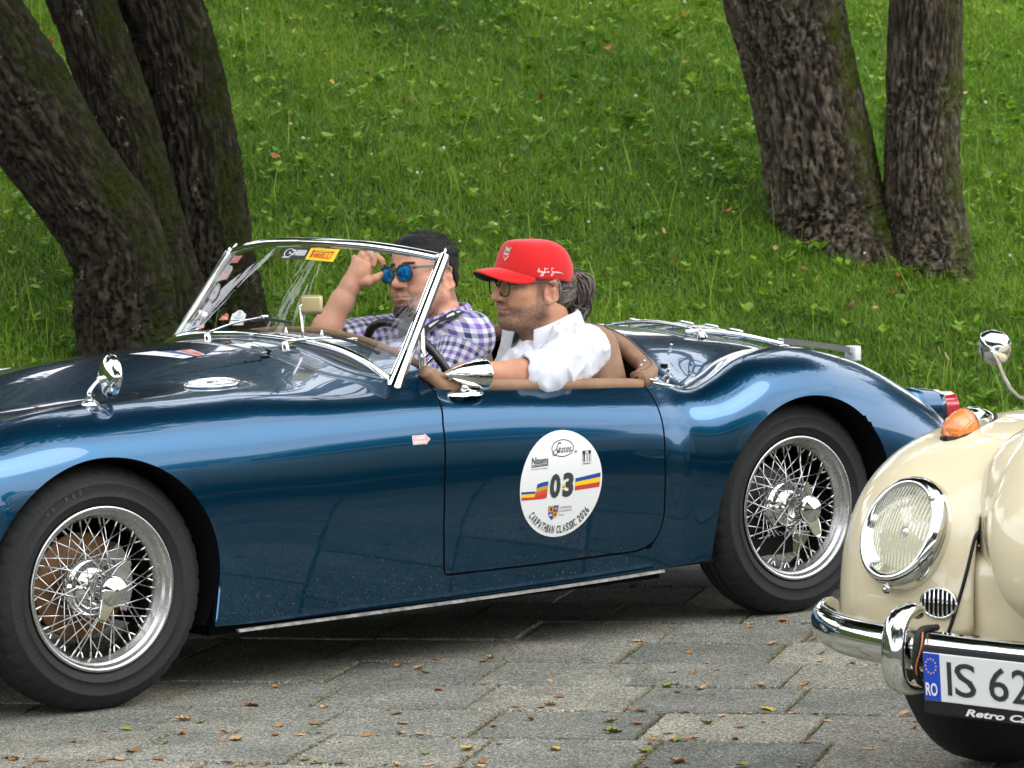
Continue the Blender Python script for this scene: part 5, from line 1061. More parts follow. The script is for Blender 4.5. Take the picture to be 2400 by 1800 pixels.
class Head:
    """head frame: x forward, y to the person's left, z up; origin at eye level in the middle of the skull"""
    def __init__(s, o, yaw, pitch=0., roll=0., scale=1., full=0., top=1.):
        s.top = top
        f = np.array([-math.cos(yaw), -math.sin(yaw), 0]); l = np.array([math.sin(yaw), -math.cos(yaw), 0]); R = np.stack([f, l, np.array([0, 0, 1.])], 1)
        s.R = R @ rot('Y', pitch) @ rot('X', roll); s.o = np.asarray(o, float); s.s = scale; s.full = full
    def loc(s, P): return ((P - s.o.astype(np.float32)) @ s.R.astype(np.float32)) / np.float32(s.s)
    def w(s, p): return s.o + (np.asarray(p, float) * s.s) @ s.R.T
    def sdf(s, P, neck=True):
        L = s.loc(P); zz = L[..., 2:]; L = np.concatenate([L[..., :1], np.abs(L[..., 1:2]), np.where(zz > .03, .03 + (zz - .03) / s.top, zz)], -1); fu = s.full
        d = d_ell(L, (-.008, 0, .030), (.100, .078, .092)); U = lambda v, k: smin(d, v, k); Sb = lambda v, k: -smin(-d, v, k)
        d = U(d_ell(L, (.028, 0, .045), (.068, .066, .068)), .02)
        d = U(d_ell(L, (.035, 0, -.035), (.059, .058 + .006 * fu, .075)), .03)
        d = U(d_cap(L, (.0, .051 + .006 * fu, -.066), (.074, .020 + .004 * fu, -.100), .021 + .004 * fu, .019 + .002 * fu), .022)
        d = U(d_ell(L, (.082, 0, -.102), (.020, .022, .018)), .018)
        d = U(d_ell(L, (.045, 0, -.112), (.045, .040 + .012 * fu, .016 + .006 * fu)), .025)
        d = U(d_ell(L, (.060, .041, -.030), (.030, .025 + .003 * fu, .025 + .004 * fu)), .02)
        d = U(d_ell(L, (.068, .030, -.058), (.026, .022 + .004 * fu, .026)), .02)
        d = U(d_cap(L, (.087, .010, .018), (.074, .043, .016), .0115, .0095), .014)
        d = Sb(d_ell(L, (.103, .033, -.002), (.016, .019, .0135)), .012)
        d = U(np.linalg.norm(L - np.array((.0765, .032, -.002), np.float32), axis=-1) - .0130, .003)
        d = Sb(d_cap(L, (.0905, .022, -.0035), (.0850, .042, -.0030), .0016, .0012), .002)
        d = U(d_cap(L, (.092, 0, .006), (.112, 0, -.031), .0085, .0110), .011)
        d = U(np.linalg.norm(L - np.array((.1160, 0, -.0365), np.float32), axis=-1) - .0122, .008)
        d = U(d_ell(L, (.101, .0140, -.0420), (.0125, .0090, .0095)), .006)
        d = Sb(d_cap(L, (.109, .0065, -.053), (.102, .0085, -.0465), .0038, .003), .003)
        d = U(d_ell(L, (.086, 0, -.072), (.017, .028, .024)), .014)
        d = U(d_cap(L, (.1025, 0, -.0665), (.089, .025, -.0715), .0058, .003), .005)
        d = U(d_cap(L, (.1005, 0, -.0785), (.088, .023, -.0745), .0070, .003), .005)
        d = Sb(d_cap(L, (.110, 0, -.0722), (.0925, .028, -.0735), .0024, .0018), .003)
        d = Sb(d_ell(L, (.110, 0, -.0905), (.012, .018, .008)), .010)
        d = Sb(d_cap(L, (.108, .020, -.050), (.097, .034, -.070), .0030, .0030), .008)
        # ear
        ca, sa = math.cos(.22), math.sin(.22); e = L - np.array((-.014, .0815, -.028), np.float32); a_ = e[..., 0] * ca + e[..., 2] * sa; b_ = -e[..., 0] * sa + e[..., 2] * ca; c_ = e[..., 1] + a_ * .42
        q = np.sqrt((a_ / .0175) ** 2 + ((b_ - .003) / .0300) ** 2); hel = np.sqrt(((q - 1) * .0205) ** 2 + c_ ** 2) - .0050; hel = np.where(b_ < -.020, hel + (-.020 - b_) * .4, hel)
        E = np.stack([a_, b_, c_], -1); ear = smin(hel, d_ell(E, (.000, .002, -.005), (.0165, .028, .0060)), .004); ear = smin(ear, d_ell(E, (.005, -.0265, -.001), (.0085, .0095, .0048)), .005); ear = smin(ear, d_cap(E, (-.004, .010, .001), (-.006, -.012, .001), .0035, .0030), .004)
        ear = -smin(-ear, d_ell(E, (.0045, -.004, .006), (.0085, .0120, .0095)), .003); ear = smin(ear, d_ell(E, (.0125, -.003, .0), (.004, .005, .004)), .003)
        d = U(ear, .005)
        return d * np.float32(s.s)
    def skin_masks(s, V, beard='stubble'):
        L = ((V - s.o) @ s.R) / s.s; x, y, z = L[:, 0], np.abs(L[:, 1]), L[:, 2]; r = np.linalg.norm(L - np.array([0, 0, -.02]), axis=1); hd = (r < .19)
        lip = np.clip(1.4 - np.minimum(d_cap(L * np.array([1, 1, 1]), (.1025, 0, -.0665), (.089, .025, -.0715), 0), np.minimum(d_cap(L, (.1025, 0, -.0665), (.089, -.025, -.0715), 0), np.minimum(d_cap(L, (.1005, 0, -.0785), (.088, .023, -.0745), 0), d_cap(L, (.1005, 0, -.0785), (.088, -.023, -.0745), 0)))) / .0065, 0, 1)
        nz_ = fbm(L * 60, 2) * .006
        jaw = sm(-.052, -.072, z + nz_ + .42 * np.maximum(0, .045 - x) * -1 * .35) * sm(.03, .05, x + (-.07 - z) * .6 + .055 + nz_)
        must = sm(.012, .004, np.abs(z + .0575 + nz_ * .5 - y * .18)) * sm(.044, .026, y) * sm(.070, .082, x)
        side = sm(.014, .004, np.abs(x - .016 - (z + .04) * -.05)) * sm(-.075, -.05, z) * sm(.02, .0, z) * (y > .05)
        chin = sm(-.082, -.094, z + nz_) * sm(.036, .020, y) * sm(.045, .065, x)
        under = sm(-.095, -.115, z) * sm(-.01, .02, x)
        if beard == 'stubble': b = np.clip(.95 * jaw * sm(-.02, .01, x) + .95 * must + 1. * chin + .8 * side + .5 * under, 0, 1) * (1 - .8 * lip)
        else: b = np.clip(1.3 * sm(-.075, -.086, z + nz_) * sm(.046, .030, y) * sm(.035, .055, x) + .42 * must + .45 * jaw * sm(0, .02, x) + .85 * under + .5 * side, 0, 1) * (1 - lip)
        brow = sm(.006, .003, np.abs(z - .0215 + (y - .028) ** 2 * 3)) * sm(.012, .016, y) * sm(.052, .045, y) * (x > .05)
        red = np.clip(sm(.03, .0, np.linalg.norm(np.stack([x - .112, y, z + .042], 1), axis=1)) * .8 + sm(.03, .01, np.linalg.norm(np.stack([x - .07, y - .045, z + .03], 1), axis=1)) * .6 + sm(.035, .02, np.linalg.norm(np.stack([x + .014, y - .08, z + .01], 1), axis=1)) * .8, 0, 1)
        return np.where(hd, b, 0), np.where(hd, lip, 0), np.where(hd, brow, 0), np.where(hd, red, 0)
def skin_mat(name, base, beardc, hairc):
    m = Mt(name); n1 = m.noise(55, 4); c = m.mix(m.ramp(n1, [(.35, (0, 0, 0)), (.7, (1, 1, 1))]), base, tuple(np.array(base) * np.array([1.16, .94, .86])))
    c = m.mix(1., c, m.ramp(m.noise(22, 5, .7), [(.3, (.84, .78, .72)), (.7, (1.08, 1.03, 1.))]), 'MULTIPLY')
    c = m.mix(m.math('MULTIPLY', m.attr('red').outputs['Fac'], .45), c, (.52, .17, .11)); c = m.mix(m.math('MULTIPLY', m.attr('lip').outputs['Fac'], .75), c, (.42, .17, .13))
    dots = m.ramp(m.noise(330, 3, .65), [(.38, (.30, .30, .30)), (.60, (1, 1, 1))]); c = m.mix(m.math('MULTIPLY', m.attr('beard').outputs['Fac'], dots), c, beardc); c = m.mix(m.attr('brow').outputs['Fac'], c, hairc)
    m.set(Base_Color=c, Roughness=.55, Specular_IOR_Level=.25, Subsurface_Weight=.12, Subsurface_Radius=(.012, .005, .003), Subsurface_Scale=.6).bump(m.noise(300, 4, .6), .22, .003); return m.m
def hand_field(F, wrist, mid, palm_n, fingers, thumb, r=.0088):
    """palm from the wrist to the knuckles plus fingers (each a chain of points) and a thumb chain"""
    F.ell((np.asarray(wrist) + np.asarray(mid)) / 2, (.036, .036, .036), .02)
    for ch in fingers: F.cap(wrist, ch[0], .021, .0125, .016); F.chain(ch, [r * 1.18, r * 1.08, r, r * .82][:len(ch)], .003)
    F.cap(wrist, thumb[0], .020, .0150, .016); F.chain(thumb, [.0145, .0118, .0092][:len(thumb)], .004)
def depth_for_Y(px, py, Y):
    d = np.linspace(8, 14, 2401); P = CO + (CF + CR * (px - 1200) / FPX - CU * (py - 900) / FPX) * d[:, None]; return float(np.interp(Y, w2c(P)[:, 1], d))
def atY(px, py, Y): return at(px, py, depth_for_Y(px, py, Y))
def cloth(name, col): m = Mt(name); m.set(Base_Color=col, Roughness=.85, Specular_IOR_Level=.2, Sheen_Weight=.25).bump(m.noise(260, 3), .15, .002); return m
FWD = -A_; RIGHT = np.array([B_[0], B_[1], 0]); UPV = np.array([0, 0, 1.])        # car forward, towards the far side, up

# ---------------------------------------------------------------- passenger in the red cap
hp = Head(atY(1249, 661, .36), math.radians(27), 0., 0., 1.06, .35, .80)
o_p = hp.o
nb_p = hp.w((-.062, 0, -.185)); chest_p = nb_p + np.array([0, 0, -.20]) + FWD * .05; pel_p = nb_p + np.array([0, 0, -.52]) + FWD * .10
shN = atY(1368, 822, .145); shF = nb_p * 2 - shN; shF[2] = shN[2]
elN = atY(1272, 880, .075); wrN = atY(1120, 874, .135)
F = Field()
F.fn(hp.w((.0, 0, -.01)), .16, hp.sdf, .004); F.cap(hp.w((-.028, 0, -.06)), nb_p, .062, .068, .03); F.cap(hp.w((.03, 0, -.09)), nb_p + FWD * .05, .030, .04, .03)
F.cap(nb_p, (shN + nb_p) / 2, .05, .05, .04).cap(nb_p, (shF + nb_p) / 2, .05, .05, .04).cap(shN, shF, .055, .055, .04)
F.ell(chest_p, (.145, .145, .22), .05).ell(pel_p, (.15, .15, .16), .06)
F.chain([shN, elN], [.050, .043], .02).chain([elN, elN + (wrN - elN) * .35, wrN], [.041, .043, .029], .015)
fd = unit(wrN - elN); kn = wrN + fd * .085 + np.array([0, 0, -.012])
sdv = unit(np.cross(fd, UPV))
fing = []
for i, q in enumerate((-.030, -.010, .010, .028)):
    a = kn + sdv * q + fd * (-.006 if i in (0, 3) else 0); fing.append([a, a + fd * .036 - UPV * .012, a + fd * .055 - UPV * .034, a + fd * .058 - UPV * .054])
hand_field(F, wrN, kn, UPV, fing, [wrN + fd * .03 + sdv * .034, wrN + fd * .065 + sdv * .046 - UPV * .01, wrN + fd * .09 + sdv * .044 - UPV * .02])
elF = shF + FWD * .14 - UPV * .24; wrF = elF + FWD * .22 - UPV * .02 - RIGHT * .06; F.chain([shF, elF, wrF], [.05, .042, .03], .02)
kn = wrF + FWD * .08; hand_field(F, wrF, kn, UPV, [[kn + RIGHT * q, kn + RIGHT * q + FWD * .035 - UPV * .01, kn + RIGHT * q + FWD * .05 - UPV * .03] for q in (-.03, -.01, .01, .03)], [wrF + FWD * .03 - RIGHT * .035, wrF + FWD * .07 - RIGHT * .045])
F.chain([pel_p + RIGHT * .09, pel_p + RIGHT * .10 + FWD * .44 + UPV * .06, pel_p + RIGHT * .10 + FWD * .76 - UPV * .05], [.085, .06, .045], .02); F.chain([pel_p - RIGHT * .09, pel_p - RIGHT * .10 + FWD * .44 + UPV * .06, pel_p - RIGHT * .10 + FWD * .76 - UPV * .05], [.085, .06, .045], .02)
V, Q = nets(F, pel_p - np.array([.85, .75, .36]), np.maximum(o_p, pel_p) + np.array([.35, .45, .16]), .0030); V = relax(V, Q, 1, .4)
M_SKIN_P = skin_mat('skin of the passenger', (.47, .275, .18), (.10, .075, .055), (.10, .075, .055))
body_p = O('person', V - pel_p, Q, M_SKIN_P, None, loc=tuple(pel_p)); tag(body_p, 'passenger with red cap, grey ponytail and white shirt, elbow on the door', 'person')
for nm, v in zip(('beard', 'lip', 'brow', 'red'), hp.skin_masks(V, 'stubble')): attr(body_p, nm, v)
def kid(name, V, F_, mats, parent, **kw):
    """child whose points are given in world coordinates"""
    base = np.array(parent.location) if parent.parent is None else np.array(parent.parent.location); return O(name, np.asarray(V, float) - base, F_, mats, parent, **kw)
# shirt
def folds(amp, sc, seed, dirs=(1, 1, 1)):
    def f(P, d):
        q = P.astype(np.float64) * np.array(dirs) * sc + seed; n_ = fbm(q, 3, .5); r_ = 1 - np.abs(n_) * 2; return d - (amp * (np.sign(r_ - .3) * np.abs(r_ - .3) ** 1.3 - .1)).astype(np.float32)
    return f
S = Field(); S.cap(nb_p - UPV * .015, (shN + nb_p) / 2 + UPV * .005, .062, .062, .04).cap(nb_p - UPV * .015, (shF + nb_p) / 2 + UPV * .005, .062, .062, .04).cap(shN, shF, .066, .066, .04)
S.ell(chest_p, (.170, .170, .235), .05).ell(pel_p + UPV * .02, (.170, .170, .18), .06)
cuffN = elN + (wrN - elN) * .10; S.chain([shN, shN + (elN - shN) * .5 + np.array([.004, 0, -.004]), elN, cuffN], [.068, .067, .060, .058], .02)
cd_ = unit(wrN - elN); S.cap(cuffN - cd_ * .022, cuffN + cd_ * .004, .064, .064, .006)
S.cap(cuffN + cd_ * .085, cuffN + cd_ * .030, .085, .055, .004, -1)                                # open sleeve end
cuffF = elF; S.chain([shF, cuffF], [.066, .058], .03)
S.cap(nb_p - UPV * .02, hp.w((-.02, 0, -.09)), .060, .064, .008, -1)                            # neck opening
S.cap(nb_p + FWD * .055 - UPV * .02, nb_p + FWD * .16 - UPV * .10, .022, .006, .012, -1)         # open top button
V, Q = nets(S, pel_p - np.array([.5, .5, .22]), np.maximum(shN, nb_p) + np.array([.30, .42, .14]), .0042, folds(.017, 10.5, 3, (1, 1, .7))); V = relax(V, Q, 2, .5)
m = Mt('white shirt cloth'); m.set(Base_Color=(.57, .58, .61), Roughness=.8, Specular_IOR_Level=.2, Sheen_Weight=.2).bump(m.noise(240, 3), .12, .002); M_SHIRT_W = m.m
sh_p = kid('shirt', V, Q, M_SHIRT_W, body_p)
def collar(parent, mat, cen, axis, fwd, r0, name='collar', spread=.50, hgt=.034, drop=.046, rf=1.2):
    """folded shirt collar open at the front; spread = half opening angle"""
    axis = unit(axis); fwd = unit(fwd - axis * (fwd @ axis)); sd = np.cross(axis, fwd); n_ = 56; t = np.linspace(spread, 2 * PI - spread, n_); prof = []
    V = []
    for a in t:
        dr = fwd * math.cos(a) * (rf if math.cos(a) > 0 else 1.) + sd * math.sin(a); tip = max(0, math.cos(a)) ** 2; up_ = hgt * (1 - .55 * max(0, math.cos(a)))
        bw = .018 + .026 * tip; dd = drop * (1 + .62 * tip ** 2)
        p0 = cen + dr * r0 * 1.02; p1 = cen + dr * (r0 * .97) + axis * up_; p2 = cen + dr * (r0 * .99 + .004) + axis * (up_ + .003); p3 = cen + dr * (r0 * 1.02 + .010) + axis * (up_ - .004); p4 = cen + dr * (r0 + bw * .75) + axis * (up_ - dd * .55); p5 = cen + dr * (r0 + bw) + axis * (up_ - dd)
        V += [p0, p1, p2, p3, p4, p5]
    F_ = [(i * 6 + j, i * 6 + j + 1, i * 6 + 7 + j, i * 6 + 6 + j) for i in range(n_ - 1) for j in range(5)]
    o = kid(name, V, F_, mat, parent); md = o.modifiers.new('thickness', 'SOLIDIFY'); md.thickness = .0022; md.offset = 1; s2 = o.modifiers.new('round', 'SUBSURF'); s2.levels = s2.render_levels = 1; return o
collar(sh_p, M_SHIRT_W, nb_p + UPV * .060 + FWD * .012, unit(hp.w((-.03, 0, -.08)) - nb_p) + np.array([0, 0, .4]), FWD - UPV * .15, .0815, hgt=.034, drop=.060, rf=1.22)
for i in range(3):
    p = nb_p + FWD * (.135 + .03 * i) - UPV * (.075 + .075 * i); V, F_ = lathe([(0, .0015), (.0055, .001), (.006, -.002)], 12, 2); kid('button', V + p, F_, M_WHITE, sh_p)
# strap of the pass round the neck
M_STRAP = plain('dark lanyard', (.018, .022, .028), .7)
def strap(parent, pts, w_, name='lanyard', mat=M_STRAP, n=40, up=UPV): V, F_ = sweep(spline(pts, n), [(-.0008, -w_), (.0008, -w_), (.0008, w_), (-.0008, w_)], up=up); return kid(name, V, F_, mat, parent, smooth=False)
strap(body_p, [nb_p - RIGHT * .075 + FWD * .02 + UPV * .022, nb_p - RIGHT * .070 + FWD * .105 - UPV * .045, nb_p - RIGHT * .035 + FWD * .185 - UPV * .16, nb_p + FWD * .20 - UPV * .26, nb_p + RIGHT * .04 + FWD * .18 - UPV * .16, nb_p + RIGHT * .07 + FWD * .10 - UPV * .05], .007)
# cap
M_CAP = cloth('red cap cloth', (.62, .012, .010)); M_CAP.set(Base_Color=(.52, .010, .010)); M_CAP = M_CAP.m; M_CAPG = plain('green underbrim', (.005, .045, .018), .8)
na, nt = 72, 16; CV = []
pf = np.array([(.107, .040), (.103, .056), (.092, .084), (.080, .105), (.068, .114), (.035, .1165), (.0, .1155)]); pb = np.array([(.106, -.010), (.109, .012), (.106, .045), (.092, .080), (.064, .103), (.030, .1135), (.0, .1155)]); ps = np.array([(.083, .008), (.086, .026), (.083, .060), (.069, .091), (.047, .108), (.022, .1145), (.0, .1155)])
sp_ = lambda P: spline(P, nt); pf, pb, ps = sp_(pf), sp_(pb), sp_(ps)
def cap_pt(a, i, off=0.):
    c_, s_ = math.cos(a), math.sin(a); wf, wb_, ws = max(c_, 0) ** 2, max(-c_, 0) ** 2, s_ * s_; q = pf * wf + pb * wb_ + ps * ws
    i0 = int(min(i, nt - 1.001)); f = i - i0; rr, zz = q[i0] * (1 - f) + q[min(i0 + 1, nt - 1)] * f; rr += off; k = (abs(c_) ** 2.3 + abs(s_) ** 2.3) ** (-1 / 2.3) / 1.0
    return hp.w((rr * c_ * (k if True else 1) - .002, rr * s_ * k, zz + off * .3))
for j in range(na):
    for i in range(nt): CV.append(cap_pt(2 * PI * j / na, i))
F_ = [(j * nt + i, ((j + 1) % na) * nt + i, ((j + 1) % na) * nt + i + 1, j * nt + i + 1) for j in range(na) for i in range(nt - 1)]
cap_ = kid('cap', CV, F_, M_CAP, body_p); md = cap_.modifiers.new('thickness', 'SOLIDIFY'); md.thickness = .002; md.offset = 1
# seams between the panels, button, sweatband edge
for a in (.62, -.62, 1.75, -1.75, PI): V, F_ = tube([cap_pt(a, i, .0005) for i in np.linspace(0, nt - 1.2, 16)], .0011, 5); kid('seam', V, F_, M_CAP, cap_)
V, F_ = lathe([(0, .007), (.006, .005), (.008, .0)], 14, 2); kid('button', (V + np.array([0, 0, .1145])) @ hp.R.T * hp.s + hp.o, F_, M_CAP, cap_)
V, F_ = tube([cap_pt(a, .9, .0005) for a in np.linspace(.95, 2 * PI - .95, 40)], .0010, 5); kid('stitching', V, F_, M_CAP, cap_)
# brim
BV = []; nb_, mb_ = 33, 10
for i in range(nb_):
    a = np.linspace(-1.22, 1.22, nb_)[i]; r0 = np.array([.105 * math.cos(a) + .0, .083 * math.sin(a) * 1.12, .044 - .044 * (1 - math.cos(a))])
    for j in range(mb_):
        t = j / (mb_ - 1); ext = .070 * max(0, math.cos(a / 1.225 * PI / 2)) ** .62; BV.append(r0 + np.array([ext * t, .004 * math.sin(a) * t, -.036 * t * (math.sin(a) ** 2) * (ext / .070) ** .8 + .006 * t - .012 * t * t]))
BV = np.array([hp.w(p) for p in BV]); F_ = [(i * mb_ + j, i * mb_ + j + 1, (i + 1) * mb_ + j + 1, (i + 1) * mb_ + j) for i in range(nb_ - 1) for j in range(mb_ - 1)]
n0 = len(BV); dn = hp.R[:, 2] * -.0035; V2 = np.concatenate([BV, BV + dn]); F2 = F_ + [tuple(n0 + q for q in f[::-1]) for f in F_]; fm = [0] * len(F_) + [1] * len(F_)
rim_ = [i * mb_ + mb_ - 1 for i in range(nb_)]; F2 += [(a, n0 + a, n0 + b, b) for a, b in zip(rim_[:-1], rim_[1:])]; fm += [0] * (nb_ - 1); kid('brim', V2, F2, [M_CAP, M_CAPG], cap_, fm=fm)
# badge and embroidery
def cap_print(P2, a0, i0, mat, name, off=.0016, parent=None, F_=None):
    """flat drawing in metres (u towards the back of the near side, v up) laid on the crown; u positive = rearwards"""
    out = []
    for u, v in P2: a = a0 + u / .096; out.append(cap_pt(a, i0 + v / .0105, off))
    return out
sh_ol = [(-.0125, .0165), (.0125, .0165), (.0125, -.002), (.010, -.010), (.0, -.020), (-.010, -.010), (-.0125, -.002)]
for k, (sc, mt, of) in enumerate(((1.10, M_INK, .0015), (1.0, M_WHITE, .0021))):
    bd = kid('badge', cap_print([(x * sc, y * sc) for x, y in sh_ol], .24, 5.2, mt, '', of), [tuple(range(7))[::-1]], mt, cap_, smooth=False)
kid('badge', cap_print([(-.011, .0152), (.011, .0152), (.011, .0015), (-.011, .0015)], .24, 5.2, None, '', .0026), [(3, 2, 1, 0)], M_GREEN, cap_, smooth=False); kid('badge', cap_print([(-.011, .0), (.011, .0), (.011, -.002), (.009, -.009), (.0, -.018), (-.009, -.009), (-.011, -.002)], .24, 5.2, None, '', .0026), [tuple(range(7))], M_RED, cap_, smooth=False)
def cap_text(s_, u0, u1, v0, v1, a0, i0, mat, name, bold=0., shear=0.):
    V, F_ = text_mesh(s_, 1, bold, 1, shear); a, b = V.min(0), V.max(0); kid(name, cap_print([(u0 + (x - a[0]) / (b[0] - a[0]) * (u1 - u0), v0 + (y - a[1]) / (b[1] - a[1]) * (v1 - v0)) for x, y, _ in V], a0, i0, None, '', .0032), F_, mat, cap_, smooth=False)
cap_text('TAG', -.0095, .0095, .0035, .0135, .24, 5.2, M_WHITE, 'badge_letters', .02); cap_text('HEUER', -.0095, .0095, -.0065, -.0015, .24, 5.2, M_WHITE, 'badge_letters', .02)
sg = [[(0, 0), (.004, .010), (.006, .0), (.003, .004), (.009, .004), (.010, .0), (.013, .004), (.012, -.010), (.008, -.011), (.013, -.002), (.018, .003), (.017, -.008), (.013, -.010), (.020, .0), (.023, .012), (.022, .001), (.026, .003), (.029, .001), (.031, .004), (.034, .001), (.036, .004), (.038, .001)], [(.021, .009), (.034, .010)], [(.052, .010), (.047, .011), (.045, .006), (.050, .003), (.049, -.006), (.043, -.009), (.046, -.001), (.054, .003), (.056, .0), (.059, .004), (.060, .0), (.063, .003), (.064, .0), (.067, .003), (.069, .0), (.072, .002), (.082, -.001)]]
for st_ in sg: V, F_ = tube(np.array(cap_print(spline(st_, len(st_) * 5), 1.22, 2.5, None, '', .0018)), .00085, 5); kid('signature', V, F_, M_WHITE, cap_)
V, F_ = sweep([cap_pt(a, .8, .002) for a in np.linspace(PI - .45, PI + .45, 12)], [(-.001, -.011), (.001, -.011), (.001, .011), (-.001, .011)], up=UPV); kid('strap', V, F_, M_YEL, cap_, smooth=False)
for q in (-.005, .004): V, F_ = sweep([cap_pt(a, .8 + q / .0105, .0034) for a in np.linspace(PI - .45, PI + .45, 12)], [(-.0006, -.0018), (.0006, -.0018), (.0006, .0018), (-.0006, .0018)], up=UPV); kid('stripe', V, F_, M_BLUE, cap_, smooth=False)
# hair under the cap and ponytail
m = Mt('grey brown hair'); hv = m.n('ShaderNodeTexWave'); m.set(Base_Color=m.ramp(m.attr('tone').outputs['Fac'], [(0, (.018, .013, .010)), (.5, (.075, .058, .045)), (1, (.22, .19, .165))]), Roughness=.42, Specular_IOR_Level=.45); m.N.remove(hv); M_HAIR_G = m.m
HV_, HF_, HT_ = [], [], []; hn = 0
def strand(P, r, tone, k=5):
    global hn
    V, F_ = tube(P, r, k); HV_.append(V); HF_.extend([tuple(i + hn for i in f) for f in F_]); HT_.extend([tone] * len(V)); hn += len(V)
g = np.random.default_rng(11)
for i in range(420):            # side and back of the head, combed to the tie
    z0 = g.uniform(-.075, .018); x0 = g.uniform(-.098, .004) ; y_ = .0775 * math.sqrt(max(0, 1 - ((x0 + .008) / .104) ** 2)) * math.sqrt(max(.1, 1 - ((z0 - .03) / .135) ** 2)); sgn = 1 if g.uniform() < .8 else -1
    if x0 > -.030 and z0 < .010: continue
    a = np.array([x0, sgn * (y_ + .002), z0]); tie = np.array([-.106, 0, .004 + g.normal(0, .012)]); mid_ = a * .5 + tie * .5; mid_[1] += sgn * .022; mid_[0] -= .012
    strand([hp.w(p) for p in spline([a, mid_, tie], 7)], np.linspace(.0014, .0010, 7) * g.uniform(.8, 1.5), np.clip(g.normal(.55, .25), 0, 1), 4)
for i in range(430):            # the tail
    o1 = g.normal(size=3) * np.array([.005, .009, .005]); o2 = g.normal(size=3) * np.array([.0105, .014, .010]) + o1; o3 = g.normal(size=3) * np.array([.009, .011, .007]) + o1 * .6; L_ = g.uniform(.82, 1.08)
    P = spline([np.array([-.098, 0, .010]) + o1 * .5, np.array([-.122, 0, .014]) + o1, np.array([-.143, .002, -.014]) + o2, np.array([-.147, .004, -.055 * L_]) + o2, np.array([-.136, .004, -.094 * L_]) + o3, np.array([-.114, .004, -.116 * L_]) + o3], 14)
    strand([hp.w(p) for p in P], np.r_[np.linspace(.0016, .0024, 7), np.linspace(.0024, .0007, 7)] * g.uniform(.7, 1.3), np.clip(g.normal(.42, .26) + (o2[0] < 0) * .1, 0, 1), 4)
hr = kid('hair', np.concatenate(HV_), HF_, M_HAIR_G, body_p); attr(hr, 'tone', HT_)
hc = Field(); hc.fn(hp.w((-.05, 0, -.01)), .14, lambda P: np.maximum(np.maximum(hp.sdf(P) - .003, (hp.loc(P)[..., 0] + .030 - .35 * np.maximum(0, hp.loc(P)[..., 2])) * 1.0), np.maximum(-.085 - hp.loc(P)[..., 2], hp.loc(P)[..., 2] - .035)), .002)
V, Q = nets(hc, hp.o - .19, hp.o + .19, .0032); V = relax(V, Q, 1, .5); hcap = kid('hair_back', V, Q, M_HAIR_G, body_p); attr(hcap, 'tone', np.clip(.5 + .9 * fbm((V - hp.o) @ hp.R * np.array([60, 60, 190]), 2), 0, 1))
# spectacles
def glasses_frame(H, parent, name, rim_r, lens_m, frame_m, zc=-.004, xc=.108, pd=.033, wrap=.10, w_=.0265, h_=.021, temple_end=-.01, wr=.0016, topbar=None, temple_r=.002, near_only=False):
    t = np.arange(36) * 2 * PI / 36; g_ = None; parts = []
    for s in (1, -1):
        sx_ = np.sign(np.cos(t)) * np.abs(np.cos(t)) ** .8 * w_; sz_ = np.sign(np.sin(t)) * np.abs(np.sin(t)) ** .8 * h_; y = s * (pd + sx_); P = np.stack([xc - wrap * (np.abs(y) - .0) ** 1.0 * .9 - .0 - sz_ * -.04, y, zc + sz_], 1); Pw = np.array([H.w(p) for p in P]); parts.append(Pw)
    mb = MB()
    for Pw in parts: V, F_ = tube(Pw, rim_r, 6, closed=True); mb.add(V, F_)
    br = [H.w((xc - wrap * .006, s * .0075, zc + .006 + .0 * s)) for s in (1, 0, -1)]; br[1] = H.w((xc + .002, 0, zc + .009)); V, F_ = tube(spline(br, 8), rim_r * .9, 6); mb.add(V, F_)
    return mb, parts
mb, parts = glasses_frame(hp, body_p, '', .0021, None, None, zc=-.012)
gl_ = mb.mesh('spectacles', plain('black acetate', (.010, .010, .011), .25)); sp_o = link('spectacles', gl_, body_p); sp_o.location = [-c for c in body_p.location]
for Pw in parts: O('lens', Pw, [tuple(range(36))], M_GLASS, sp_o)
for s in (1, -1):
    V, F_ = tube(spline([hp.w((.102, s * .060, -.002)), hp.w((.094, s * .0745, .0005)), hp.w((.04, s * .083, .002)), hp.w((.0, s * .085, .001)), hp.w((-.020, s * .084, -.010))], 16), [.0016] * 6 + [.0023] * 10, 6); O('temple', V, F_, M_INK, sp_o)
# ---------------------------------------------------------------- driver behind the wheel, hand at his sunglasses
hd = Head(atY(994, 638, .99), math.radians(47), -.06, .10, 1.08, 1., .80)
o_d = hd.o; nb_d = hd.w((-.060, 0, -.19)); chest_d = nb_d + np.array([0, 0, -.21]) + FWD * .07; pel_d = nb_d + np.array([0, 0, -.50]) + FWD * .14
shN_d = atY(1098, 792, .80); shF_d = nb_d * 2 - shN_d; shF_d = shF_d * np.array([1, 1, 0]) + np.array([0, 0, shN_d[2] - .005])
dh = float((hd.w((.105, -.064, 0)) - CO) @ CF); H_ = lambda x, y, dd=0.: at(x, y, dh + dd)
wr_d = H_(822, 668, .01); el_d = at(741, 812, float((nb_d - CO) @ CF) - .06)
F = Field()
F.fn(hd.w((.0, 0, -.01)), .17, hd.sdf, .004); F.cap(hd.w((-.028, 0, -.06)), nb_d, .068, .076, .03); F.cap(hd.w((.03, 0, -.10)), nb_d + FWD * .05, .036, .045, .03)
F.cap(nb_d, (shN_d + nb_d) / 2, .055, .055, .04).cap(nb_d, (shF_d + nb_d) / 2, .055, .055, .04).cap(shN_d, shF_d, .06, .06, .04)
F.ell(chest_d, (.17, .17, .22), .05).ell(pel_d, (.18, .18, .17), .06)
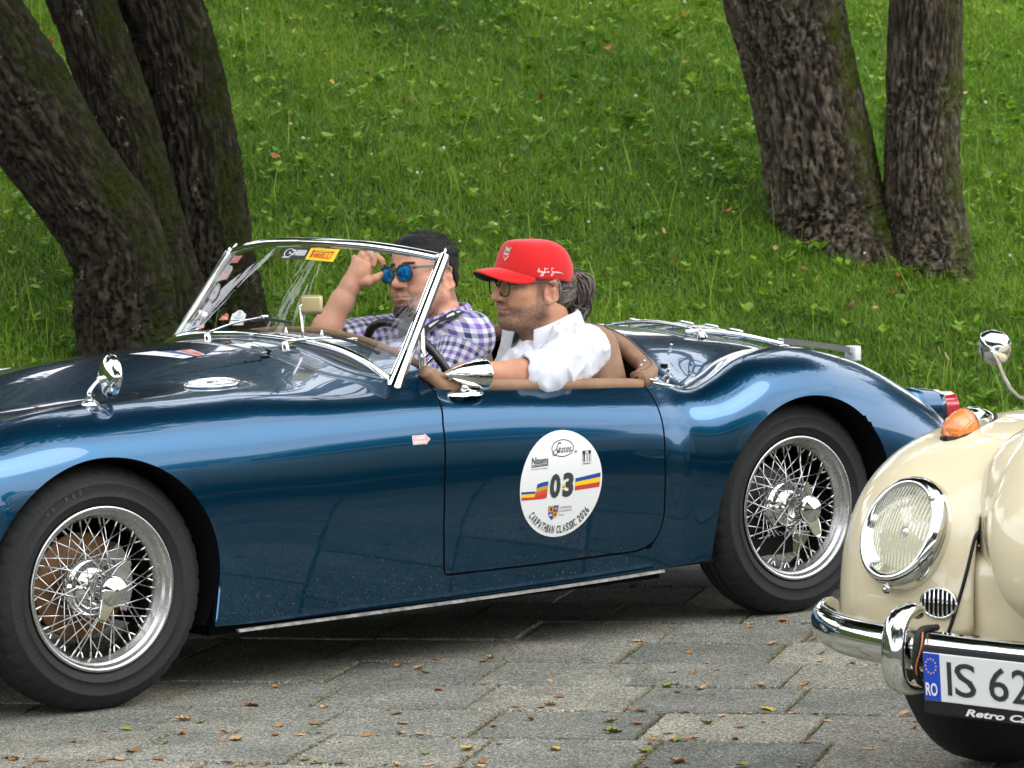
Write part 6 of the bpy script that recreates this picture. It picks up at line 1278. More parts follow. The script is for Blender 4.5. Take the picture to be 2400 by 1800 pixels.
F.chain([shF_d, el_d], [.055, .041], .02).chain([el_d, el_d + (wr_d - el_d) * .32, el_d + (wr_d - el_d) * .75, wr_d], [.039, .042, .033, .027], .02)
elN_d = shN_d + FWD * .16 - UPV * .24 - RIGHT * .02; wrN_d = w2c(at(1062, 880, 10.4)); wrN_d = c2w(wrN_d) + RIGHT * .05 - UPV * .03; F.chain([shN_d, elN_d, wrN_d], [.056, .045, .030], .02)
kn = wrN_d + FWD * .08; hand_field(F, wrN_d, kn, UPV, [[kn + RIGHT * q, kn + RIGHT * q + FWD * .03 - UPV * .015, kn + RIGHT * q + FWD * .03 - UPV * .04] for q in (-.03, -.01, .01, .03)], [wrN_d + FWD * .03 + RIGHT * .035, wrN_d + FWD * .07 + RIGHT * .045])
# raised hand: knuckles up, finger tips and thumb pinching the far corner of the sunglasses
F.ell(H_(846, 640, .006), (.031, .030, .034), .014); F.cap(wr_d, H_(838, 618, .012), .027, .019, .016); F.cap(wr_d, H_(858, 625, .0), .027, .018, .016)
F.chain([H_(864, 612, .004), H_(882, 599, -.006), H_(895, 610, -.012), H_(902, 628, -.010)], [.0115, .0098, .0088, .0074], .0025)
F.chain([H_(852, 606, .010), H_(866, 592, .004), H_(879, 607, -.008), H_(876, 621, -.010)], [.0116, .0100, .0090, .0076], .0025)
F.chain([H_(840, 608, .018), H_(848, 595, .014), H_(861, 610, .0), H_(857, 625, -.004)], [.0112, .0097, .0087, .0074], .0025)
F.chain([H_(829, 618, .026), H_(831, 604, .024), H_(843, 613, .012), H_(842, 626, .008)], [.0102, .0088, .0080, .0068], .0025)
F.chain([H_(840, 660, .0), H_(864, 660, -.012), H_(881, 652, -.016), H_(894, 643, -.012)], [.0185, .0145, .0122, .0095], .006)
F.chain([pel_d + RIGHT * .10, pel_d + RIGHT * .12 + FWD * .44 + UPV * .04, pel_d + RIGHT * .10 + FWD * .74 - UPV * .10], [.09, .065, .045], .02); F.chain([pel_d - RIGHT * .10, pel_d - RIGHT * .12 + FWD * .44 + UPV * .04, pel_d - RIGHT * .10 + FWD * .74 - UPV * .10], [.09, .065, .045], .02)
lo = np.minimum.reduce([pel_d - np.array([.85, .75, .20]), el_d - .08]); hi = np.maximum.reduce([o_d + .2, pel_d + np.array([.35, .5, .2]), shN_d + .1])
V, Q = nets(F, lo, hi, .0030); V = relax(V, Q, 1, .4)
M_SKIN_D = skin_mat('skin of the driver', (.56, .33, .235), (.035, .026, .020), (.020, .015, .012))
body_d = O('person', V - pel_d, Q, M_SKIN_D, None, loc=tuple(pel_d)); tag(body_d, 'dark haired driver in checked shirt lifting a hand to his sunglasses', 'person')
# hair: short, fuller on top
def hairline(L):
    x, y, z = L[..., 0], np.abs(L[..., 1]), L[..., 2]; zl = np.interp(x, [-.12, -.03, -.022, .004, .008, .022, .028, .040, .060, .075, .10], [-.082, -.078, .030, .030, -.030, -.030, .020, .034, .052, .060, .066]); return zl - z - .10 * np.maximum(0, .03 - y) * (x > .05)
mk_ = list(hd.skin_masks(V, 'goatee')); Lh = ((V - hd.o) @ hd.R) / hd.s; hl_ = hairline(Lh) + .004 * fbm(Lh * 130, 2); mk_[0] = np.maximum(mk_[0], .8 * sm(.013, .0, hl_) * (np.linalg.norm(Lh, axis=1) < .15) * (Lh[:, 2] > -.095))
for nm, v in zip(('beard', 'lip', 'brow', 'red'), mk_): attr(body_d, nm, v)
def hair_sdf(P):
    L = hd.loc(P); t = .0050 + .007 * sm(.03, .08, L[..., 2]) - .0025 * sm(-.02, -.08, L[..., 2]); n_ = fbm(L.astype(float) * np.array([38, 90, 45]), 2) * .0035
    return np.maximum(hd.sdf(P) - (t + n_ * sm(.0, .05, L[..., 2]) + .001 * n_ / .0035).astype(np.float32), (hairline(L) + n_ * .8).astype(np.float32) * .9)
hf = Field(); hf.fn(hd.w((0, 0, .02)), .16, hair_sdf, .002); V, Q = nets(hf, hd.o - .2, hd.o + .2, .0030); V = relax(V, Q, 1, .4)
m = Mt('black hair'); L3 = m.co((1, 1, 1)); m.set(Base_Color=m.ramp(m.attr('tone').outputs['Fac'], [(0, (.004, .0035, .003)), (.7, (.010, .009, .008)), (1, (.03, .027, .024))]), Roughness=.5, Specular_IOR_Level=.15); m.bump(m.noise(420, 3, .6), .5, .003); M_HAIR_B = m.m
hb = kid('hair', V, Q, M_HAIR_B, body_d); attr(hb, 'tone', np.clip(.45 + .9 * fbm((V - hd.o) @ hd.R * np.array([45, 170, 60]), 2), 0, 1))
HV_, HF_, HT_ = [], [], []; hn = 0; g = np.random.default_rng(21)
for i in range(900):            # loose short hairs that break the outline
    x0 = g.uniform(-.09, .075); a = g.uniform(.15, PI - .15); r_ = math.sqrt(max(.02, 1 - ((x0 + .008) / .104) ** 2)); p = np.array([x0, .083 * r_ * math.cos(a), .028 + .078 * r_ * math.sin(a) ** 1.0])
    if p[2] < .0 or (x0 > .04 and p[2] < .062): continue
    d = np.array([-.55, math.cos(a) * .35, .35 + .3 * math.sin(a)]) + g.normal(0, .25, 3); p = p + np.array([0, 0, .006 * sm(.03, .08, p[2])]); l = g.uniform(.005, .012)
    strand([hd.w(q) for q in (p, p + unit(d) * l * .6, p + unit(d + np.array([-.4, 0, -.3])) * l)], [.0010, .0008, .0003], np.clip(g.normal(.5, .3), 0, 1), 4)
for i in range(620):            # longer hair on top, combed back over the head
    x0 = g.uniform(-.02, .072); yy = g.uniform(-.066, .066); P_ = []
    for t in np.linspace(0, 1, 6):
        x = x0 - .055 * t; q = 1 - ((x + .004) / .104) ** 2 - (yy / .082) ** 2
        if q <= .02: continue
        P_.append((x, yy * (1 - .06 * t), .030 + .083 * math.sqrt(q) + .004 * math.sin(PI * t) + g.normal(0, .0006)))
    if len(P_) > 3: strand([hd.w(q) for q in P_], np.linspace(.0017, .0006, len(P_)), np.clip(g.normal(.5, .3), 0, 1), 4)
o = kid('loose_hair', np.concatenate(HV_), HF_, M_HAIR_B, body_d, kind='stuff'); attr(o, 'tone', HT_)
# beard tuft
def tuft(P): L = hd.loc(P); n_ = fbm(L.astype(float) * np.array([120, 120, 70]), 2) * .004; return np.maximum(hd.sdf(P) - (.0015 + .004 * sm(-.095, -.118, L[..., 2]) + n_).astype(np.float32), np.maximum(np.maximum(L[..., 2] + .094 + .25 * np.maximum(0, np.abs(L[..., 1]) - .015) + n_, np.abs(L[..., 1]) - .036), np.maximum(.030 - L[..., 0], -.128 - L[..., 2])).astype(np.float32))
tf = Field(); tf.fn(hd.w((.06, 0, -.1)), .08, tuft, .002); V, Q = nets(tf, hd.w((.06, 0, -.1)) - .09, hd.w((.06, 0, -.1)) + .09, .0026); V = relax(V, Q, 1, .4); M_BEARD = M_HAIR_B.copy(); M_BEARD.name = 'dark brown beard'; [setattr(e_, 'color', c_) for n_ in M_BEARD.node_tree.nodes if n_.type == 'VALTORGB' for e_, c_ in zip(n_.color_ramp.elements, ((.012, .009, .007, 1), (.035, .026, .020, 1), (.08, .06, .045, 1)))]; o = kid('beard', V, Q, M_BEARD, body_d); attr(o, 'tone', np.clip(.75 + .5 * fbm((V - hd.o) * 200, 2), 0, 1))
# checked shirt
S = Field(); S.cap(nb_d - UPV * .015, (shN_d + nb_d) / 2 + UPV * .004, .07, .07, .04).cap(nb_d - UPV * .015, (shF_d + nb_d) / 2 + UPV * .004, .07, .07, .04).cap(shN_d, shF_d, .073, .073, .04)
S.ell(chest_d, (.198, .198, .235), .05).ell(pel_d + UPV * .03, (.205, .205, .18), .06)
cF = shF_d + (el_d - shF_d) * .74; cN = shN_d + (elN_d - shN_d) * .8; S.chain([shF_d, cF], [.072, .070], .03).chain([shN_d, cN], [.074, .068], .03); S.cap(cF + unit(el_d - shF_d) * .09, cF + unit(el_d - shF_d) * .035, .075, .060, .006, -1)
S.cap(nb_d - UPV * .02, hd.w((-.02, 0, -.09)), .066, .07, .008, -1); S.cap(nb_d + FWD * .06 - UPV * .02, nb_d + FWD * .20 - UPV * .13, .024, .006, .012, -1)
V, Q = nets(S, np.minimum(pel_d - np.array([.55, .55, .16]), cF - .1), np.maximum(shN_d, nb_d) + np.array([.35, .45, .14]), .0042, folds(.0075, 11, 8, (1, 1, .7))); V = relax(V, Q, 2, .5)
def check_uv(V, cen, segs):
    """cloth coordinates: round the chest for the body, along and round the arm for a sleeve"""
    q = V - cen; f_, r_ = q @ FWD, q @ RIGHT; uv = np.stack([np.arctan2(r_, f_) * .19, q[:, 2] + .10 * np.abs(r_) ** 1.5 * 3], 1); best = np.full(len(V), .105)
    for a, b, rr in segs:
        e = b - a; L = np.linalg.norm(e); t = (V - a) @ e / L; d = d_cap(V, a, b, 0.); ax = e / L; s1 = unit(np.cross(ax, UPV)); s2 = np.cross(ax, s1); w_ = V - a; m_ = (d < rr) & (t > .035); uv[m_] = np.stack([np.arctan2(w_ @ s1, w_ @ s2)[m_] * .075, t[m_]], 1)
    return uv
uv = check_uv(V, chest_d, [(shF_d, el_d, .10), (shN_d, elN_d, .10)])
m = Mt('checked shirt cloth'); at_ = m.attr('cloth'); sp_x = m.n('ShaderNodeSeparateXYZ'); m.L.new(at_.outputs['Vector'], sp_x.inputs[0]); PER = .0265
def stripe(v):
    fr_ = m.math('FRACT', m.math('DIVIDE', v, PER)); band = m.math('LESS_THAN', fr_, .5); alt = m.math('LESS_THAN', m.math('FRACT', m.math('DIVIDE', v, PER * 2)), .5); return band, alt
bu_, au_ = stripe(sp_x.outputs[0]); bv_, av_ = stripe(sp_x.outputs[1]); NAVY, PUR, W_ = (.025, .045, .13), (.19, .12, .42), (.66, .66, .70)
cu = m.mix(au_, NAVY, PUR); cv = m.mix(av_, PUR, NAVY); lu_ = m.mix(bu_, W_, m.mix(.45, cu, W_)); c = m.mix(bv_, lu_, m.mix(bu_, m.mix(.42, cv, W_), m.mix(.5, cu, cv)))
m.set(Base_Color=c, Roughness=.85, Specular_IOR_Level=.15, Sheen_Weight=.2).bump(m.noise(240, 3), .12, .002); M_CHECK = m.m
sh_d = kid('shirt', V, Q, M_CHECK, body_d); attr(sh_d, 'cloth', np.c_[uv, np.zeros(len(V))], 'FLOAT_VECTOR')
ax_d = unit(hd.w((-.03, 0, -.08)) - nb_d) + np.array([0, 0, .35]); c_d = nb_d + UPV * .060 + FWD * .012
co_d = collar(sh_d, M_CHECK, c_d, ax_d, FWD - UPV * .15, .0895, hgt=.032, drop=.055, rf=1.22); n_ = len(co_d.data.vertices); ii = np.arange(n_) // 6; jj = np.arange(n_) % 6; attr(co_d, 'cloth', np.stack([ii * .0092, np.array([0, .03, .031, .034, .052, .072])[jj], 0 * ii], 1), 'FLOAT_VECTOR')
# lanyard over the collar
sx_, sy_, sd_v = project(V); cV, cQ = np.array([v.co[:] for v in co_d.data.vertices]) + pel_d, None; kx, ky, kd = project(cV); AX, AY, AD, AV = np.r_[sx_, kx], np.r_[sy_, ky], np.r_[sd_v, kd], np.vstack([V, cV])
def on_shirt(px, py, lift=.008):
    e = (AX - px) ** 2 + (AY - py) ** 2; k = np.where(e < 150)[0]; k = k if len(k) else np.argsort(e)[:4]; return at(px, py, AD[k].min() - lift)
T_ = spline([on_shirt(1080, 728, -.02), on_shirt(1066, 734), on_shirt(1045, 743), on_shirt(1022, 755), on_shirt(1002, 768), on_shirt(984, 786), on_shirt(968, 812), on_shirt(955, 850)], 60)
_, Nf, Bf = frames(T_, up=np.array([-.2, -.75, .6])); ln = strap(body_d, T_, .0125, n=60, up=np.array([-.2, -.75, .6]))
for t0, w_ in ((.16, .10), (.40, .14), (.05, .05)):
    P_ = T_[int(t0 * 59):int((t0 + w_) * 59) + 2] + (CO - T_[int(t0 * 59)]) / np.linalg.norm(CO - T_[0]) * .002
    V2, F_ = sweep(P_, [(-.0004, -.0045), (.0004, -.0045), (.0004, .0045), (-.0004, .0045)], up=np.array([-.2, -.75, .6])); kid('print', V2, F_, M_WHITE, ln, smooth=False)
for i in range(3): p = nb_d + FWD * (.165 + .03 * i) - UPV * (.10 + .07 * i); V, F_ = lathe([(0, .0015), (.0055, .001), (.006, -.002)], 12, 2); kid('button', V + p, F_, M_WHITE, sh_d)
# sunglasses: a thing of their own, pinched between thumb and finger
sg_e = empty('sunglasses', hd.w((.11, 0, 0)), 0, 'dark framed sunglasses with blue mirror lenses held at the driver face', 'sunglasses')
mb, parts = glasses_frame(hd, None, '', .0030, None, None, zc=-.006, xc=.1165, pd=.0335, wrap=.11, w_=.0265, h_=.0225)
M_SGF = plain('dark tortoise frame', (.020, .022, .018), .25); me = mb.mesh('frame', M_SGF); o = link('frame', me, sg_e); o.location = [-c for c in sg_e.location]
m = Mt('blue mirror lens'); m.set(Base_Color=m.ramp(m.noise(70, 5, .7), [(.38, (.0, .06, .22)), (.52, (.005, .20, .62)), (.66, (.05, .50, .70))]), Metallic=.55, Roughness=.10); M_BLENS = m.m
for Pw in parts:
    c0 = Pw.mean(0) + hd.R[:, 0] * .0025; o = O('lens', np.vstack([Pw, c0]) - np.array(sg_e.location), [(i, (i + 1) % 36, 36) for i in range(36)], M_BLENS, sg_e)
for s in (1, -1):
    V, F_ = sweep(spline([hd.w((.1075, s * .061, .006)), hd.w((.1005, s * .0735, .007)), hd.w((.050, s * .0835, .009)), hd.w((.0, s * .0885, .010)), hd.w((-.018, s * .088, .004))], 18), [(-.0012, -.0038), (.0012, -.0038), (.0012, .0038), (-.0012, .0038)][::-1], up=hd.R[:, 1]); O('temple', V - np.array(sg_e.location), F_, plain('grey temple', (.10, .115, .11), .35) if s == 1 else M_SGF, sg_e, smooth=False)
# ================================================================== STICKERS, MARKS, FALLEN LEAVES
def on_side(X, Z, off=.0012):
    """points on the near flank of the roadster at car X, Z"""
    X, Z = np.asarray(X, float), np.asarray(Z, float); return np.stack([X, np.array([side_y(a, b) for a, b in zip(X, Z)]) - off, Z], 1)
class Decal:
    def __init__(s, mapf): s.mb = MB(); s.f = mapf; s.mats = []; s.lv = 0
    def mi(s, m):
        if m not in s.mats: s.mats.append(m)
        return s.mats.index(m)
    def poly(s, P, m, lv=1): P = np.asarray(P, float); s.mb.add(s.f(P[:, 0], P[:, 1], lv), [tuple(range(len(P)))], s.mi(m))
    def grid(s, c, r, m, lv=0, n=7, k=40):
        V = [(c[0], c[1])] + [(c[0] + r[0] * i / n * math.cos(2 * PI * j / k), c[1] + r[1] * i / n * math.sin(2 * PI * j / k)) for i in range(1, n + 1) for j in range(k)]; V = np.array(V); F = [(0, 1 + j, 1 + (j + 1) % k) for j in range(k)] + [(1 + i * k + j, 1 + (i + 1) * k + j, 1 + (i + 1) * k + (j + 1) % k, 1 + i * k + (j + 1) % k) for i in range(n - 1) for j in range(k)]
        s.mb.add(s.f(V[:, 0], V[:, 1], lv), F, s.mi(m))
    def ring(s, c, r, w, m, lv=1, a0=0, a1=2 * PI, k=40):
        t = np.linspace(a0, a1, k); V = np.array([(c[0] + (r[0] + q) * math.cos(a), c[1] + (r[1] + q) * math.sin(a)) for q in (-w, w) for a in t]); s.mb.add(s.f(V[:, 0], V[:, 1], lv), [(i, i + 1, k + i + 1, k + i) for i in range(k - 1)], s.mi(m))
    def line(s, P, w, m, lv=1):
        P = np.asarray(P, float); T = np.gradient(P, axis=0); T /= np.linalg.norm(T, axis=1)[:, None]; N = np.stack([-T[:, 1], T[:, 0]], 1); V = np.concatenate([P - N * w, P + N * w]); k = len(P); s.mb.add(s.f(V[:, 0], V[:, 1], lv), [(i, i + 1, k + i + 1, k + i) for i in range(k - 1)], s.mi(m))
    def text(s, t, x0, x1, y0, y1, m, lv=2, bold=.0, shear=0.):
        V, F = text_mesh(t, 1, bold, 1, shear); a, b = V.min(0), V.max(0); u = x0 + (V[:, 0] - a[0]) / (b[0] - a[0]) * (x1 - x0); v = y0 + (V[:, 1] - a[1]) / (b[1] - a[1]) * (y1 - y0); s.mb.add(s.f(u, v, lv), F, s.mi(m))
    def build(s, name, parent, **kw): return s.mb.build(name, s.mats, parent, smooth=False, **kw)
# --- round number sticker on the door
c0 = w2c(atY(1317, 1134, -.047)); hx = (w2c(atY(1414, 1134, -.047))[0] - w2c(atY(1221, 1134, -.047))[0]) / 2; hz = (w2c(atY(1317, 1008, -.047))[2] - w2c(atY(1317, 1260, -.047))[2]) / 2
nx_ = lambda x: (x - 927) / 535.; ny_ = lambda y: (849 - y) / 699.
D = Decal(lambda a, b, lv: on_side(c0[0] + np.asarray(a) * hx, c0[2] + np.asarray(b) * hz, .0013 + .0006 * lv))
Bx = lambda x0, y0, x1, y1: (nx_(x0), nx_(x1), ny_(y1), ny_(y0))
D.grid((0, 0), (1., 1.), M_WHITE, 0, 8, 60)
D.ring((nx_(941), ny_(384)), (.262, .155), .008, M_INK)
D.text('G', *Bx(860, 300, 925, 440), M_INK, 2, .0, .45); D.text('ates', *Bx(915, 365, 1052, 440), M_INK, 2, .0, .35); D.line([(nx_(x), ny_(y)) for x, y in ((1050, 425), (1065, 432), (1075, 425))], .007, M_INK); D.line([(nx_(x), ny_(y)) for x, y in spline([(885, 405), (850, 395), (815, 425), (810, 455), (830, 470), (860, 455), (900, 390)], 20)], .007, M_INK)
D.ring((nx_(1109), ny_(446)), (.030, .024), .003, M_INK, 1, k=16); D.text('R', *Bx(1101, 434, 1118, 458), M_INK)
D.text('Nissens', *Bx(532, 468, 748, 560), M_INK, 2, .02, .15); D.poly([(nx_(530), ny_(568)), (nx_(748), ny_(566)), (nx_(748), ny_(574)), (nx_(530), ny_(576))], M_INK); D.poly([(nx_(530), ny_(584)), (nx_(748), ny_(578)), (nx_(748), ny_(590)), (nx_(530), ny_(600))], M_INK); D.text('DELIVERING THE DIFFERENCE', *Bx(530, 614, 748, 630), M_INK)
D.poly([(nx_(x), ny_(y)) for x, y in ((1196, 446), (1308, 446), (1308, 492), (1196, 492))], M_INK)
D.line([(nx_(x), ny_(y)) for x, y in spline([(1238, 492), (1240, 470), (1252, 458), (1264, 470), (1266, 492)], 14)], .012, M_WHITE, 2)
for x in (1212, 1222, 1256, 1285): D.poly([(nx_(x - 4), ny_(492)), (nx_(x + 5), ny_(492)), (nx_(x + 5), ny_(592)), (nx_(x - 4), ny_(592))], M_INK)
for x in (1197, 1305): D.poly([(nx_(x - 2), ny_(492)), (nx_(x + 2), ny_(492)), (nx_(x + 2), ny_(596)), (nx_(x - 2), ny_(596))], M_INK)
D.text('RAINBOW', *Bx(1196, 604, 1304, 624), M_INK, 2, .02)
for pts, cs in (([(1107, 797), (1437, 752), (1437, 810), (1107, 845)], M_BLUE), ([(1107, 845), (1437, 810), (1436, 876), (1107, 900)], M_YEL), ([(1107, 900), (1436, 876), (1430, 942), (1107, 957)], M_RED), ([(1097, 862), (1107, 845), (1107, 885)], M_YEL),
                ([(413, 905), (592, 913), (590, 943), (413, 937)], M_BLUE), ([(413, 937), (590, 943), (588, 987), (415, 980)], M_YEL), ([(415, 980), (588, 987), (590, 1022), (418, 1016)], M_RED),
                ([(612, 822), (680, 803), (756, 797), (754, 850), (690, 856), (606, 878)], M_BLUE), ([(606, 878), (690, 856), (754, 850), (752, 900), (690, 905), (596, 930)], plain('ochre print', (.45, .33, .02), .5)), ([(596, 930), (690, 905), (752, 900), (748, 955), (690, 958), (585, 988)], plain('bright red print', (.62, .07, .03), .5)), ([(588, 985), (690, 958), (748, 955), (745, 1015), (690, 1024), (588, 1022)], M_RED), ([(942, 855), (973, 855), (973, 890), (942, 890)], M_YEL), ([(940, 890), (972, 890), (972, 906), (938, 906)], M_RED)):
    D.poly([(nx_(x), ny_(y)) for x, y in pts], cs)
M_NUM = plain('grey black number', (.035, .042, .04), .5)
D.text('0', *Bx(777, 708, 915, 1030), M_NUM, 2, .05); D.text('3', *Bx(945, 708, 1085, 1030), M_NUM, 2, .05)
shp = [(778, 1128), (908, 1128), (908, 1225), (890, 1275), (832, 1317), (795, 1275), (778, 1225)]; D.poly([(nx_(x), ny_(y)) for x, y in shp], M_BLUE)
D.poly([(nx_(x), ny_(y)) for x, y in ((782, 1131), (842, 1131), (842, 1213), (782, 1213))], M_ORANGE, 2); D.poly([(nx_(x), ny_(y)) for x, y in ((842, 1213), (905, 1213), (905, 1225), (888, 1272), (842, 1308))], M_ORANGE, 2)
D.poly([(nx_(x), ny_(y)) for x, y in ((793, 1150), (830, 1150), (825, 1165), (830, 1195), (793, 1195), (805, 1172))], M_INK, 3); D.grid((nx_(876), ny_(1170)), (.036, .030), M_ORANGE, 2, 2, 14); D.grid((nx_(876), ny_(1170)), (.015, .012), M_RED, 3, 2, 10); D.poly([(nx_(x), ny_(y)) for x, y in ((790, 1232), (832, 1232), (832, 1265), (792, 1265))], M_SKYB, 2)
for x in (852, 862, 872, 882): D.line([(nx_(x), ny_(1225)), (nx_(x + 2), ny_(1245)), (nx_(x), ny_(1268))], .004, M_INK, 3)
for t, y0, y1, x1 in (('CONSILIUL', 1150, 1178, 1084), ('JUDETEAN', 1197, 1227, 1084), ('CLUJ', 1249, 1278, 988)): D.text(t, nx_(918), nx_(x1), ny_(y1), ny_(y0), M_NUM)
D.line([(nx_(1012), ny_(1231)), (nx_(1008), ny_(1238))], .004, M_NUM, 2)
txt = 'CARPATHIAN CLASSIC 2026'; wd = {'I': .45, ' ': .55, 'M': 1.2}; ws = [wd.get(ch, 1.) for ch in txt]; tot = sum(ws); a0, a1 = math.radians(215.5), math.radians(323.5); run = 0
for ch, w_ in zip(txt, ws):
    a = a0 + (a1 - a0) * (run + w_ / 2) / tot; run += w_
    if ch == ' ': continue
    V, F = text_mesh(ch, 1, .025); lo_, hi_ = V.min(0), V.max(0); u = (V[:, 0] - (lo_[0] + hi_[0]) / 2) / (hi_[0] - lo_[0]) * (a1 - a0) * .86 * w_ / tot * .78; v = .795 + (V[:, 1] - .0) / .73 * .135 * -1 + .07; r_ = .93 - (V[:, 1] / .73) * .15
    px_ = r_ * math.cos(a) - u * math.sin(a) * 1.; py_ = r_ * math.sin(a) + u * math.cos(a); D.mb.add(D.f(px_, py_, 2), F, D.mi(M_NUM))
D.build('number_sticker', nd)
# --- arrow sticker on the wing
q0 = w2c(atY(968, 1045, -.044)); q1 = w2c(atY(1009, 1013, -.044)); D = Decal(lambda a, b, lv: on_side(q0[0] + np.asarray(a) * (q1[0] - q0[0]), q0[2] + np.asarray(b) * (q1[2] - q0[2]) * .9, .001 + .0005 * lv))
D.poly([(0, .08), (.72, .08), (.72, -.02), (1., .5), (.72, 1.02), (.72, .92), (0, .92)], M_WHITE, 0); D.poly([(.03, .12), (.75, .12), (.76, .08), (.96, .5), (.76, .92), (.75, .88), (.03, .88)], M_PINK, 1); D.text('1000', .10, .68, .54, .80, M_WHITE, 2, .02); D.text('MIGLIA', .08, .74, .20, .44, M_WHITE, 2, .02); D.build('arrow_sticker', body)
# --- stickers on the windscreen, given by their corners on the glass
def glass_ab(px, py):
    a, b = .5, .5
    for _ in range(25):
        f = lambda a, b: np.array(project(c2w(on_glass(np.array([a]), np.array([b]))[0]))[:2]); p = f(a, b); e = 1e-3; J = np.stack([(f(a + e, b) - p) / e, (f(a, b + e) - p) / e], 1); st = np.linalg.solve(J, np.array([px, py]) - p); a, b = float(np.clip(a + np.clip(st[0], -.2, .2), .0, .998)), float(np.clip(b + np.clip(st[1], -.2, .2), .0, .998))
    return np.array([a, b])
def gl_decal(quad):
    """unit square laid on the glass between four photo corners: lower left, lower right, upper right, upper left"""
    c = [glass_ab(*q) for q in quad]
    def f(u, v, lv): u, v = np.asarray(u, float)[:, None], np.asarray(v, float)[:, None]; p = c[0] * (1 - u) * (1 - v) + c[1] * u * (1 - v) + c[2] * u * v + c[3] * (1 - u) * v; return on_glass(p[:, 0], p[:, 1], -.0025 - .0006 * lv)
    return Decal(f)
sq = lambda x0=0, y0=0, x1=1, y1=1: [(x0, y0), (x1, y0), (x1, y1), (x0, y1)]
D = gl_decal([(655, 608), (715, 608), (728.5, 581), (670, 579)]); D.poly(sq(), M_INK, 0); D.ring((.27, .52), (.17, .34), .02, M_WHITE, 1, .6, 5.6, 24)
for i, (x, y) in enumerate(((.40, .66), (.45, .48), (.38, .34))): D.poly(sq(x, y, x + .12, y + .12), M_WHITE, 1)
D.poly([(.30, .42), (.36, .50), (.33, .62), (.26, .56)], M_WHITE, 1)
for i in range(6): x = .56 + .062 * i; D.poly([(x, .30), (x + .04, .30), (x + .055, .78), (x + .015, .78)], M_WHITE, 1)
for y in (.10, .18): D.poly(sq(.08, y, .50 - y, y + .04), M_WHITE, 1)
D.build('screen_sticker', glass)
D = gl_decal([(715, 608), (780.5, 614), (797, 585), (729.5, 581)]); D.poly(sq(), M_YEL, 0); D.text('IRELLI', .26, .86, .20, .60, M_RED, 1, .02, .1)
D.poly([(.12, .18), (.19, .18), (.20, .74), (.13, .74)], M_RED, 1); D.poly([(.12, .70), (.84, .66), (.90, .74), (.84, .82), (.12, .84)], M_RED, 1); D.poly([(.19, .40), (.25, .42), (.26, .50), (.19, .48)], M_RED, 1); D.poly([(.22, .73), (.82, .715), (.82, .765), (.22, .785)], M_YEL, 2); D.build('screen_sticker', glass)
M_GREY = plain('faded sticker', (.42, .43, .42), .5); M_FRED = plain('faded red', (.42, .13, .11), .5)
D = gl_decal([(537, 616), (556, 616), (569, 599), (551, 600)]); D.poly(sq(), M_FRED, 0); D.text('RALLY', .1, .9, .3, .7, M_PINK, 1); D.build('screen_sticker', glass)
D = gl_decal([(508, 659), (532, 654), (549, 624), (533, 622)]); D.poly([(0, 0), (1, 0), (1, .78), (.75, 1), (.3, .98), (0, .7)], M_GREY, 0); D.poly(sq(.08, .12, .94, .42), M_PINK, 1); D.ring((.52, .68), (.26, .18), .03, M_FRED, 1, k=20); D.build('screen_sticker', glass)
D = gl_decal([(484, 710), (505, 708), (521, 666), (507, 664)]); D.grid((.5, .5), (.5, .5), M_GREY, 0, 3, 24); D.ring((.5, .5), (.42, .42), .02, M_INK, 1, k=24); D.poly(sq(.3, .38, .7, .62), M_PINK, 1); D.text('RC', .34, .66, .42, .58, M_FRED, 2); D.build('screen_sticker', glass)
D = gl_decal([(444, 772), (468, 766), (480, 732), (464, 730)]); D.poly([(0, 0), (.9, .05), (1, .6), (.7, 1), (.2, .8)], M_GREY, 0); D.poly([(.2, .15), (.5, .2), (.4, .4), (.2, .35)], M_BLUE, 1); D.poly([(.5, .55), (.85, .6), (.7, .8), (.5, .7)], M_FRED, 1); D.line([(.2, .45), (.5, .5), (.85, .48)], .03, M_INK, 1); D.build('screen_sticker', glass)
D = gl_decal([(463, 773), (478, 768), (480, 760), (468, 762)]); D.poly(sq(), M_PINK, 0); D.build('screen_sticker', glass)
D = gl_decal([(512, 750), (535, 750), (536, 735), (522, 733)]); D.poly([(0, 0), (1, 0), (1, .9), (.6, 1.), (.3, .6)], plain('orange red', (.60, .12, .03), .5), 0); D.poly([(.35, .55), (.7, .6), (.7, .8), (.4, .75)], M_GREEN, 1); D.text('TTA', .25, .9, .08, .45, M_WHITE, 1); D.build('screen_sticker', glass)
D = gl_decal([(536, 762), (570, 762), (580, 728), (548, 727)]); D.poly([(0, 0), (1., 0), (1., .28), (0, .28)], M_WHITE, 0); D.poly([(.0, .33), (1., .33), (1., .75), (.85, .82), (.62, 1.), (.35, 1.), (.15, .82), (0, .75)], M_WHITE, 0); D.ring((.5, .66), (.36, .24), .02, M_SKYB, 1, PI, 2 * PI, 20); D.text('72', .38, .62, .62, .90, M_NUM, 1); D.text('RALLY', .3, .7, .45, .56, M_NUM, 1); D.poly(sq(.02, .04, .12, .24), M_YEL, 1); D.poly(sq(.88, .04, .98, .24), M_ORANGE, 1); D.text('1 0 8 0', .25, .8, .07, .20, M_NUM, 1); D.build('screen_sticker', glass)
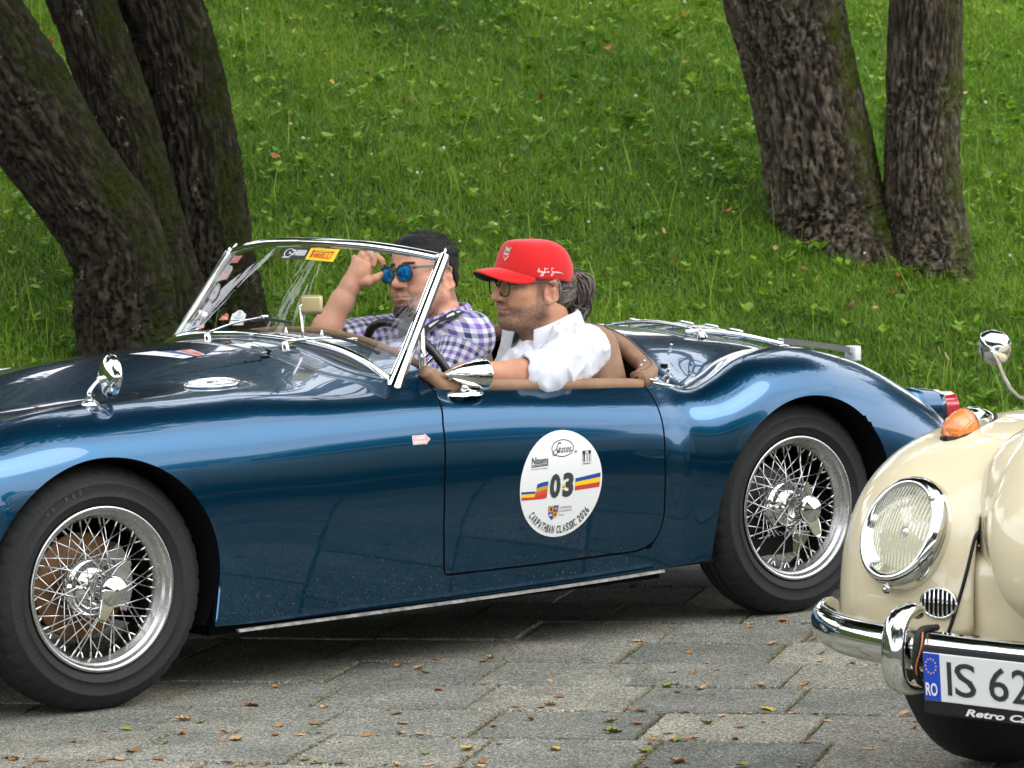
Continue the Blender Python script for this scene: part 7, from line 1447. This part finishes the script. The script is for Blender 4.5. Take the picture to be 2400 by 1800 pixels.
# --- plate sticker on the bonnet
TP = c2w(TAB[:, SUB * 4:SUB * 12 + 1].reshape(-1, 3)); tx, ty, td = project(TP); TNf = TN[:, SUB * 4:SUB * 12 + 1].reshape(-1, 3); TNw = TNf[:, :1] * A_ + TNf[:, 1:2] * B_ + TNf[:, 2:] * UPV; TNw = np.where(TNw[:, 2:] < 0, -TNw, TNw); facing = ((CO - TP) * TNw).sum(1) > 0
def hit_top(px, py): e = (tx - px) ** 2 + (ty - py) ** 2 + (~facing) * 1e9; k = np.argsort(e)[:6]; i = k[np.argmin(td[k])]; return TP[i], TNw[i]
cn = [w2c(hit_top(x, y)[0]) for x, y in ((300, 829), (428, 838), (480, 829), (438, 815))]
def bon_map(u, v, lv):
    u, v = np.asarray(u, float)[:, None], np.asarray(v, float)[:, None]; p = cn[0] * (1 - u) * (1 - v) + cn[1] * u * (1 - v) + cn[2] * u * v + cn[3] * (1 - u) * v; return np.array([surf(a, b)[0] + np.array([0, 0, .0014 + .0006 * lv]) for a, b, _ in p])
D = Decal(bon_map); g4 = lambda x0, y0, x1, y1, m, lv: [D.poly(sq(x0 + (x1 - x0) * i / 8, y0, x0 + (x1 - x0) * (i + 1) / 8, y1), m, lv) for i in range(8)]
g4(0, 0, 1, .45, M_WHITE, 0); g4(.12, .45, 1, .66, plain('deep blue print', (.02, .05, .16), .5), 0); g4(.25, .66, 1, 1., M_WHITE, 0); g4(.32, .70, .96, .95, M_RED, 1); D.text('RALLY', .42, .86, .76, .90, M_WHITE, 2); D.text('8', .72, .80, .12, .34, M_NUM, 1); D.build('plate_sticker', [o for o in car.children if o.name.startswith('bonnet')][0])

# --- fallen leaves, each its own object
m4 = {}
for nm, st_ in (('brown leaf', ((.16, .075, .028), (.30, .155, .065))), ('tan leaf', ((.30, .18, .085), (.50, .34, .18))), ('rust leaf', ((.30, .10, .025), (.46, .19, .05))), ('yellow leaf', ((.38, .25, .03), (.52, .38, .07))), ('green leaf', ((.11, .15, .02), (.22, .28, .04)))):
    m = Mt(nm); m.set(Base_Color=m.ramp(m.noise(60, 4), [(.35, st_[0]), (.65, st_[1])]), Roughness=.6, Specular_IOR_Level=.3); m4[nm] = m.m
def leaf_mesh(seed, mat, lobed):
    g = np.random.default_rng(seed); n = 12; ol = []
    for i in range(n):
        t = i / (n - 1); w_ = math.sin(PI * t) ** .75 * .30 * (1 - .25 * t); w_ *= (1 + (.45 if i % 3 == 1 else -.22) * lobed); ol.append((t - .5, w_ * g.uniform(.85, 1.15)))
    cu, cf, tw = g.uniform(.2, 1.1), g.uniform(.2, .9), g.normal(0, .6); V = []
    for s in (-1, 0, 1):
        for x, w_ in ol: y = s * w_; V.append((x, y, cu * (x * x) * .8 + cf * abs(y) * .9 + tw * x * y + g.normal(0, .012)))
    F = []
    for r_ in (0, 1):
        for i in range(n - 1): F.append((r_ * n + i, r_ * n + i + 1, (r_ + 1) * n + i + 1, (r_ + 1) * n + i))
    V += [(-.5, -.006, .2 * cu), (-.5, .006, .2 * cu), (-.72, .0, .2 * cu + .04)]; F.append((3 * n, 3 * n + 1, 3 * n + 2)); V = np.array(V); V[:, 2] -= V[:, 2].min(); return new_mesh('fallen_leaf', V, F, m4[mat], True)
kinds = ['brown leaf', 'tan leaf', 'rust leaf', 'yellow leaf', 'green leaf']; LM = {k: [leaf_mesh(31 * i + j, k, (j % 2) * .8) for j in range(4)] for i, k in enumerate(kinds)}
words_ = {'brown leaf': 'dry brown curled leaf', 'tan leaf': 'dry tan curled leaf', 'rust leaf': 'rust orange fallen leaf', 'yellow leaf': 'yellow fallen leaf', 'green leaf': 'fresh green fallen leaf'}
def put_leaf(P, k, size, place, rz=None, tilt=.12, lift=.001):
    o = link('fallen_leaf', LM[k][int(rng.integers(4))], None, tuple(np.asarray(P) + np.array([0, 0, lift])), (rng.normal(0, tilt), rng.normal(0, tilt), rng.uniform(0, 2 * PI) if rz is None else rz)); o.scale = (size, size * rng.uniform(.75, 1.1), size * rng.uniform(.7, 1.3))
    return tag(o, f'{words_[k]} {place[0]}', 'leaf', f'{k[:-1]}ves {place[1]}')
PAVE, GRASS_ = ('lying on the grey paving slabs', 'on the paving'), ('caught in the grass of the bank', 'in the grass')
def gpix(px, py): v = CF + CR * (px - 1200) / FPX - CU * (py - 900) / FPX; return CO + v * (-CO[2] / v[2])
for px, py, k, s in ((1096, 1757, 'yellow leaf', .062), (998, 1766, 'green leaf', .050), (472, 1695, 'green leaf', .036), (590, 1655, 'rust leaf', .055), (745, 1697, 'brown leaf', .055), (935, 1562, 'rust leaf', .035), (982, 1570, 'tan leaf', .034), (945, 1697, 'tan leaf', .046), (430, 1690, 'tan leaf', .05), (555, 1737, 'tan leaf', .048), (1435, 1718, 'green leaf', .052), (1510, 1763, 'green leaf', .045), (1625, 1580, 'brown leaf', .034), (1660, 1602, 'rust leaf', .034), (1800, 1665, 'yellow leaf', .06), (1785, 1610, 'tan leaf', .045), (1885, 1607, 'rust leaf', .045), (1835, 1457, 'rust leaf', .05), (1760, 1470, 'rust leaf', .035), (1432, 1693, 'tan leaf', .04), (1565, 1718, 'tan leaf', .035), (1585, 1785, 'brown leaf', .05), (645, 1610, 'rust leaf', .03), (385, 1745, 'green leaf', .035), (310, 1762, 'brown leaf', .05), (760, 1660, 'yellow leaf', .03), (1150, 1545, 'tan leaf', .04), (1290, 1597, 'tan leaf', .036), (1130, 1788, 'brown leaf', .06), (1300, 1757, 'yellow leaf', .05), (1740, 1795, 'green leaf', .045), (1920, 1535, 'brown leaf', .045), (2040, 1520, 'rust leaf', .03)):
    put_leaf(gpix(px, py), k, s * .95, PAVE)
n = 0
while n < 190:
    px, py = rng.uniform(-60, 2300), 1460 + 420 * rng.uniform() ** .85; P = gpix(px, py); c_ = w2c(P); b_ = w2b(P)
    if (-.35 < c_[1] < 1.5 and c_[0] > -.5) or (abs(b_[0]) < .75 and b_[1] > -.05): 
        if rng.uniform() < .9: continue
    if rng.uniform() < .55:       # drift to the joints
        u = (P - pav.location) @ np.array([.9724, -.2334, 0]); v = (P - pav.location) @ np.array([.2334, .9724, 0]); v = round(v / RP) * RP + rng.normal(0, .018); P = uvw(u, v, 0.)
    put_leaf(P, kinds[rng.choice(5, p=[.36, .34, .20, .03, .07])], rng.uniform(.015, .042), PAVE); n += 1
for P in grass_wedge(110, 11, 20, .01, -20, 1000):
    put_leaf(P + np.array([0, 0, rng.uniform(.03, .07)]), kinds[rng.choice(5, p=[.25, .4, .2, .15, 0])], rng.uniform(.03, .06), GRASS_, None, .6)
# leaves that fell on the roadster
for px, py, k, s, lab in ((684, 807, 'yellow leaf', .040, 'yellow green leaf on the scuttle below the windscreen'), (535, 793, 'rust leaf', .022, 'small orange leaf by the far wiper'), (83, 955, 'tan leaf', .018, 'small pale leaf on the front of the bonnet'), (475, 888, 'rust leaf', .009, 'tiny orange leaf on the oval wing vent'), (1967, 840, 'rust leaf', .018, 'small orange leaf on top of the rear wing'), (1706, 795, 'rust leaf', .022, 'orange leaf lying behind the luggage rack'), (137, 847, 'green leaf', .022, 'pale green leaf on the far edge of the bonnet'), (320, 923, 'green leaf', .009, 'tiny green leaf on the wing behind the round mirror'), (217, 927, 'tan leaf', .016, 'curled pale leaf beside the wing mirror foot'), (852, 806, 'rust leaf', .016, 'small orange leaf under the near wiper')):
    P, n_ = hit_top(px, py); o = put_leaf(P, k, s, PAVE, None, .15, .002); o['label'] = lab; o['group'] = 'leaves fallen on the roadster'
# dew and small chips: pale specks of dirt thrown along the lower flank
SV = []; n = 300
X = rng.uniform(.36, 1.75, n); Z = .19 + np.abs(rng.normal(0, .05, n)) * (1.35 - .55 * X / 1.75); P = on_side(X, Z, .0006); s_ = rng.uniform(.0005, .0016, n)
V = np.stack([P + np.stack([a * s_, 0 * s_, b * s_ * rng.uniform(.5, 1.2, n)], 1) for a, b in ((-1, -.6), (1, -.4), (.2, 1))], 1).reshape(-1, 3)
O('dirt_specks', V, np.arange(3 * n).reshape(n, 3), plain('dried mud', (.20, .185, .13), .9), body, smooth=False, kind='stuff')
